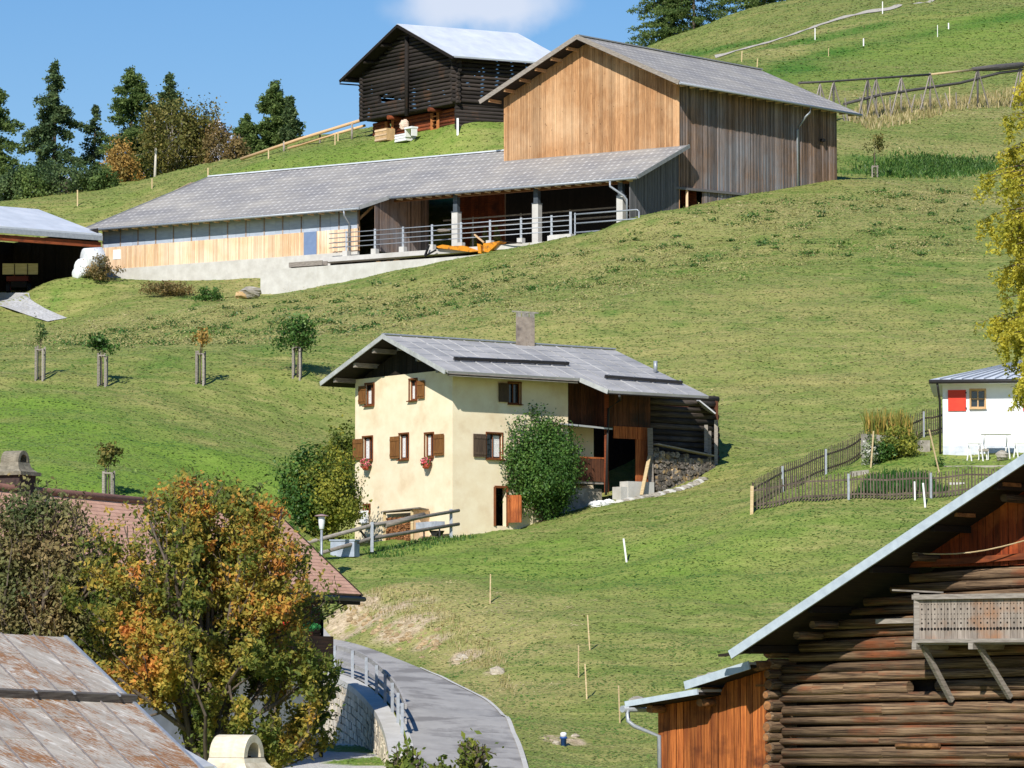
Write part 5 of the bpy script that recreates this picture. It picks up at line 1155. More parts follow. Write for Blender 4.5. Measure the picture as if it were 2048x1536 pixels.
mb = MB(); mb.cv = .5
for pts in ([c1, c2, a2, a1], [c4, c1, a1], [c3_, c4, a1, a2], [c2, c3_, a2]): mb.slab(pts, .1)
mb.build('roof', m_sheetw, wh); mb = MB(); mb.cv = .5; mb.slab([c1-Vector((0, 0, .1)), c2-Vector((0, 0, .1)), c3_-Vector((0, 0, .1)), c4-Vector((0, 0, .1))], .06); mb.build('soffit', m_white, wh)
mb = MB()
for i in range(1, 22): t = i/22; p = c1.lerp(c2, t); q = a1.lerp(a2, t); mb.bar(p+Vector((0, 0, .03)), q+Vector((0, 0, .03)), .04, .05)
mb.build('roof_seams', m_zinc, wh)
mb = MB(); mb.tube([c1+WH.n*.06-Vector((0, 0, .09)), c2+WH.n*.06-Vector((0, 0, .09))], .09, 8); mb.build('gutter', m_iron, wh)
mb = MB(); mb.tube([WH.pt(r0+.35, ez-.15, ro_), WH.pt(r0+.38, ez-.4, ro_-.1), WH.pt(-.12, ez-.85, .0), WH.pt(-.12, Wc.z-.4, -.05)], .05, 8); mb.build('downpipe', m_iron, wh)
# white garden table and bench
def wpx(px, py, off): u, z = WH.uz(px, py, off); return WH.pt(u, z, off)
def frame_table(nm, label, cat, px0, px1, pyt, pyb, off, dep, parts='top'):
    t = thing(nm, label, cat, gz(wpx((px0+px1)/2, pyb, off))); a, b = wpx(px0, pyt, off), wpx(px1, pyt, off); mb = MB(); mb.box((a+b)/2, (b-a)/2, WH.n*dep/2, (0, 0, .03)); mb.build(parts, m_white, t)
    for s in (.12, .88):
        for k in (-1, 1): p = a.lerp(b, s)+WH.n*dep*.4*k; g_ = ground(p.x, p.y); mb = MB(); mb.tube([p, (p.x+.1*k, p.y, g_)], .03, 5); mb.build('leg', m_white, t)
frame_table('garden_table', 'white garden table standing against the white house wall', 'table', 1962, 2022, 868, 900, 1.2, .8)
frame_table('garden_bench', 'low white bench left of the white garden table', 'bench', 1935, 1965, 886, 900, 1.6, .35, 'seat'); frame_table('garden_bench', 'low white bench right of the white garden table', 'bench', 2028, 2060, 886, 900, 1.6, .35, 'seat')
p = wpx(2004, 893, 1.9); mb = MB(); mb.rock(gz(p, .22), .28, (1, .8, .8)); tag(mb.build('grey_bag', m_conc_d), 'grey lumpy bag on the grass below the white garden table', 'bag')
p = wpx(1967, 884, 1.5); t = thing('garden_chair', 'white garden chair with grey cushion at the left end of the garden table', 'chair', gz(p)); mb = MB(); mb.box(gz(p, .42), WH.d*.22, WH.n*.22, (0, 0, .05)); mb.build('seat', m_conc_d, t)
mb = MB(); mb.box(gz(p, .72)-WH.d*.2, WH.d*.02, WH.n*.2, (0, 0, .28)); mb.build('backrest', m_white, t)
for sx in (-.2, .2):
    for sy in (-.2, .2): mb = MB(); q = gz(p)+WH.d*sx+WH.n*sy; mb.tube([q, q+Vector((0, 0, .4))], .02, 5); mb.build('leg', m_white, t)
# garden walls, planter blocks
def gwall(name, label, cat, pts, h0, th, mt, Yoff=0):
    mb = MB(); mb.cv = .5
    for (a, b) in zip(pts, pts[1:]): 
        A, B = W(*a), W(*b); d = (B-A); d.z = 0; n = Vector((d.y, -d.x, 0)).normalized()*th/2
        k = [A+n, B+n, B-n, A-n]; mb.hexa([q-Vector((0, 0, h0)) for q in k]+k)
    return tag(mb.build(name, mt), label, cat)
gwall('terrace_edge_wall', 'low old concrete wall holding up the lawn behind the picket fence', 'wall', [(1742, 936, 170), (1860, 936, 169.6)], 1.1, .3, m_conc_d)
gwall('terrace_edge_wall', 'longer low concrete wall section below the white house lawn', 'wall', [(1886, 932, 169.5), (2110, 930, 169)], 1.1, .3, m_conc_d)
gwall('concrete_planter', 'tall weathered concrete planter wall under the yellowing maize stalks', 'planter', [(1727, 868, 172.5), (1790, 874, 173.2)], 1.6, .4, m_conc_d); gwall('concrete_block', 'short concrete block right of the planter and shrubs', 'block', [(1838, 881, 173.5), (1857, 881, 173.6)], 1.0, .4, m_conc_d)
gwall('rubble_block', 'rough grey concrete lump at the left end of the lawn wall', 'block', [(1702, 943, 168.5), (1735, 940, 168.6)], .8, .5, m_conc_d); gwall('concrete_slab', 'small pale slab standing behind the picket fence', 'slab', [(1896, 965, 167), (1930, 965, 167)], .6, .2, m_conc)
# picket fences
m_pick = M('picket_wood', L(108, 96, 84), L(74, 66, 58), sc=(4, 1), scale=3, var=.3)
def picket(label, pts, n, h=1.05, posts=(), par=None):
    P = [W(*p) for p in pts]; segs = [(a, b) for a, b in zip(P, P[1:])]; tot = sum((b-a).length for a, b in segs)
    def at(s):
        d = s*tot
        for a, b in segs:
            l = (b-a).length
            if d <= l+1e-6: return a.lerp(b, d/l), (b-a).normalized()
            d -= l
        return P[-1], (P[-1]-P[-2]).normalized()
    t = thing('picket_fence', label, 'fence', gz(P[0])); k = 0
    for i in range(n):
        p, d = at((i+.5)/n); g0 = ground(p.x, p.y); w = .028+.01*R.random(); dh = Vector((d.x, d.y, 0)).normalized(); nn = Vector((dh.y, -dh.x, 0)); tl = R.uniform(-.03, .03); hh = h*(1+R.uniform(-.04, .04))
        mb = MB(); b0 = Vector((p.x, p.y, g0+.04)); t1 = b0+dh*tl+Vector((0, 0, hh)); mb.hexa([b0-dh*w-nn*.01, b0+dh*w-nn*.01, b0+dh*w+nn*.01, b0-dh*w+nn*.01, t1-dh*w*.6-nn*.01, t1+dh*w*.6-nn*.01, t1+dh*w*.6+nn*.01, t1-dh*w*.6+nn*.01])
        mb.build('picket', m_pick, t)
    for hh in (.22, .82):
        mb = MB(); N_ = 12
        for i in range(N_): a, b = at(i/N_)[0], at((i+1)/N_)[0]; mb.bar((a.x, a.y+.03, ground(a.x, a.y)+hh), (b.x, b.y+.03, ground(b.x, b.y)+hh), .04, .07)
        mb.build('rail', m_pick, t)
    for s in posts: p, d = at(s); g0 = ground(p.x, p.y); mb = MB(); mb.bar((p.x, p.y-.05, g0-.2), (p.x, p.y-.05, g0+h*.98), .09, .09); mb.build('post', m_zinc, t)
    return t
picket('grey-brown picket fence running along the bottom edge of the garden', [(1504, 1024, 163.8), (1700, 1012, 163.6), (1960, 1000, 163.2), (2150, 992, 163)], 99, 1.06, (.30, .555, .80))
picket('dark picket fence climbing the slope up to the concrete planter', [(1504, 1024, 163.8), (1560, 990, 167), (1650, 962, 170.5), (1728, 925, 174)], 64, 1.1, (.32, .66))
picket('upper length of picket fence between the maize and the white house', [(1806, 905, 176.5), (1850, 882, 179), (1900, 855, 181)], 24, 1.15, (.5,))
def stake(px0, py0, px1, py1, label, mt=None, w=.045, Y=None, name='stake', cat='stake', group='marker stakes on the pasture'):
    """from top pixel to foot pixel; the foot stands on the ground"""
    f = hit(px1, py1, y0=Y or 112); t_ = W(px0, py0, f.y); o = MB(); o.cv = R.random(); o.bar(f-Vector((0, 0, .15)), t_, w, w*.8); return tag(o.build(name, mt or m_stake), label, cat, group)
stake(1504, 972, 1503, 1028, 'thick pale corner post at the left end of the picket fences', w=.13, Y=150)
stake(1247, 1077, 1254, 1124, 'short white leaning stake alone in the meadow below the farmhouse barn', m_white, .07)
stake(981, 1148, 980, 1207, 'wooden stake standing on the meadow above the dirt bank'); stake(1175, 1230, 1180, 1300, 'uppermost and tallest stake of the three standing close together'); stake(1157, 1291, 1157, 1355, 'leftmost stake of the three standing close together'); stake(1170, 1328, 1174, 1398, 'lowest stake of the three standing close together'); stake(1237, 1371, 1240, 1446, 'wooden stake just left of the annex gutter of the log barn')
stake(1846, 966, 1851, 1015, 'white leaning stake in front of the picket fence', m_white, .07); stake(1829, 963, 1830, 1000, 'greyish white stake just left of the white leaning one at the picket fence', m_white, .06)
stake(1858, 858, 1880, 945, 'long thin pale pole leaning left across the garden lawn', w=.06, Y=150); stake(1747, 862, 1741, 935, 'pale pole standing before the concrete planter', w=.06, Y=150); stake(1834, 862, 1834, 880, 'short pale stake beside the upper picket fence', w=.07, Y=160)
for (a, b, c, d, w, l) in [(1630, 56, 1630, 80, .1, 'white stake below the upper gravel track near its middle'), (1765, 3, 1765, 28, .1, 'white stake highest up beside the gravel track'), (1727, 77, 1727, 92, .12, 'short white stake alone in the middle of the upper pasture'), (1897, 46, 1897, 58, .12, 'short white stake highest at the right of the upper pasture'), (1875, 50, 1875, 74, .06, 'thin brown stake left of the highest right white stake'), (1657, 96, 1657, 113, .07, 'faint thin stake on the terrace line above the barn roof end'), (1515, 117, 1514, 134, .09, 'orange-tinted stake right behind the barn ridge end'), (1484, 102, 1483, 124, .09, 'pale stake where the gravel track meets the barn ridge'), (1899, 174, 1900, 218, .08, 'tall pale stake in the dry grass right of the pole fence')]:
    stake(a, b, c, d, l, m_white if 'white' in l else m_stake, w, 300)
for (a, b, c, d, l) in [(155, 380, 155, 412, 'lone thin stake on the left skyline meadow'), (304, 357, 304, 377, 'short pale stake below the white birch trunk'), (416, 336, 416, 354, 'stake by the left end of the barn ridge'), (537, 300, 537, 318, 'leftmost short stake under the long pole rails'), (568, 282, 568, 302, 'grey stake under the middle of the long pole rails'), (670, 268, 670, 290, 'short stake near the black barn under the pole rails'), (676, 264, 676, 282, 'stake closest to the black barn under the pole rails')]:
    stake(a, b, c, d, l, m_stake, .1, 285)
# long pole barrier on the skyline left of the old barn
pb = thing('pole_barrier', 'long double rail of fresh pale poles running down from the black barn', 'barrier', hit(570, 302, y0=290))
def skypt(px, py, Y): return W(px, py, Y)
mb = MB(); mb.tube([skypt(482, 318, 318), skypt(600, 278, 314), skypt(730, 238, 311)], .13, 7, wob=.1); mb.build('upper_rail', m_pole, pb)
mb = MB(); mb.tube([skypt(576, 297, 315), skypt(660, 271, 313), skypt(730, 251, 311)], .11, 7, wob=.1); mb.build('lower_rail', m_pole, pb)
for px, y0_, Y in ((568, 282, 315), (640, 262, 313.5), (704, 245, 311.5)): p = skypt(px, y0_+2, Y); mb = MB(); mb.tube([p, (p.x, p.y, ground(p.x, p.y)-.2)], .09, 6); mb.build('post', m_oldgrey, pb)
# pole and netting fence in the upper right
af = thing('slope_fence', 'old snow fence of grey poles on trestle posts with dark netting', 'fence', hit(1760, 215, y0=300))
FYd = 330
def sf(px, py): Yv = 322+(px-1600)*.055; return W(px, py, Yv)
m_pg = M('dark_grey_pole', L(98, 94, 92), L(72, 70, 70), sc=(.5, 6), scale=2, var=.2)
mb = MB(); mb.tube([sf(1598, 166), sf(1660, 163), sf(1760, 156), sf(1860, 149)], .1, 7, wob=.3); mb.build('top_pole', m_pg, af)
mb = MB(); mb.tube([sf(1860, 149), sf(1945, 140)], .1, 7, wob=.2); mb.build('top_pole', m_stake, af)
mb = MB(); mb.tube([sf(1945, 138), sf(2000, 134), sf(2110, 124)], [.16, .3, .22], 7, wob=.5); mb.build('rolled_net', m_pg, af)
mb = MB(); mb.tube([sf(1688, 208), sf(1760, 190), sf(1850, 176), sf(1920, 166), sf(2000, 146), (sf(2110, 132))], .12, 7, wob=.4); mb.build('sagging_pole', m_pg, af)
for px, pt0, pb_ in ((1640, 168, 200), (1667, 163, 212), (1735, 158, 215), (1752, 157, 220), (1802, 154, 214), (1860, 146, 208), (1955, 137, 190), (2040, 132, 185)):
    a = sf(px, pt0); g0 = ground(a.x, a.y); mb = MB(); mb.tube([a, (a.x, a.y, min(g0, a.z-.8)-.2)], .1, 6); mb.build('post', m_pg if px % 2 else m_oldgrey, af)
    for s in (-1, 1): q = sf(px+22*s, pb_-8); q = Vector((q.x, q.y-.5, min(ground(q.x, q.y-.5), a.z-.6)-.1)); mb = MB(); mb.tube([a, q], .07, 5); mb.build('strut', m_oldgrey, af)
for px in (1690, 1720, 1780, 1830, 1842, 1890, 1912): a = sf(px, 196-(px-1690)*.05); mb = MB(); q = Vector((a.x+R.uniform(-.5, .5), a.y-.3, ground(a.x, a.y-.3)-.1)); mb.tube([a, q], .06, 5); mb.build('picket', m_oldgrey, af)
# ------------------------------------------------------------------ log barn, lower right
m_log = M('brown_logs', L(138, 114, 88), L(64, 48, 36), sc=(.35, 9), scale=2.2, lo=.38, hi=.6, c3=L(126, 74, 46), s3=.6, lo3=.53, hi3=.66, var=.42, bump=1.0, crack=.85, knot=.6)
m_logend = M('log_end_wood', L(160, 112, 70), L(96, 66, 44), sc=(1, 2), scale=5, var=.3, bump=.6)
m_redb = M('sunburnt_red_boards', L(150, 66, 30), L(92, 40, 20), sc=(9, .7), scale=2, c3=L(186, 104, 52), s3=.8, lo3=.5, hi3=.7, var=.3, bump=.5)
m_annex = M('orange_brown_boards', L(190, 112, 54), L(118, 58, 26), sc=(9, .45), scale=2, c3=L(84, 42, 24), s3=1.1, lo3=.52, hi3=.7, var=.35, bump=.6, crack=.6, knot=.8)
m_balc = M('silvered_balcony_boards', L(164, 152, 140), L(122, 112, 102), sc=(8, .7), scale=2, c3=L(158, 118, 88), s3=1.2, lo3=.5, hi3=.7, var=.2, bump=.4)
m_fascia = M('pale_blue_metal_edge', L(186, 198, 206), L(168, 180, 190), scale=5, var=.04, rough=.5)
lb = thing('log_barn', 'large sunburnt log barn with carved balcony and long metal-edged roof in the lower right', 'barn', GL.pt(0, -5))
GO_ = 1.35
u0, z0 = GL.uz(1462, 1299, GO_); u1, z1 = GL.uz(2048, 908, GO_); sl_ = (z1-z0)/(u1-u0)
def zr(u): return z0+sl_*(u-u0)
uT = 8.6
def vp(u, off, dz=0): return GL.pt(u, zr(u)+dz, off)
mb = MB(); mb.cv = .5; mb.slab([vp(u0, GO_), vp(uT, GO_), vp(uT, -7), vp(u0, -7)], .06); mb.slab([vp(uT, GO_), GL.pt(uT+2.2, zr(uT)-2.2*sl_, GO_), GL.pt(uT+2.2, zr(uT)-2.2*sl_, -7), vp(uT, -7)], .061); mb.build('roof', m_roofz, lb)
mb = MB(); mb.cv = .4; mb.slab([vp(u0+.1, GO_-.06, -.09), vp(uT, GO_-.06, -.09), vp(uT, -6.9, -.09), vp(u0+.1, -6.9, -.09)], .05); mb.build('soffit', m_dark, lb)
mb = MB(); mb.bar(vp(u0, GO_+.02, -.10), vp(uT, GO_+.02, -.10), .05, .17); mb.build('metal_edge', m_fascia, lb)
for i in range(6):
    mb = MB(); u = u0+.4+i*1.4; mb.bar(vp(u, GO_-.1, -.2), vp(u, -.3, -.2), .1, .12); mb.build('rafter', m_dark, lb)
for px, py in ((1640, 1243), (1845, 1104), (2022, 985), (1608, 1268)):
    u, z = GL.uz(px, py, .5); z = min(z, zr(u)-.3); mb = MB(); mb.tube([GL.pt(u, zr(u)-.32, .75), GL.pt(u, zr(u)-.32, -.3)], [.075, .085], 9, wob=.1); mb.build('purlin_end', m_log, lb)
for px, py in ((1918, 1033), (2010, 1000)): u, z = GL.uz(px, py, 1.0); mb = MB(); mb.bar(GL.pt(u, zr(u)-.18, 1.1), GL.pt(u, zr(u)-.18, .5), .07); mb.build('peg', m_logend, lb)
zz = GL.uz(1700, 1534)[1]-2.2; row = 0
holez = GL.uz(1842, 1379)[1]; hu = (GL.uz(1822, 1379)[0], GL.uz(1862, 1379)[0])
zgab = GL.uz(1960, 1136)[1]
def lrad(i): return (.118, .092, .112, .1, .122, .088)[i % 6]
while zz < 5.5:
    r = lrad(row); tilt = .012+.02*max(0, min(1, (zz+2)/3)); a = -.12 if row % 2 else .0; b = 9.5
    if zz > zr(0)-.35: a = max(a, (zz-z0+.30+R.uniform(-.05, .2))/sl_+u0)
    if zz > zgab and zz > 1.55: break
    parts = [(a, b)]
    if abs(zz-holez) < r*.9: parts = [(a, hu[0]+R.uniform(-.1, .05)), (hu[1]+R.uniform(-.05, .1), b)]
    for p, q in parts:
        mb = MB(); n_ = 4; pts = []
        for k in range(n_+1):
            t = k/n_; u = p+(q-p)*t; pts.append(GL.pt(u, zz+tilt*u+R.gauss(0, .004), -.1+R.gauss(0, .003)))
        rs_ = [r*(1+R.gauss(0, .06)) for _ in pts]; rs_[0] *= .8
        mb.tube(pts, rs_, 11, wob=.12); mb.build('wall_log', m_log, lb)
    if zz < zr(0)-.1:
        mb = MB(); pr = R.uniform(.22, .34); mb.tube([GL.pt(-.13, zz+r*.95, pr), GL.pt(-.13, zz+r*.95, pr-.05), GL.pt(-.13, zz+r*.95, -6)], [r*.8, r*1.0, r*1.0], 10, wob=.08); mb.build('cross_log', m_log, lb)
        mb = MB(); mb.tube([GL.pt(-.13, zz+r*.95, pr+.003), GL.pt(-.13, zz+r*.95, pr-.01)], r*.72, 9); mb.build('log_end', m_logend, lb)
    zz += r*1.93; row += 1
ZTL = zz
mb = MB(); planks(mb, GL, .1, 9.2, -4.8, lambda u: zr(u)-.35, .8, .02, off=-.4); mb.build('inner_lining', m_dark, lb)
mb = MB(); u, z = GL.uz(1537, 1330, .5); mb.tube([GL.pt(-.2, z-.02, .55), GL.pt(-.15, z+.0, .1)], [.1, .09], 9, wob=.1); mb.build('beam_end', m_logend, lb)
# thin battens and the red boarded gable
mb = MB(); planks(mb, GL, (ZTL-z0)/sl_+u0-.3, 9.0, lambda u: ZTL-.1, lambda u: max(ZTL-.05, zr(u)-.12), .19, .03, off=-.02); mb.build('gable_boards', m_redb, lb)
mb = MB(); mb.bar(GL.pt((ZTL-z0)/sl_+u0+.2, ZTL-.05, .06), GL.pt(9, ZTL+.2, .06), .1, .12); mb.build('gable_beam', m_redw, lb)
sdw = WP(GL.pt(9.3, 0, -.1), GL.pt(9.3, 0, -6.5)); mb = MB(); planks(mb, sdw, 0, sdw.len, -4.8, zr(uT)-.7*sl_-.12, .2, .03); mb.build('side_boards', m_log, lb)
# balcony
ub0 = GL.uz(1833, 1240, .95)[0]; zbt = GL.uz(1940, 1196, .95)[1]; zbb = GL.uz(1940, 1279, .95)[1]; bo = .95; ub1 = 9.0
bal = MB(); u = ub0+.05
while u < ub1:
    w = .145; bal.hexa([GL.pt(u, zbb, bo-.02), GL.pt(u+w-.01, zbb, bo-.02), GL.pt(u+w-.01, zbb, bo), GL.pt(u, zbb, bo), GL.pt(u, zbt, bo-.02), GL.pt(u+w-.01, zbt, bo-.02), GL.pt(u+w-.01, zbt, bo), GL.pt(u, zbt, bo)])
    bal.hexa([GL.pt(u+.03, zbb-.05, bo-.02), GL.pt(u+w-.04, zbb-.05, bo-.02), GL.pt(u+w-.04, zbb-.05, bo), GL.pt(u+.03, zbb-.05, bo), GL.pt(u, zbb+.001, bo-.02), GL.pt(u+w-.01, zbb+.001, bo-.02), GL.pt(u+w-.01, zbb+.001, bo), GL.pt(u, zbb+.001, bo)]); u += w
blo = bal.build('balcony_boards', m_balc, lb)
cut = MB(); cut.cv = .1; u = ub0+.05; k = 0
while u < min(ub1, 6.6):
    for zi, (f, s) in enumerate(((.86, .012), (.74, .02), (.62, .012), (.5, .014), (.4, .02), (.26, .028))):
        for du in ((.0725,) if zi in (1, 4) else (.0725, .001)):
            c = GL.pt(u+du, zbb+(zbt-zbb)*f, bo+.003); s_ = s*(1.25 if k % 4 == 0 and zi == 5 else 1); n_ = 8; kk = len(cut.v); cut.v += [c+GL.d*cos(2*pi*j/n_)*s_+Vector((0, 0, sin(2*pi*j/n_)*s_)) for j in range(n_)]; cut._f(tuple(range(kk, kk+n_)))
    u += .145; k += 1
cut.build('carved_holes', m_blackvoid, blo)
for z, h_, nm, mt in ((zbt+.03, .09, 'handrail', m_oldgrey), (zbb-.02, .07, 'floor_beam', m_oldgrey)): mb = MB(); mb.bar(GL.pt(ub0-.05, z, bo+.03), GL.pt(ub1, z, bo+.03), .1, h_); mb.build(nm, mt, lb)
mb = MB(); mb.box(GL.pt((ub0+ub1)/2, zbb-.06, bo/2), GL.d*(ub1-ub0)/2, GL.n*bo/2, (0, 0, .03)); mb.build('balcony_floor', m_oldgrey, lb)
mb = MB(); mb.bar(GL.pt(ub0, zbb-.12, bo), GL.pt(ub0, zbt+.1, bo), .1, .1); mb.build('corner_post', m_oldgrey, lb)
mb = MB(); planks(mb, WP(GL.pt(ub0, 0, bo), GL.pt(ub0, 0, 0)), 0, bo, zbb, zbt, .14, .02); mb.build('balcony_side', m_balc, lb)
mb = MB(); mb.bar(GL.pt(*GL.uz(1786, 1180, .7), .7), GL.pt(ub0+.6, zbt+.11, bo+.02), .05, .03); mb.build('loose_rod', m_oldgrey, lb)
for (a, b) in (((1845, 1305), (1903, 1402)), ((1956, 1290), (2020, 1395))):
    ua, za = GL.uz(*a, .85); uw, zw = GL.uz(*b, .06); mb = MB(); mb.bar(GL.pt(ua, zbb-.09, .85), GL.pt(uw, zw, .05), .08, .1); mb.build('strut', m_oldgrey, lb)
for px in (1837, 1950): ua = GL.uz(px, 1290, .9)[0]; mb = MB(); mb.bar(GL.pt(ua, zbb-.12, bo+.1), GL.pt(ua, zbb-.12, -.1), .1, .12); mb.build('bracket', m_oldgrey, lb)
for (a, b) in (((1754, 1243), (1835, 1241)),): q = GL.uz(*a, .12); q2 = GL.uz(*b, .12); mb = MB(); mb.bar(GL.pt(q[0], q[1], .12), GL.pt(q2[0], q2[1], .12), .1, .09); mb.build('outrigger', m_oldgrey, lb)
mb = MB(); P0 = GL.pt(*GL.uz(1822, 1106, .55), .55); P1 = GL.pt(*GL.uz(2060, 1078, .3), .3); mb.tube([P0.lerp(P1, t)+Vector((0, 0, -.12*sin(pi*t))) for t in [i/8 for i in range(9)]], .012, 5); tag(mb.build('rope', m_stake), 'pale rope strung slackly across the red gable boards', 'rope')
for (a, b, c) in ((1560, 1482, .0), (1786, 1500, .1)): 
    q = GL.uz(a+230, b+10, .06); mb = MB(); mb.tube([GL.pt(q[0], q[1], .02), GL.pt(q[0]+1.0, q[1]+.02, .04)], .05, 7, wob=.3); mb.build('patch_log', m_logend, lb)
mb = MB(); q0 = GL.uz(1440, 1311, 1.2); q1 = GL.uz(1500, 1303, 1.2); mb.bar(GL.pt(*q0, 1.2), GL.pt(*q1, 1.2), .12, .05); mb.build('eave_board', m_dark, lb)
# annex with boarded wall and two stepped roof sheets
ax = thing('barn_annex', 'orange boarded annex with two stepped metal-edged roofs left of the log barn', 'annex', GL.pt(-2, -5))
ua_, ub_ = GL.uz(1318, 1480)[0], -.3
l0 = GL.uz(1252, 1404, .75); l1 = GL.uz(1397, 1379, .75); k0_ = GL.uz(1371, 1365, .75); k1_ = GL.uz(1500, 1324, .75)
def lin(a, b, u): return a[1]+(b[1]-a[1])*(u-a[0])/(b[0]-a[0])
def atop(u): return min(lin(k0_, k1_, u) if u > k0_[0]+.2 else 99, lin(l0, l1, u) if u < l1[0] else 99)-.12
mb = MB(); planks(mb, GL, ua_, ub_, -4.5, atop, .17, .035, gap=.015); mb.build('boards', m_annex, ax)
mb = MB(); mb.bar(GL.pt(-.55, GL.uz(1530, 1371)[1], .06), GL.pt(ub_, GL.uz(1530, 1371)[1], .06), .05, .04); mb.build('batten', m_logend, ax)
mb = MB(); mb.cv = .5; w = WP(GL.pt(ua_, 0), GL.pt(ua_, 0, -5)); planks(mb, w, 0, 5, -4.5, lin(l0, l1, ua_)-.1, .3, .03); mb.build('side_boards', m_annex, ax)
for (a, b, th) in ((l0, l1, .07), (k0_, k1_, .1)):
    mb = MB(); mb.cv = .5; mb.slab([GL.pt(a[0], a[1], .75), GL.pt(b[0], b[1], .75), GL.pt(b[0], b[1], -5), GL.pt(a[0], a[1], -5)], .05); mb.build('roof', m_roofz, ax)
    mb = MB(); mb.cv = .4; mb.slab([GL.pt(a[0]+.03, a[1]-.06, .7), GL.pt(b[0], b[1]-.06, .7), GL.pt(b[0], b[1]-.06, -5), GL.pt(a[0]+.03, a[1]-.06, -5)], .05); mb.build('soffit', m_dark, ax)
    mb = MB(); mb.bar(GL.pt(a[0], a[1]-th*.6, .77), GL.pt(b[0], b[1]-th*.6, .77), .04, th*1.6); mb.build('metal_edge', m_fascia, ax)
for px, py in ((1412, 1452-70), (1405, 1405), (1305, 1418)): q = GL.uz(px, py, .4); mb = MB(); mb.tube([GL.pt(q[0], q[1], .5), GL.pt(q[0], q[1], -.1)], .08, 8, wob=.1); mb.build('beam_end', m_logend, ax)
for px, py in ((1275, 1390), (1408, 1346), (1428, 1339)): q = GL.uz(px, py, .3); zq_ = max(lin(l0, l1, q[0]), lin(k0_, k1_, q[0]) if q[0] > k0_[0] else -99); mb = MB(); mb.rock(GL.pt(q[0], zq_+.04, .3), .13, (1.5, 1, .6)); tag(mb.build('roof_stone', m_conc_d), {1275: 'flat grey stone weighing down the lowest annex roof sheet', 1408: 'left one of two stones on the upper annex roof sheet', 1428: 'right one of two stones on the upper annex roof sheet'}[px], 'stone', 'stones lying on the annex roof')
q = GL.uz(1252, 1418, .5); q2 = GL.uz(1260, 1442, .45); q3 = GL.uz(1318, 1470, .06)
mb = MB(); mb.tube([GL.pt(q[0], q[1], .62), GL.pt(q[0]+.02, q[1], -5)], .07, 9); mb.build('gutter', m_zinc, ax)
mb = MB(); mb.tube([GL.pt(q[0]+.03, q[1]-.02, .5), GL.pt(q2[0], q2[1], .5), GL.pt(q2[0]+.1, q2[1]-.1, .45), GL.pt(q3[0], q3[1]-.02, .06), GL.pt(q3[0]+.02, q3[1]-1.5, .06)], .045, 9); mb.build('downpipe', m_zinc, ax)
# ------------------------------------------------------------------ brown tiled house, lower left
def tiles():
    m, nt, bs, out = mat0('brown_roof_tiles'); uv = nt.new('ShaderNodeUVMap', uv_map='uv').outputs[0]; sp = nt.new('ShaderNodeSeparateXYZ', {0: uv}); u, v = sp.outputs[0], sp.outputs[1]
    r_ = nt.math('MULTIPLY', v, 1/.17); row = nt.math('FLOOR', r_); fv = nt.math('FRACT', r_); uu = nt.math('ADD', nt.math('MULTIPLY', u, 1/.3), nt.math('MULTIPLY', row, .37)); fu = nt.math('FRACT', uu)
    wn_ = nt.new('ShaderNodeTexWhiteNoise', {0: nt.new('ShaderNodeCombineXYZ', {0: nt.math('FLOOR', uu), 1: row}).outputs[0]}, noise_dimensions='2D').outputs[0]
    c = nt.mix(wn_, L(238, 186, 158), L(218, 166, 138)); c = nt.mix(nt.math('MULTIPLY', nt.rng(nt.noise(uv, .5, 5, .7), .5, .75), .4), c, L(160, 120, 104))
    c = nt.mix(nt.math('MULTIPLY', nt.math('LESS_THAN', fv, .16), .55), c, L(96, 66, 58)); c = nt.mix(nt.math('MULTIPLY', nt.math('LESS_THAN', fu, .05), .3), c, L(96, 66, 58))
    nt.l.new(c, bs.inputs['Base Color']); bs.inputs['Roughness'].default_value = .85
    b = nt.new('ShaderNodeBump', {'Strength': .6, 'Distance': .03, 'Height': fv}); nt.l.new(b.outputs[0], bs.inputs['Normal']); return m
m_tile = tiles()
B0 = W(0, 978, 110); B1 = atZ(558, 1031, B0.z); br = (B1-B0).normalized(); bn = Vector((br.y, -br.x, 0)).normalized()
E_r = W(716, 1188, B1.y-1.2); bl_ = (E_r-B1); L_h = Vector((bl_.x, bl_.y, 0)).dot(bn); drop = B1.z-E_r.z
bh = thing('tiled_house', 'house with long pinkish brown tiled roof behind the autumn trees', 'house', (B1.x, B1.y, -3))
uB1 = (B1-B0).dot(br)
def bq(u, l, dz=0): p = B0+br*u+bn*l; return Vector((p.x, p.y, B0.z-drop*l/L_h+dz))
mb = MB(); mb.cv = .5; mb.slab([bq(-9, 0), bq(-9, L_h), bq(uB1, L_h), bq(uB1, 0)], .12); mb.slab([bq(-9, 0), bq(uB1, 0), (B0+br*uB1-bn*4-Vector((0, 0, 2.4))), (B0-br*9-bn*4-Vector((0, 0, 2.4)))], .121); mb.build('roof', m_tile, bh)
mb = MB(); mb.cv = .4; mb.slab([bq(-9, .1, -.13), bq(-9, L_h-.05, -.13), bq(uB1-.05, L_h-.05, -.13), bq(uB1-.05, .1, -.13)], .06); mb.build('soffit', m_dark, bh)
mb = MB(); mb.tube([bq(-9, 0, .04), bq(uB1, 0, .04)], .12, 8); mb.build('ridge_tiles', M('ridge_tile', L(150, 108, 94), var=.1), bh)
mb = MB(); mb.bar(bq(uB1+.03, .05, -.1), bq(uB1+.03, L_h, -.1), .05, .2); mb.build('verge_board', m_dark, bh)
mb = MB(); mb.tube([bq(-9, L_h+.07, -.1), bq(uB1+.1, L_h+.07, -.1)], .08, 8); mb.build('gutter', m_iron, bh)
mb = MB(); mb.bar(bq(-9, L_h-.05, -.26), bq(uB1, L_h-.05, -.26), .06, .26); mb.build('fascia', m_dark, bh)
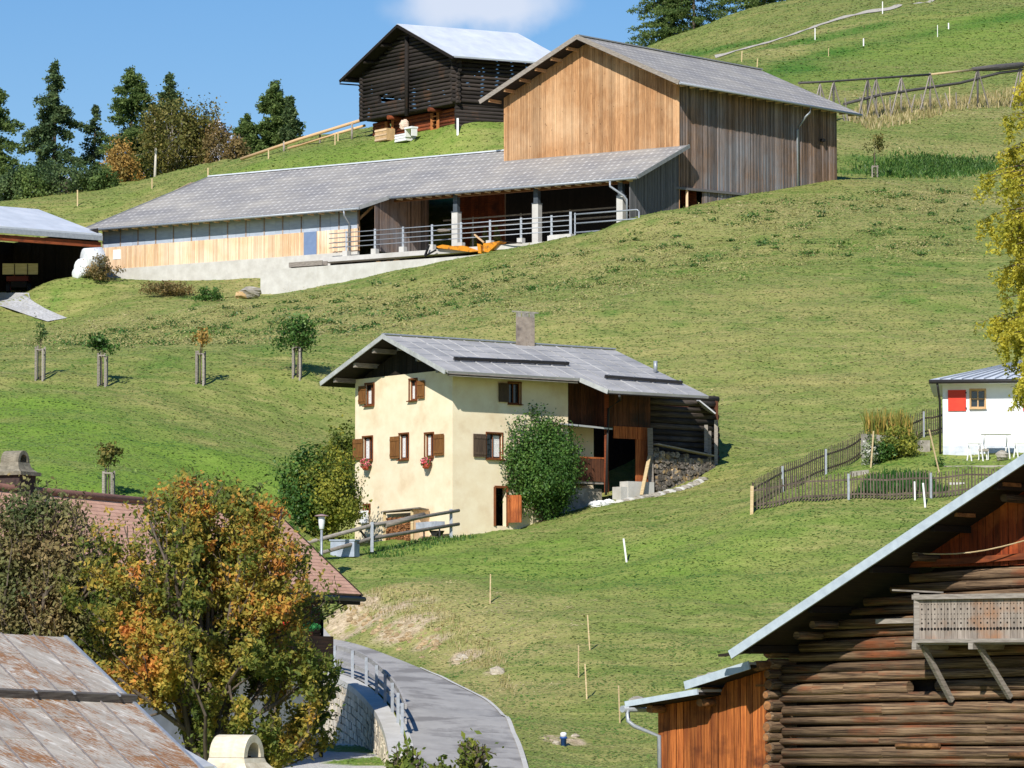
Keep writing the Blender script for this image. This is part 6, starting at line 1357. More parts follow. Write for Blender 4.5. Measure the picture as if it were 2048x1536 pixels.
BWp = WP(bq(uB1-1.0, L_h-1.0), bq(-8, L_h-1.0)); BWp.n = bn
m_bwt = M('dark_house_timber', L(86, 58, 42), L(54, 38, 30), sc=(.6, 8), scale=2, var=.3)
mb = MB(); mb.cv = .5; holed(mb, BWp, 0, 24, -4, -.1, [(3, 4.2, -2.4, -1.3), (7, 8.2, -2.4, -1.3)], .2); mb.build('lower_wall', M('old_white_render', L(226, 218, 204), L(204, 194, 178), scale=1.2, var=.03), bh)
mb = MB(); zt_ = bq(0, L_h-1.0)[2]-.15; z = -.1
mb.box(BWp.pt(11.9, (zt_-.1)/2-.05, -.1), BWp.d*11.9, BWp.n*.05, (0, 0, (zt_+.1)/2))
while z < zt_-.15: mb.bar(BWp.pt(-.02, z+.1, .03), BWp.pt(24, z+.1, .03), .1, .19); z += .2
mb.build('upper_timber', m_bwt, bh)
BG = WP(bq(uB1-1.0, L_h-1.0), bq(uB1-1.0, -2.5)); mb = MB(); mb.cv = .5
BG.n = br.copy(); BG.n.z = 0; planks(mb, BG, 0, L_h+1.3, -4, lambda u: min(bq(0, L_h-1-u)[2], B0.z-.2)-.2 if u < L_h-1 else B0.z-.3-(u-L_h+1)*.6, .4, .03); mb.build('end_wall', m_bwt, bh)
NG = WP(bq(-8.2, L_h-1.0), bq(-8.2, -3.6)); mb = MB(); planks(mb, NG, 0, NG.len, -4.5, lambda u: (bq(0, L_h-1-u)[2] if u < L_h-1 else B0.z-(u-L_h+1)*.6)-.2, .3, .03); mb.build('end_wall', m_bwt, bh)
mb = MB(); mb.tube([bq(uB1-.6, L_h, -.2), BWp.pt(.1, bq(0, L_h)[2]-.7, .12), BWp.pt(.1, -3.5, .12)], .05, 8); mb.build('downpipe', m_iron, bh)
mb = MB(); c = BWp.pt(4.2, .35, .6); mb.box(c, BWp.d*2.6, BWp.n*.5, (0, 0, .05)); mb.box(c+BWp.n*.5+Vector((0, 0, .45)), BWp.d*2.6, BWp.n*.03, (0, 0, .4)); mb.build('balcony', m_bwt, bh)
m_redf = Mleaf('red_petals', [(0, L(60, 100, 40)), (.25, L(70, 110, 44)), (.3, L(214, 30, 30)), (1, L(236, 60, 50))], .2, .15); m_grn = Mleaf('box_green', [(0, L(30, 100, 60)), (1, L(70, 150, 80))], .2, .2)
for px, mt, lab in ((566, m_redf, 'red geraniums in a box on the timber balcony behind the autumn tree'), (604, m_grn, 'green leafy plants in a box right of the red geraniums')):
    u, z = BWp.uz(px, 1246, 1.2); c = BWp.pt(u, .35+.95, 1.25); t = thing('flower_box', lab, 'flower box', c); rs = np.random.RandomState(px); mb = MB(); mb.box(c, BWp.d*.5, BWp.n*.1, (0, 0, .1)); mb.build('box', m_redw, t)
    D, d = in_ball(260, rs); P = D*np.array([.55, .5, .16])+np.array(tuple(c+Vector((0, 0, .17)))); leaf_mesh('flowers', P, d+rs.normal(size=P.shape)*.4, .08, mt, t, rs)
# chimneys with round cowls
def cowl(name, label, c, s, ax_, mt, mshaft, shaft, par=None, skirt=.62, slab=True):
    """shaft, flared skirt and a barrel hood open at both ends along ax_"""
    t = thing(name, label, 'chimney', c) if label else par; ax_ = Vector(ax_).normalized(); sd = Vector((ax_.y, -ax_.x, 0)); c = Vector(c)
    if shaft: mb = MB(); mb.cv = .5; mb.box(c-Vector((0, 0, shaft/2)), ax_*s*.95, sd*s*.95, (0, 0, shaft/2)); mb.build('shaft', mshaft, t)
    if slab: mb = MB(); mb.cv = .5; mb.box(c+Vector((0, 0, .04)), ax_*s*1.2, sd*s*1.2, (0, 0, .05)); mb.build('slab', mt, t)
    mb = MB(); mb.cv = .5; P = [(1.08, .08), (.86, .08+skirt*s*.35), (.72, .08+skirt*s*.8), (.66, .08+skirt*s*1.3)]
    for (a, za), (b, zb_) in zip(P, P[1:]):
        A = [c+ax_*a*s*i+sd*a*s*j+Vector((0, 0, za)) for i, j in ((-1, -1), (1, -1), (1, 1), (-1, 1))]; Bq = [c+ax_*b*s*i+sd*b*s*j+Vector((0, 0, zb_)) for i, j in ((-1, -1), (1, -1), (1, 1), (-1, 1))]
        for k in range(4): mb.pol([A[k], A[(k+1) % 4], Bq[(k+1) % 4], Bq[k]])
    mb.build('skirt', mt, t); zc_ = P[-1][1]; ro, ri = .66*s, .44*s; mb = MB(); mb.cv = .5; n = 14; top = c+Vector((0, 0, zc_))
    for k in range(n):
        a0, a1 = pi*k/n, pi*(k+1)/n; f = lambda r, a, e: top+sd*r*cos(a)+Vector((0, 0, r*sin(a)*1.12))+ax_*e*s*.66
        mb.smooth = True; mb.pol([f(ro, a0, -1), f(ro, a0, 1), f(ro, a1, 1), f(ro, a1, -1)]); mb.pol([f(ri, a0, 1), f(ri, a0, -1), f(ri, a1, -1), f(ri, a1, 1)]); mb.smooth = False
        for e in (-1, 1): mb.pol([f(ri, a0, e), f(ro, a0, e), f(ro, a1, e), f(ri, a1, e)][::e])
    mb.build('hood', mt, t); mb = MB(); mb.cv = .5; mb.box(top+Vector((0, 0, .0)), ax_*s*.3, sd*ri*.98, (0, 0, .02)); mb.build('flue', m_blackvoid, t)
    mb = MB(); mb.cv = .2; mb.box(top-Vector((0, 0, .01)), ax_*s*.668, sd*ro*1.005, (0, 0, .012)); mb.build('joint', M('mortar_stain', L(110, 100, 86), var=.1), t)
m_ccream = M('cream_chimney_render', L(232, 222, 198), L(206, 194, 166), scale=5, c3=L(170, 156, 128), s3=1.6, lo3=.5, hi3=.75, var=.04, bump=.3)
cY = 66; cc = W(473, 1552, cY); cowl('round_hooded_chimney', 'cream round-hooded chimney at the bottom edge beside the rusty roof', cc, .50, (.90, -.44, 0), m_ccream, m_ccream, 2.2, skirt=.35)
cc = bq((W(30, 965, 112)-B0).dot(br)-.5, .2); cc = W(30, 951, cc.y); cowl('stone_chimney', 'mossy stone hooded chimney with dark shaft on the tiled roof', cc, .44, (.9, -.44, 0), M('mossy_stone', L(150, 142, 124), L(104, 98, 84), scale=5, var=.05, bump=.6), M('dark_brick', L(78, 62, 58), L(52, 42, 40), scale=8, var=.1), 1.6, skirt=.5)
# ------------------------------------------------------------------ rusty sheet roof, lower left
def rust():
    m, nt, bs, out = mat0('rusty_sheet_metal'); uv = nt.new('ShaderNodeUVMap', uv_map='uv').outputs[0]
    def st(a, b, sc, d=5): return nt.noise(nt.new('ShaderNodeVectorMath', {0: uv, 1: (a, b, 1)}, operation='MULTIPLY').outputs[0], sc, d, .68)
    va_ = nt.attr('var'); base = nt.mix(nt.rng(st(1.5, .6, 1.4), .35, .65), L(196, 186, 170), L(160, 150, 136)); base = nt.mix(nt.rng(st(5, 1, 1.6), .52, .7), base, L(232, 226, 214))
    k = nt.math('ADD', nt.math('MULTIPLY', st(1.0, .5, 1.0, 3), .42), nt.math('MULTIPLY', st(8, 1.8, 3.4, 6), .58)); k = nt.math('ADD', k, nt.math('MULTIPLY', nt.math('SUBTRACT', va_, .5), .07))
    r1 = nt.rng(k, .503, .56); c = nt.mix(r1, base, nt.mix(nt.rng(st(7, 3, 4), .35, .65), L(172, 124, 76), L(128, 84, 50)))
    c = nt.mix(nt.math('MULTIPLY', nt.rng(st(2, 2, 7), .62, .75), .35), c, L(110, 104, 100))
    nt.l.new(c, bs.inputs['Base Color']); bs.inputs['Roughness'].default_value = .75; b = nt.new('ShaderNodeBump', {'Strength': .3, 'Distance': .02, 'Height': k}); nt.l.new(b.outputs[0], bs.inputs['Normal']); return m
m_rust = rust()
R0, R1, R2 = W(0, 1268, 61), W(130, 1275, 62), W(400, 1536, 56); rn = (R1-R0).cross(R2-R0).normalized(); rn = rn if rn.z > 0 else -rn
def rq(px, py): return onplane(px, py, R0, rn)
rh = thing('rusty_roof', 'rust-streaked sheet metal roof with timber snow guard in the lower left corner', 'roof', (R1.x, R1.y, -2))
vd = (R2-R1).normalized(); hd_ = (R1-R0).normalized(); S_ = .66; T_ = 1.12
mb = MB()
def rc(a, b, dz=0): return R1-hd_*a+vd*b+rn*dz
for i in range(7):
    b = -(.4 if i % 2 else 0)
    while b < 9.5:
        a0, a1 = i*S_, (i+1)*S_; b0, b1 = max(b, 0), b+T_; k = .004+.004*((i+int(b/T_)) % 3); mb.cv = R.random(); mb.slab([rc(a0, b0, k), rc(a0, b1, k), rc(a1, b1, k), rc(a1, b0, k)], .02); b += T_
mb.cv = None; mb.build('metal_sheets', m_rust, rh)
mb = MB(); mb.cv = .5
for i in range(1, 7): mb.bar(rc(i*S_, 0, .018), rc(i*S_, 9.5, .018), .018, .022, rn)
mb.build('standing_seams', M('seam_grey', L(150, 144, 142), L(120, 112, 108), scale=6, var=.2), rh)
mb = MB(); mb.slab([rc(0, 0, -.03), rc(0, 9.5, -.03), rc(4.7, 9.5, -.03), rc(4.7, 0, -.03)], .12); mb.build('roof_boards', m_dark, rh)
mb = MB(); mb.bar(rc(0, 0, .0), rc(0, 9.5, .0), .05, .07, rn); mb.build('verge_trim', m_zinc, rh)
a, b = rq(-20, 1394), rq(268, 1406); mb = MB(); mb.bar(a+rn*.07, b+rn*.07, .09, .11, rn); sg_ = mb.build('snow_guard', M('grey_timber_bar', L(110, 104, 96), L(76, 70, 66), sc=(1, 8), scale=3, var=.1), rh)
for px in (66, 143, 233): p = rq(px, 1397+px*.04); mb = MB(); mb.bar(p+rn*.0-vd*.07, p+rn*.15-vd*.06, .03, .03); mb.bar(p+rn*.13-vd*.07, p+rn*.13+vd*.07, .03, .02); mb.build('clip', m_zinc, sg_)
mb = MB(); p = rq(-6, 1378); mb.slab([p, p+vd*.25, p+vd*.2+hd_*.22, p+hd_*.02], .08); mb.build('roof_hatch', m_iron, rh)
# small neighbouring roof edge
nr = thing('small_roof_edge', 'narrow bluish metal roof edge with dark underside below the rusty roof', 'roof', W(380, 1500, 66))
A_, B_ = W(335, 1478, 67.5), W(432, 1532, 64); mb = MB(); bk = Vector((-.6, .7, -.05)); mb.slab([A_, B_, B_+bk, A_+bk], .06); mb.build('roof_sheet', m_sheet, nr)
mb = MB(); mb.bar(A_-Vector((0, 0, .07)), B_-Vector((0, 0, .07)), .04, .1); mb.build('metal_edge', m_fascia, nr); mb = MB(); mb.bar(A_-Vector((0, -.15, .25)), B_-Vector((0, -.15, .25)), .06, .3); mb.build('fascia', m_dark, nr)
# ------------------------------------------------------------------ road railing and stone wall
cum = [0]
for a, b in zip(SL, SL[1:]): cum.append(cum[-1]+(b-a).length)
def along(s, C=SL, cm=cum):
    s = min(max(s, 0), cm[-1]-1e-3)
    for i in range(len(cm)-1):
        if cm[i+1] >= s: t = (s-cm[i])/(cm[i+1]-cm[i]); return C[i].lerp(C[i+1], t), (C[i+1]-C[i]).normalized()
def nearest_s(px):
    best = min(range(len(SL)), key=lambda i: abs(proj(SL[i])[0]-px)+(0 if proj(SL[i])[1] < 1500 else 500)); return cum[best]
s_a, s_b = nearest_s(640), nearest_s(812)
rr2 = thing('road_railing', 'weathered two-rail timber guard railing on steel posts along the curving lane', 'railing', gz(along(s_b)[0]))
def side(s, off): p, d = along(s); n = Vector((-d.y, d.x, 0)).normalized(); q = RR[3]-p; n = -n if n.dot(q) > 0 else n; return p+n*off, d, n
npst = 9; 
for i in range(npst):
    s = s_a+(s_b-s_a)*i/(npst-1); p, d, n = side(s, .12); mb = MB(); mb.bar(p-Vector((0, 0, .25)), p+Vector((0, 0, 1.0)), .1, .1); mb.build('post', m_zinc, rr2)
for hh, nm, th in ((.92, 'rail', .16), (.45, 'rail', .14)):
    mb = MB(); N_ = 26; prev = None
    for i in range(N_+1):
        s = s_a-.5+(s_b-s_a+.7)*i/N_; p, d, n = side(s, .02); q = p+Vector((0, 0, hh))
        if prev is not None: mb.bar(prev, q+(q-prev)*.02, .07, th)
        prev = q
    mb.build(nm, M('grey_rail_timber', L(176, 174, 172), L(146, 142, 138), sc=(.6, 6), scale=2, var=.08), rr2)
sw = thing('stone_retaining_wall', 'curving pale rubble retaining wall carrying the lane above the yard', 'wall', gz(along(s_a+3)[0], -2))
m_blk = M('pale_rubble_stone', L(226, 216, 198), L(188, 176, 156), scale=6, c3=L(160, 148, 128), s3=2.5, lo3=.52, hi3=.7, var=.22, bump=.8)
mb = MB(); nr_ = 9; s1_ = nearest_s(822)+1.5
for r_ in range(nr_):
    s = s_a-4+R.random()*.3
    while s < s1_:
        w = R.uniform(.22, .42); p, d, n = side(s+w/2, .42+.012*r_); hgt = .25; z = p.z-.14-hgt*(r_+.5); dh = Vector((d.x, d.y, 0)).normalized()
        mb.box((p.x, p.y, z+R.uniform(-.01, .01)), dh*(w/2-.012), n*(.2+R.uniform(0, .04)), (0, 0, hgt/2-.012)); s += w
mb.build('rubble_blocks', m_blk, sw)
mb = MB(); N_ = 40; mb.cv = .5; prev = None
for i in range(N_+1):
    s = s_a-4+(s1_-s_a+4)*i/N_; p, d, n = side(s, .38)
    if prev is not None: q0, n0 = prev; mb.hexa([q0-n0*.28-Vector((0, 0, .14)), q0+n0*.28-Vector((0, 0, .14)), p+n*.28-Vector((0, 0, .14)), p-n*.28-Vector((0, 0, .14)), q0-n0*.28+Vector((0, 0, .06)), q0+n0*.28+Vector((0, 0, .06)), p+n*.28+Vector((0, 0, .06)), p-n*.28+Vector((0, 0, .06))])
    prev = (p, n)
mb.build('coping', m_conc, sw)
mb = MB(); mb.cv = .4; prev = None
for i in range(N_+1):
    s = s_a-4+(s1_-s_a+4)*i/N_; p, d, n = side(s, .35)
    if prev is not None: q0, n0 = prev; mb.hexa([q0-n0*.2-Vector((0, 0, 2.6)), q0+n0*.2-Vector((0, 0, 2.6)), p+n*.2-Vector((0, 0, 2.6)), p-n*.2-Vector((0, 0, 2.6)), q0-n0*.2-Vector((0, 0, .15)), q0+n0*.2-Vector((0, 0, .15)), p+n*.2-Vector((0, 0, .15)), p-n*.2-Vector((0, 0, .15))])
    prev = (p, n)
mb.build('mortar_core', m_conc_d, sw)
# hydrant-like blue marker and rocks on the bank
c = hit(1127, 1492); t = thing('blue_marker_pipe', 'short blue pipe with white cap on a bare patch below the meadow', 'marker', c)
mb = MB(); mb.lathe(c-Vector((0, 0, .1)), [(.09, 0), (.09, .32), (.12, .33), (.12, .38)], 12); mb.build('pipe', M('blue_plastic', L(50, 90, 160), var=.05, rough=.4), t); mb = MB(); mb.lathe(c+Vector((0, 0, .28)), [(.1, 0), (.1, .12), (.05, .15)], 12); mb.build('cap', m_white, t)
for i, (px, py, r, lab) in enumerate([(924, 1318, .2, 'small white rock in the dry grass of the cutting'), (994, 1346, .25, 'larger pale rock lowest in the cutting above the lane'), (1112, 1488, .12, 'pale rock left of the blue marker pipe'), (1150, 1474, .12, 'pale rock right of the blue marker pipe')]):
    mb = MB(); mb.rock(hit(px, py), r, (1.2, 1, .9), 9, 7); tag(mb.build('rock', M('white_rock', L(200, 190, 172), L(160, 148, 128), scale=5, var=.05, bump=.8)), lab, 'rock', 'pale rocks on the bank')
mb = MB(); N_ = R
for i in range(90):
    px, py = R.uniform(690, 880), 0; py = 1218+(px-690)*.33+R.gauss(10, 14); mb.rock(hit(px, py)+Vector((0, 0, -.04)), R.uniform(.05, .17), (1.2, 1, .8), 6, 4)
tag(mb.build('bank_rubble', M('bank_stone', L(186, 164, 128), L(140, 116, 82), scale=5, var=.2, bump=.8)), 'loose pale stones spread on the bare earth cutting', 'rubble', kind='stuff')
# ------------------------------------------------------------------ trees and shrubs
G1, G2, G3 = (.030, .075, .018, 1), (.055, .12, .028, 1), (.10, .17, .04, 1)
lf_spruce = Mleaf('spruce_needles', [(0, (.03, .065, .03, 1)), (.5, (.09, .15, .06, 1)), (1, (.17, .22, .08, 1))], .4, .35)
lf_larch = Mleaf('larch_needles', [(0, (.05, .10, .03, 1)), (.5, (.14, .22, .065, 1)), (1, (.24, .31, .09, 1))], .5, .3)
lf_birch = Mleaf('birch_leaves', [(0, (.07, .09, .02, 1)), (.5, (.15, .15, .035, 1)), (1, (.27, .21, .06, 1))], .3, .35)
lf_brown = Mleaf('fading_leaves', [(0, (.12, .11, .04, 1)), (.5, (.22, .16, .06, 1)), (1, (.34, .22, .09, 1))], .3, .35)
lf_orange = Mleaf('orange_leaves', [(0, (.20, .18, .05, 1)), (.5, (.38, .25, .07, 1)), (1, (.52, .28, .07, 1))], .3, .3)
lf_bush = Mleaf('dark_bush_leaves', [(0, (.035, .09, .018, 1)), (.55, (.07, .155, .03, 1)), (1, (.15, .24, .05, 1))], .25, .35, .45)
lf_olive = Mleaf('yellow_green_leaves', [(0, (.05, .10, .018, 1)), (.5, (.16, .20, .03, 1)), (1, (.40, .36, .05, 1))], .3, .3)
lf_autumn = Mleaf('autumn_leaves', [(0, (.05, .10, .02, 1)), (.26, (.13, .18, .035, 1)), (.44, (.30, .29, .055, 1)), (.60, (.56, .42, .08, 1)), (.76, (.68, .33, .07, 1)), (1, (.58, .17, .06, 1))], .45, .35)
lf_dull = Mleaf('dull_brown_green_leaves', [(0, (.08, .12, .04, 1)), (.5, (.22, .20, .075, 1)), (1, (.40, .27, .13, 1))], .3, .35)
lf_yellow = Mleaf('yellow_larch_needles', [(0, (.24, .28, .04, 1)), (.3, (.50, .48, .06, 1)), (1, (.80, .68, .10, 1))], .5, .2)
def bg(px, ytop, ybase, Y):
    c = W(px, ybase, Y); return (c.x, c.y, c.z), (ybase-ytop)*Y/FPX
def con(px, yt, yb, Y, radpx, label, seed, mt=None, name='spruce_tree', **k):
    loc, h = bg(px, yt, yb, Y); return conifer(name, label, loc, h, radpx*Y/FPX, mt or lf_spruce, seed, group='trees behind the skyline', **k)
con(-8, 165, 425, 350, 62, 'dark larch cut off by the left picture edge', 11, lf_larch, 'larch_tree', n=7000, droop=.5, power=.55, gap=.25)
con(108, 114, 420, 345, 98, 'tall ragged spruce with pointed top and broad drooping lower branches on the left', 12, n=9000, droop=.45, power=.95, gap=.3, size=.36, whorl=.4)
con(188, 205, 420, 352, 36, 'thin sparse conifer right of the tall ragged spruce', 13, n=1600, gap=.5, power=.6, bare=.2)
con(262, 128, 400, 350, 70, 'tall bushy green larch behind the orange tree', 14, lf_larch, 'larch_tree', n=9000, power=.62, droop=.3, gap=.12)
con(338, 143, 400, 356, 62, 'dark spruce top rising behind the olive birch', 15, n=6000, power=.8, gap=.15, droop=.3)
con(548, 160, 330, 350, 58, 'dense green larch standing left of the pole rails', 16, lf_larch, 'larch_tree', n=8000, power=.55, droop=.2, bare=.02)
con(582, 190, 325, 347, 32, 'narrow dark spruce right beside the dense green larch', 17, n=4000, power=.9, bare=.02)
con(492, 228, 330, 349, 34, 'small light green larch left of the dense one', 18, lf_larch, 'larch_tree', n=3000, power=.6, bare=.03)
loc, h = bg(345, 188, 392, 344); broad_tree('birch_tree', 'broad olive birch with white trunk in the middle of the left skyline', loc, h, 3.2, 4.0, 9000, .2, lf_birch, 21, bark=m_birchbark, trunk_r=.14, group='trees behind the skyline', clumps=120, sig=.15)
loc, h = bg(400, 205, 380, 345); broad_tree('birch_tree', 'smaller olive birch overlapping the right side of the broad birch', loc, h, 2.0, 3.4, 4500, .2, lf_birch, 22, bark=m_birchbark, group='trees behind the skyline', clumps=70)
c = W(309, 365, 336); t = thing('birch_tree', 'slender white-trunked birch in front of the broad birch', 'tree', (c.x, c.y, c.z-.3)); ORG[t] = Vector((c.x, c.y, c.z-.3)); t['group'] = 'trees behind the skyline'
mb = MB(); mb.tube([(c.x, c.y, c.z-.4), (c.x+.1, c.y, c.z+2.6), (c.x-.05, c.y, c.z+5.6)], [.13, .1, .05], 7); mb.build('trunk', M('bright_birch_bark', L(232, 226, 216), L(196, 186, 172), sc=(1, 8), scale=2, var=.05), t)
rs = np.random.RandomState(8); D, d = in_ball(1800, rs); D[:, 2] = np.abs(D[:, 2])*1.0; leaf_mesh('crown', D*np.array([1.1, 1, 3.6])+np.array([c.x, c.y, c.z+3.0]), d+rs.normal(size=d.shape), .18, lf_birch, t, rs)
loc, h = bg(243, 290, 385, 338); broad_tree('orange_tree', 'small bright orange deciduous tree on the left skyline', loc, h, 1.7, 2.1, 4200, .17, lf_orange, 23, trunk_r=.07, group='trees behind the skyline', clumps=60, zc=2.0)
loc, h = bg(438, 235, 345, 342); broad_tree('fading_tree', 'thin brownish fading birch right of the olive birches', loc, h, 1.7, 2.3, 2300, .17, lf_brown, 24, trunk_r=.06, bark=m_birchbark, group='trees behind the skyline', clumps=45, zc=2.4)
loc, h = bg(472, 262, 335, 340); broad_tree('fading_tree', 'low brown-olive shrubby tree just left of the pole rail foot', loc, h, 1.3, 1.6, 1800, .17, lf_brown, 25, trunk_r=.05, group='trees behind the skyline', clumps=40, zc=1.5)
for px, yt, yb, r, s, lab in ((60, 330, 412, 1.9, 26, 'leftmost dark rounded bush below the ragged spruce'), (130, 322, 408, 2.4, 27, 'broad dark bush right under the ragged spruce'), (205, 330, 398, 1.8, 28, 'dark green bush left of the orange tree'), (20, 345, 415, 1.4, 29, 'small dark bush at the left picture edge on the skyline')):
    loc, h = bg(px, yt, yb, 334); broad_tree('bush', lab, loc, h, r, h*.5, 3400, .18, lf_spruce if s % 2 else lf_larch, s, 'bush', trunk_r=.05, group='bushes on the left skyline', clumps=60, zc=h*.5)
# top right skyline trees
con(1388, -110, 112, 490, 118, 'large green larch beside the gable ridge at the top of the picture', 31, lf_larch, 'larch_tree', n=10000, power=.55, droop=.3, size=.36, bare=.03, gap=.35, whorl=.5)
con(1335, -60, 112, 492, 70, 'left companion of the large larch above the barn roof', 32, lf_larch, 'larch_tree', n=6000, power=.6, size=.4, bare=.05)
con(1530, -150, 52, 520, 80, 'larch cut by the top edge just right of the gap of sky', 33, lf_larch, 'larch_tree', n=7000, power=.55, size=.45)
con(1590, -140, 30, 530, 60, 'dark spruce rightmost at the top edge of the picture', 34, n=5000, size=.45)
# yellow larch hanging into the right edge
def hanging_larch():
    rs = np.random.RandomState(77); r = random.Random(77); Y = 130; c = W(2108, 1280, Y); g0 = ground(c.x, c.y); b = Vector((c.x, c.y, g0)); H = W(2100, 60, Y).z-g0
    t = thing('yellow_larch', 'tall yellow autumn larch with hanging branches at the right picture edge', 'tree', b)
    mb = MB(); mb.tube([b-Vector((0, 0, .3)), b+Vector((.05, 0, H*.5)), b+Vector((0, 0, H))], [.28, .2, .04], 10); mb.build('trunk', m_bark, t)
    z0 = W(2048, 790, Y).z-g0; z = z0; P = []; bm_ = MB()
    env = [(60, .4), (150, .95), (220, 1.75), (300, 2.0), (380, 2.35), (440, 2.0), (500, 1.45), (560, 2.2), (640, 2.55), (700, 1.9), (790, 1.3)]
    def reach(zz):
        py = 1350-(zz+g0)*FPX/Y
        for (a, ra), (c_, rc_) in zip(env, env[1:]):
            if a <= py <= c_: return ra+(rc_-ra)*(py-a)/(c_-a)
        return env[0][1] if py < 60 else 1.2
    while z < H-.1:
        for k in range(3):
            a = r.uniform(0, 2*pi); Lb = reach(z)*r.uniform(.7, 1.1); d = Vector((cos(a), sin(a), 0)); p = b+Vector((0, 0, z)); pts = [p]
            for i in range(6): s = (i+1)/6; pts.append(b+d*Lb*s+Vector((0, 0, z+.35*s-.75*s*s*Lb*.4)))
            bm_.tube(pts, [.04, .035, .028, .022, .016, .01, .005], 4, cap=False)
            for i in range(int(Lb*7)):
                s = r.uniform(.25, 1); q = pts[min(int(s*6), 5)].lerp(pts[min(int(s*6)+1, 6)], s*6-int(s*6) if s < 1 else 1); ln = r.uniform(.2, .85); dx, dy = r.gauss(0, .1), r.gauss(0, .1)
                m = int(ln*58); u = rs.random_sample(m); P.append(np.stack([q.x+dx*u+rs.normal(size=m)*.055, q.y+dy*u+rs.normal(size=m)*.055, q.z-ln*u+rs.normal(size=m)*.03], 1))
        z += .17
    bm_.build('branches', m_bark, t); P = np.concatenate(P); N = rs.normal(size=P.shape); hv = .35*rs.random_sample(len(P))+.65*np.clip(snoise(P, 1.6, 5)*.9+(P[:, 2]-g0-12)*.03, 0, 1)
    leaf_mesh('foliage', P, N, .085, lf_yellow, t, rs, hv, 1.5)
hanging_larch()
# large autumn tree in the lower left, built from a spreading skeleton
def vase_tree(name, label, px, Y, ytop, half_px, seed, nleaf, size, mt, huef, base=None, limbs=11, low=.12, squash=1.0, zb=None, jit=.85):
    rs = np.random.RandomState(seed); r = random.Random(seed); c = W(px, 1500, Y); g0 = ground(c.x, c.y) if zb is None else zb; b = Vector((c.x, c.y, g0)); H = W(px, ytop, Y).z-g0; Rx = half_px*Y/FPX
    t = thing(name, label, 'tree', b); sk = Skel(seed)
    sk.segs += [(b-Vector((0, 0, .2)), b+Vector((.05, 0, H*.16)), .17, .14), (b+Vector((.05, 0, H*.16)), b+Vector((0, 0, H*.34)), .14, .10)]
    for i in range(limbs):
        a = 2*pi*i/limbs+r.uniform(-.3, .3); st = b+Vector((0, 0, H*r.uniform(low, .36))); tilt = (.16+1.22*(i % 5)/4)*r.uniform(.88, 1.08)
        d = Vector((cos(a)*sin(tilt), sin(a)*sin(tilt)*squash, cos(tilt))).normalized()
        Lm = min((H-(st.z-b.z))/max(d.z, .2), Rx/max(abs(math.hypot(d.x, d.y)), .15))*r.uniform(.72, .98)
        sk.grow(st, d, Lm*.8, .085, 3, .42, .22, (4, 6), .52, .06)
    T = np.array([(tuple(a), tuple(b_)) for a, b_ in sk.tw]); ctr = np.array([b.x, b.y, b.z+H*.45]); rad3 = np.array([Rx, Rx*squash, H*.56])
    dd = np.linalg.norm((T.mean(1)-ctr)/rad3, axis=1); ok = (dd < 1.0+.10*rs.random_sample(len(dd))) & (T[:, :, 2].min(1) > b.z+.25); sk.tw = [tw for tw, o in zip(sk.tw, ok) if o]
    sk.segs = [s for s in sk.segs if np.linalg.norm((np.array(s[1])-ctr)/rad3) < 1.06]
    sk.wood('trunk', m_bark, t, .006, 6); P = sk.leaves(nleaf, rs, size*jit); P[:, 2] -= np.abs(rs.normal(size=len(P)))*.03
    N = rs.normal(size=P.shape)+np.array([0, -.5, .5]); leaf_mesh('crown', P, N, size, mt, t, rs, huef(P, ctr, rad3, rs), 1.5, var=.5*rs.random_sample(len(P))+.5*snoise(P, .9, seed+5)); return t
def hue_autumn(P, ctr, r3, rs):
    q = (P-ctr)/r3; h = .33*snoise(P, 1.7, 3)+.22*snoise(P, .7, 4)+.22*rs.random_sample(len(P))-.085
    h += .26*np.exp(-(((q[:, 0]+.52)/.30)**2+((q[:, 2]-.10)/.34)**2)); h += np.where((snoise(P, .45, 9) > .56) & (q[:, 2] > -.1), .24*(.35+q[:, 2]), 0); h += .22*np.exp(-(((q[:, 0]-.42)/.25)**2+((q[:, 2]-.52)/.32)**2)); h += .16*np.exp(-(((q[:, 0]-.5)/.4)**2+((q[:, 2]+.35)/.3)**2)); h += .10*np.exp(-((q[:, 0]+.3)**2+(q[:, 2]+.1)**2)/.3)
    return np.clip(h, 0, 1)
vase_tree('cherry_tree', 'big multicoloured autumn cherry tree with orange and yellow patches in front of the tiled house', 412, 100, 975, 310, 5, 80000, .086, lf_autumn, hue_autumn, limbs=30, low=.05, squash=.75)
vase_tree('fruit_tree', 'dull brown-green fruit tree at the left edge above the rusty roof', 60, 103, 990, 215, 9, 80000, .085, lf_dull, lambda P, c, r, rs: np.clip(.25*rs.random_sample(len(P))+.75*snoise(P, 1.5, 8), 0, 1), limbs=38, low=.1, squash=.75, jit=1.9)
vase_tree('young_shrub', 'upright leafy shoots of a shrub at the bottom edge in front of the lane', 945, 96, 1478, 95, 19, 950, .11, lf_olive, lambda P, c, r, rs: np.clip(.5*rs.random_sample(len(P))+.2, 0, 1), limbs=7, low=.5, squash=.8)
vase_tree('young_shrub', 'low leafy shrub tips at the bottom edge below the retaining wall', 800, 97, 1492, 70, 29, 800, .11, lf_olive, lambda P, c, r, rs: np.clip(.5*rs.random_sample(len(P))+.1, 0, 1), limbs=7, low=.5, squash=.8)
loc = hit(560, 1600, y0=90) if False else Vector((W(640, 1530, 112).x, 112, ground(W(640, 1530, 112).x, 112)))
broad_tree('green_shrub', 'low green shrub beside the cream chimney at the bottom edge', (W(575, 1520, 108).x, 108, ground(W(575, 1520, 108).x, 108)), 1.15, .9, .6, 2600, .10, lf_bush, 44, 'shrub', trunk_r=.03, zc=.6, clumps=40)
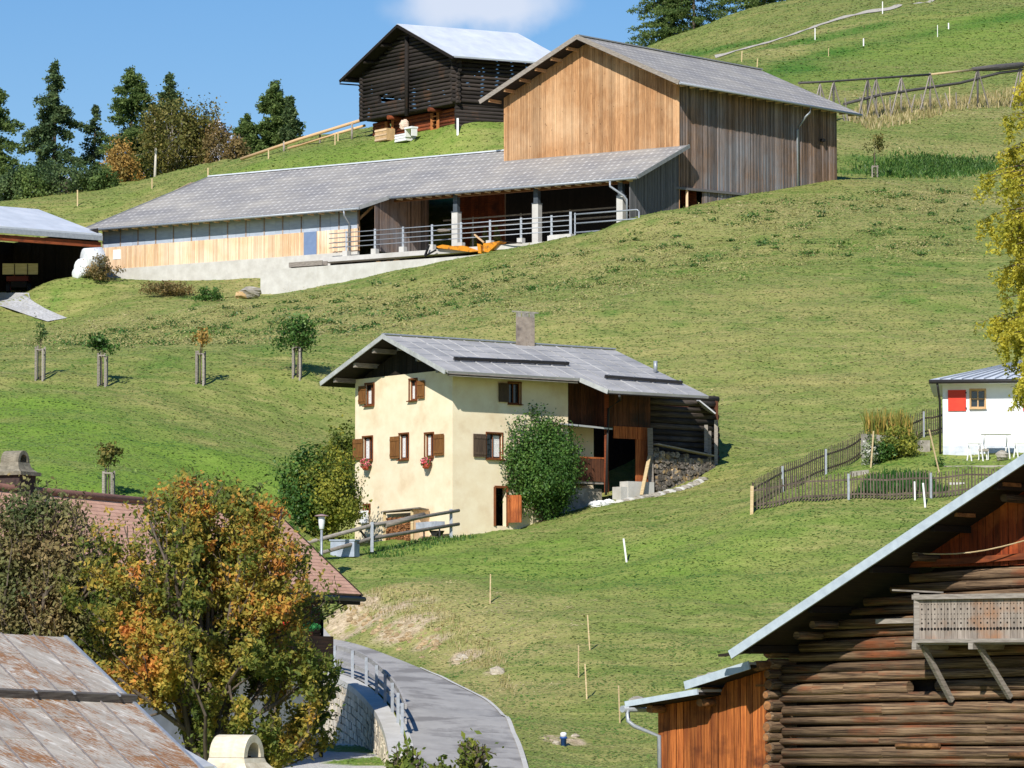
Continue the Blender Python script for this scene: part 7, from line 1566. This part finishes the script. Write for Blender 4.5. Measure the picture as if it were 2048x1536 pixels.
# bushes round the farmhouse
c = hit(1082, 1042); c = Vector((c.x, c.y-.2, ground(c.x, c.y-.2))); broad_tree('round_bush', 'large dense dark green bush against the farmhouse side wall', c, 4.75, 1.66, 2.35, 42000, .09, lf_bush, 41, 'bush', trunk_r=.08, zc=2.15, clumps=420, sig=.105)
c = hit(645, 1098, y0=150); c = Vector((c.x, c.y+3.0, ground(c.x, c.y+3))); broad_tree('tall_bush', 'tall yellow-green bush at the left corner of the farmhouse', c, 3.7, 1.6, 1.95, 20000, .10, lf_olive, 42, 'bush', trunk_r=.08, zc=1.75, clumps=150, sig=.14)
c2_ = hit(600, 1085, y0=150); broad_tree('tall_bush', 'darker lower bush left of the tall yellow-green bush', (c2_.x, c2_.y+4, ground(c2_.x, c2_.y+4)), 3.6, 1.2, 1.8, 7000, .12, lf_bush, 43, 'bush', trunk_r=.06, zc=1.8, clumps=80)
c2_ = hit(698, 1000, y0=150); c3v = W(700, 930, 181); broad_tree('tall_bush', 'upper olive bush tip beside the farmhouse left wall', (W(690, 1000, 183).x, 183, ground(W(690, 1000, 183).x, 183)), 2.6, 1.0, 1.4, 4200, .12, lf_olive, 47, 'bush', trunk_r=.05, zc=1.9, clumps=60)
# shrubs by the shed and below the barn wing
c = hit(200, 562, y0=240); broad_tree('bramble_bush', 'reddish brown bramble bush at the left end of the barn wing', c, 1.9, 1.1, 1.0, 1900, .12, lf_brown, 51, 'bush', trunk_r=.03, zc=.9, clumps=40)
c = hit(185, 545, y0=240); c = hit(330, 592, y0=240); broad_tree('low_shrub', 'low orange-brown shrub on the bank below the barn wing', c, 1.1, 1.7, .65, 2200, .12, lf_brown, 52, 'shrub', trunk_r=.03, zc=.5, clumps=45)
c = hit(412, 602, y0=240); broad_tree('low_shrub', 'small dark green shrub right of the orange-brown one', c, .9, 1.1, .5, 1200, .12, lf_bush, 53, 'shrub', trunk_r=.02, zc=.4, clumps=30)
# garden plants
c = hit(1795, 930, y0=150); broad_tree('garden_bush', 'yellow-green feathery bush in front of the concrete planter', W(1795, 925, 171.5), 1.5, 1.05, .75, 3600, .09, lf_olive, 61, 'bush', trunk_r=.03, zc=.75, clumps=60)
broad_tree('garden_bush', 'dark green shrub left of the yellow-green garden bush', W(1765, 930, 170.8), 1.0, .5, .5, 1600, .09, lf_bush, 62, 'bush', trunk_r=.03, zc=.5, clumps=30)
broad_tree('garden_bush', 'small dark shrub between the two lawn wall sections', W(1874, 950, 169.2), .75, .32, .38, 800, .08, lf_bush, 63, 'bush', trunk_r=.02, zc=.4, clumps=20)
broad_tree('pale_leafed_plant', 'climbing plant with whitish leaves on the pole at the planter', W(1738, 935, 170.2), 1.5, .42, .7, 900, .10, Mleaf('pale_leaves', [(0, (.10, .16, .04, 1)), (.5, (.2, .26, .1, 1)), (.7, (.6, .6, .5, 1)), (1, (.75, .75, .68, 1))], .3, .2), 64, 'plant', trunk_r=.02, zc=.75, clumps=25)
def upnormal(m):
    nt = NT(m)
    for n_ in list(nt.n):
        if n_.type in ('BSDF_PRINCIPLED', 'BSDF_TRANSLUCENT'): nt.l.new(nt.new('ShaderNodeCombineXYZ', {0: 0., 1: -.25, 2: .97}).outputs[0], n_.inputs['Normal'])
    return m
def tallgrass(name, label, pts, mt, h, seed, w=.03, kind='stuff', lean=.25, cat='plants'):
    rs = np.random.RandomState(seed); P = np.array(pts); n = len(P); a = rs.uniform(0, 2*pi, n); d = np.stack([np.cos(a), np.sin(a), 0*a], 1); hh = h*(.5+.7*rs.random_sample(n)); ln = np.stack([rs.normal(size=n)*lean, rs.normal(size=n)*lean, np.ones(n)], 1)
    m = P+ln*np.array([.35, .35, .6])*hh[:, None]; tp = P+ln*hh[:, None]*np.array([1, 1, 1]); w2 = (w*(.7+.6*rs.random_sample(n)))[:, None]
    V = np.stack([P-d*w2, P+d*w2, m+d*w2*.8, m-d*w2*.8, tp], 1).reshape(-1, 3); k = np.arange(n)*5
    F = np.concatenate([np.stack([k, k+1, k+2, k+3], 1), np.stack([k+3, k+2, k+4, k+4], 1)])
    T3 = np.concatenate([np.stack([k, k+1, k+2], 1), np.stack([k, k+2, k+3], 1), np.stack([k+3, k+2, k+4], 1)])
    hv = rs.random_sample(n); hv3 = np.concatenate([hv, hv, hv]); vv = np.tile(rs.random_sample(n), 3)
    o = npmesh(name, V, T3, mt, None, {'hue': ('FACE', hv3), 'var': ('FACE', vv)}); return tag(o, label, cat, kind=kind)
def scatter(poly, n, rs, y0=112):
    xs = [p[0] for p in poly]; ys = [p[1] for p in poly]; H_ = [hit(*p, y0=y0) for p in poly]; wx = [h.x for h in H_]; wy = [h.y for h in H_]; out = []
    while len(out) < n:
        x = rs.uniform(min(wx), max(wx), n); y = rs.uniform(min(wy), max(wy), n); k = poly_in(x, y, [(h.x, h.y) for h in H_]); x, y = x[k], y[k]; z = ground_np(x, y); out += list(zip(x, y, z))
    return out[:n]
rs = np.random.RandomState(3)
lf_straw = Mleaf('straw_blades', [(0, (.22, .20, .06, 1)), (.5, (.42, .34, .15, 1)), (1, (.60, .50, .28, 1))], .3, .2)
lf_maize = Mleaf('maize_blades', [(0, (.10, .17, .03, 1)), (.5, (.34, .30, .06, 1)), (1, (.55, .36, .10, 1))], .35, .2)
lf_nettle = Mleaf('nettle_leaves', [(0, (.02, .08, .012, 1)), (1, (.06, .17, .03, 1))], .3, .3)
tallgrass('maize_stalks', 'patch of tall yellowing maize stalks behind the concrete planter', [tuple(W(rs.uniform(1732, 1822), rs.uniform(880, 890), 175+rs.uniform(0, 1.6))) for _ in range(700)], lf_maize, 1.3, 3, .035, lean=.16)
tallgrass('dry_grass', 'strip of tall dry grass and stems under the old pole fence', scatter([(1690, 240), (1720, 215), (1860, 205), (2048, 175), (2048, 210), (1900, 225), (1740, 262)], 2600, rs, 300), lf_straw, .55, 4, .04)
tallgrass('dry_grass', 'fringe of straw-coloured grass on the bank above the lane', scatter([(670, 1205), (860, 1190), (1000, 1300), (1040, 1400), (985, 1352), (860, 1262), (700, 1225)], 1500, rs), lf_straw, .17, 5, .013)
tallgrass('weed_patch', 'lush dark green weed patch right of the big barn', [tuple(gz((q.x+rs.normal()*2.0, q.y+rs.normal()*2.4))) for q in [hit(*p, y0=270) for p in ((1815, 346), (1850, 338), (1880, 332), (1905, 328))] for _ in range(1500)], lf_bush, .32, 6, .05, lean=.5)
tallgrass('weed_patch', 'green weeds along the lower fence rail before the farmhouse', scatter([(720, 1098), (900, 1074), (960, 1076), (840, 1105), (740, 1118)], 900, rs), lf_bush, .16, 7, .025)
tallgrass('vegetable_rows', 'low leafy vegetables in the garden behind the picket fence', scatter([(1740, 955), (1850, 950), (1900, 985), (1700, 995)], 1500, rs, 150), lf_nettle, .35, 8, .03)
# ------------------------------------------------------------------ saplings with stake guards
def sapling(px, pyb, cy, rx, rz, label, mt, seed, gh=1.7, n=900, y0=150, tripod=True):
    b = hit(px, pyb, y0=y0); s = b.y/FPX; zc = (pyb-cy)*s; t = broad_tree('young_tree', label, b, zc+rz*s, rx*s, rz*s, n, .13, mt, seed, 'sapling', trunk_r=.035, zc=zc, clumps=max(14, n//45), group='young trees with stake guards on the slope', sig=.22)
    if tripod:
        g_ = thing('tree_guard', label.split(' sapling')[0].split(' young')[0]+' sapling protected by a grey guard of split stakes', 'tree guard', b, 'stake guards round the young trees')
        for k in range(4):
            a = .6+k*pi/2; q = b+Vector((cos(a)*.26, sin(a)*.26, 0)); mb = MB(); mb.bar(gz(q, -.15), gz(q, gh*R.uniform(.93, 1.02)), .09, .05); mb.build('stake', m_oldgrey, g_)
        for hh in (gh*.9,):
            for k in range(4):
                a, a2 = .6+k*pi/2, .6+(k+1)*pi/2; mb = MB(); mb.bar(b+Vector((cos(a)*.26, sin(a)*.26, hh)), b+Vector((cos(a2)*.26, sin(a2)*.26, hh)), .05, .06); mb.build('slat', m_oldgrey, g_)
        g_['label'] = {'tiny': 'grey stake guard round the tiny leftmost sapling', 'flat-': 'grey stake guard round the flat-crowned green sapling', 'thin': 'grey stake guard round the thin yellow sapling', 'roun': 'grey stake guard round the round dark green sapling nearest the farmhouse', 'yell': 'grey stake guard of the sapling above the tiled roof', 'orch': 'low grey stake guard of the small tree by the green weeds'}[[k for k in ('tiny', 'flat-', 'thin', 'roun', 'yell', 'orch') if label.startswith(k)][0]]
sapling(80, 760, 668, 12, 26, 'tiny sparse sapling furthest left on the slope', lf_larch, 71, n=160)
sapling(205, 772, 686, 32, 17, 'flat-crowned green sapling second from the left', lf_bush, 72, n=700)
sapling(401, 768, 672, 20, 20, 'thin yellow-leaved sapling third from the left', lf_orange, 73, n=260)
sapling(594, 754, 668, 42, 34, 'round-crowned dark green sapling nearest the farmhouse roof', lf_bush, 74, n=1700)
sapling(217, 1000, 912, 26, 26, 'yellowish sapling standing above the tiled roof ridge', lf_birch, 75, n=420, gh=1.25)
sapling(1750, 354, 286, 21, 22, 'orchard sapling with thin yellow leaves right of the big barn', lf_birch, 76, n=420, gh=.85, y0=270)
# ------------------------------------------------------------------ distant mountain
xs = np.linspace(-520, -60, 90); V = []; F = []
m_mt, nt, bs_, _o = mat0('hazed_rock_and_snow'); pos = nt.new('ShaderNodeNewGeometry').outputs['Position']
nt.l.new(nt.mix(nt.rng(nt.noise(pos, .03, 6, .7), .42, .56), L(140, 156, 190), L(226, 230, 240)), bs_.inputs['Base Color']); bs_.inputs['Roughness'].default_value = 1  # blue haze of distance is mixed into the rock and snow colours
prof = [(-200, 350), (0, 345), (60, 335), (120, 352), (180, 340), (260, 325), (330, 300), (400, 255), (432, 232), (455, 262), (500, 300), (560, 340), (640, 380)]
def mp_(px):
    for (a, b), (c, d) in zip(prof, prof[1:]):
        if a <= px <= c: return b+(d-b)*(px-a)/(c-a)
    return 380
rs = np.random.RandomState(1); NX, NZ = 140, 12; PXs = np.linspace(-190, 630, NX)
for j in range(NZ+1):
    for px in PXs:
        t_ = j/NZ; top = mp_(px)+rs.normal()*1.2*(1-t_); Yv = 2600-700*t_+rs.normal()*18*(t_ > 0); ztop = (1350-top)/FPX*2600; z = ztop*(1-t_)+(-60)*t_+rs.normal()*3*(t_ > 0); V.append(((px-1024)/FPX*2600, Yv, z))
idx = np.arange(NX*(NZ+1)).reshape(NZ+1, NX); F = np.stack([idx[:-1, :-1], idx[1:, :-1], idx[1:, 1:], idx[:-1, 1:]], -1).reshape(-1, 4)
o = npmesh('mountain', np.array(V), F, m_mt, None, None, True); tag(o, 'distant bluish mountain with a small snowy peak behind the left trees', 'mountain', kind='structure')
# ------------------------------------------------------------------ grass tufts over the pasture
def tufts():
    rs = np.random.RandomState(12); n = 520000; y = 114+(520-114)*rs.random_sample(n)**1.5; x = rs.uniform(-1, 1, n)*(y*.142+3)
    z = ground_np(x, y)
    def zone(k):
        i = np.clip(np.searchsorted(GX, x)-1, 0, len(GX)-2); j = np.clip(np.searchsorted(GY, y)-1, 0, len(GY)-2); return Z_[k][j, i]
    dry, lush, dirt, weed, grav = (zone(k) for k in ('dry', 'lush', 'dirt', 'weed', 'gravel'))
    keep = (road_dist(x, y) > .03) & (grav < .3) & ((dirt < .35) | (rs.random_sample(n) < .12))
    for wp, ln, dp in ((GH, 7.6, 0),):
        pass
    bu = (x-GW.A.x)*GW.d.x+(y-GW.A.y)*GW.d.y; bn_ = (x-GW.A.x)*GW.n.x+(y-GW.A.y)*GW.n.y; keep &= ~((bu > -.2) & (bu < 45) & (bn_ < np.where(bu > ud+.3, 7.7, 9.2)) & (bn_ > -3)); keep &= ~((bu > 9) & (bu < 10.2+RT.uz(521, 545)[0]) & (bn_ < 12.1) & (bn_ > 0))
    gp_ = [(p.x, p.y) for p in list(GA)+list(reversed(GB))]; keep &= ~poly_in(x, y, gp_)
    # thin out where nothing grows long: mown lower meadow keeps short blades
    x, y, z, dry, lush, weed = (a[keep] for a in (x, y, z, dry, lush, weed)); n = len(x); P = np.stack([x, y, z-.02], 1); pn = snoise(P[:, :2], 2.2, 31); pl = snoise(P[:, :2], 12, 32)
    tl = (rs.random_sample(n) < .012+.03*weed); sg = np.where(tl, .5, .13); N = np.stack([rs.normal(size=n)*sg, rs.normal(size=n)*sg-.22, np.ones(n)], 1); sz = (.05+.035*rs.random_sample(n))*(1+(y-114)/150); P[:, 2] += .022+.02*rs.random_sample(n)+np.where(tl, .05, 0)*(1+weed); V, F = quads(P, N, sz, rs, 1.6)
    p1 = snoise(P[:, :2], 1.1, 35, 24); ps = snoise(P[:, :2]*np.array([.2, 1.0])+np.stack([P[:, 1]*.05, P[:, 0]*.18], 1), 1.9, 37, 24); hue = np.clip(.38+.34*(ps-.5)+.26*(pl-.5)+.26*(pn-.5)+.24*dry+1.5*np.clip(dry+.12, 0, .7)*(p1-.5)-.12*lush-.32*weed+.22*(rs.random_sample(n)-.5), 0, 1)
    mt = Mleaf('grass_blades', [(0, (.08, .17, .025, 1)), (.25, (.14, .22, .04, 1)), (.5, (.205, .245, .065, 1)), (.75, (.33, .305, .11, 1)), (1, (.45, .39, .19, 1))], .0, .22)
    o = npmesh('grass', V, F, mt, None, {'hue': ('FACE', hue), 'var': ('FACE', rs.random_sample(n))}); tag(o, 'short pasture grass blades covering the hillside', 'grass', kind='stuff')
tufts()
def clumps(name, label, poly, n, mt, seed, r=.28, y0=200):
    rs = np.random.RandomState(seed); C = np.array(scatter(poly, n, rs, y0)); m = 46; i = np.repeat(np.arange(n), m); sc = (.5+1.0*rs.random_sample(n))[i]; off = rs.normal(size=(len(i), 3))*np.array([r, r, r*.45])*sc[:, None]; off[:, 2] = np.abs(off[:, 2])+.02
    P = C[i]+off; N = rs.normal(size=P.shape)*.6+np.array([0, -.3, 1]); hb = rs.random_sample(n)[i]; hv = .6*hb+.4*rs.random_sample(len(i))
    o = leaf_mesh(name, P, N, .13 if r < .4 else .10, mt, None, rs, hv); return tag(o, label, 'weeds', kind='stuff')
clumps('weed_clumps', 'scattered dark green weed clumps on the rough slope below the barn', [(130, 660), (640, 590), (900, 545), (1300, 450), (1700, 390), (1930, 380), (1950, 520), (1500, 520), (1000, 610), (600, 680), (0, 700)], 330, lf_bush, 91)
clumps('straw_clumps', 'pale dry grass clumps between the weeds on the rough slope', [(130, 660), (640, 590), (900, 545), (1300, 450), (1700, 390), (1930, 380), (1950, 520), (1500, 560), (1100, 660), (600, 690), (0, 700)], 620, Mleaf('straw_clump', [(0, (.20, .22, .06, 1)), (.5, (.29, .27, .10, 1)), (1, (.38, .33, .15, 1))], .1, .2), 92, .6)
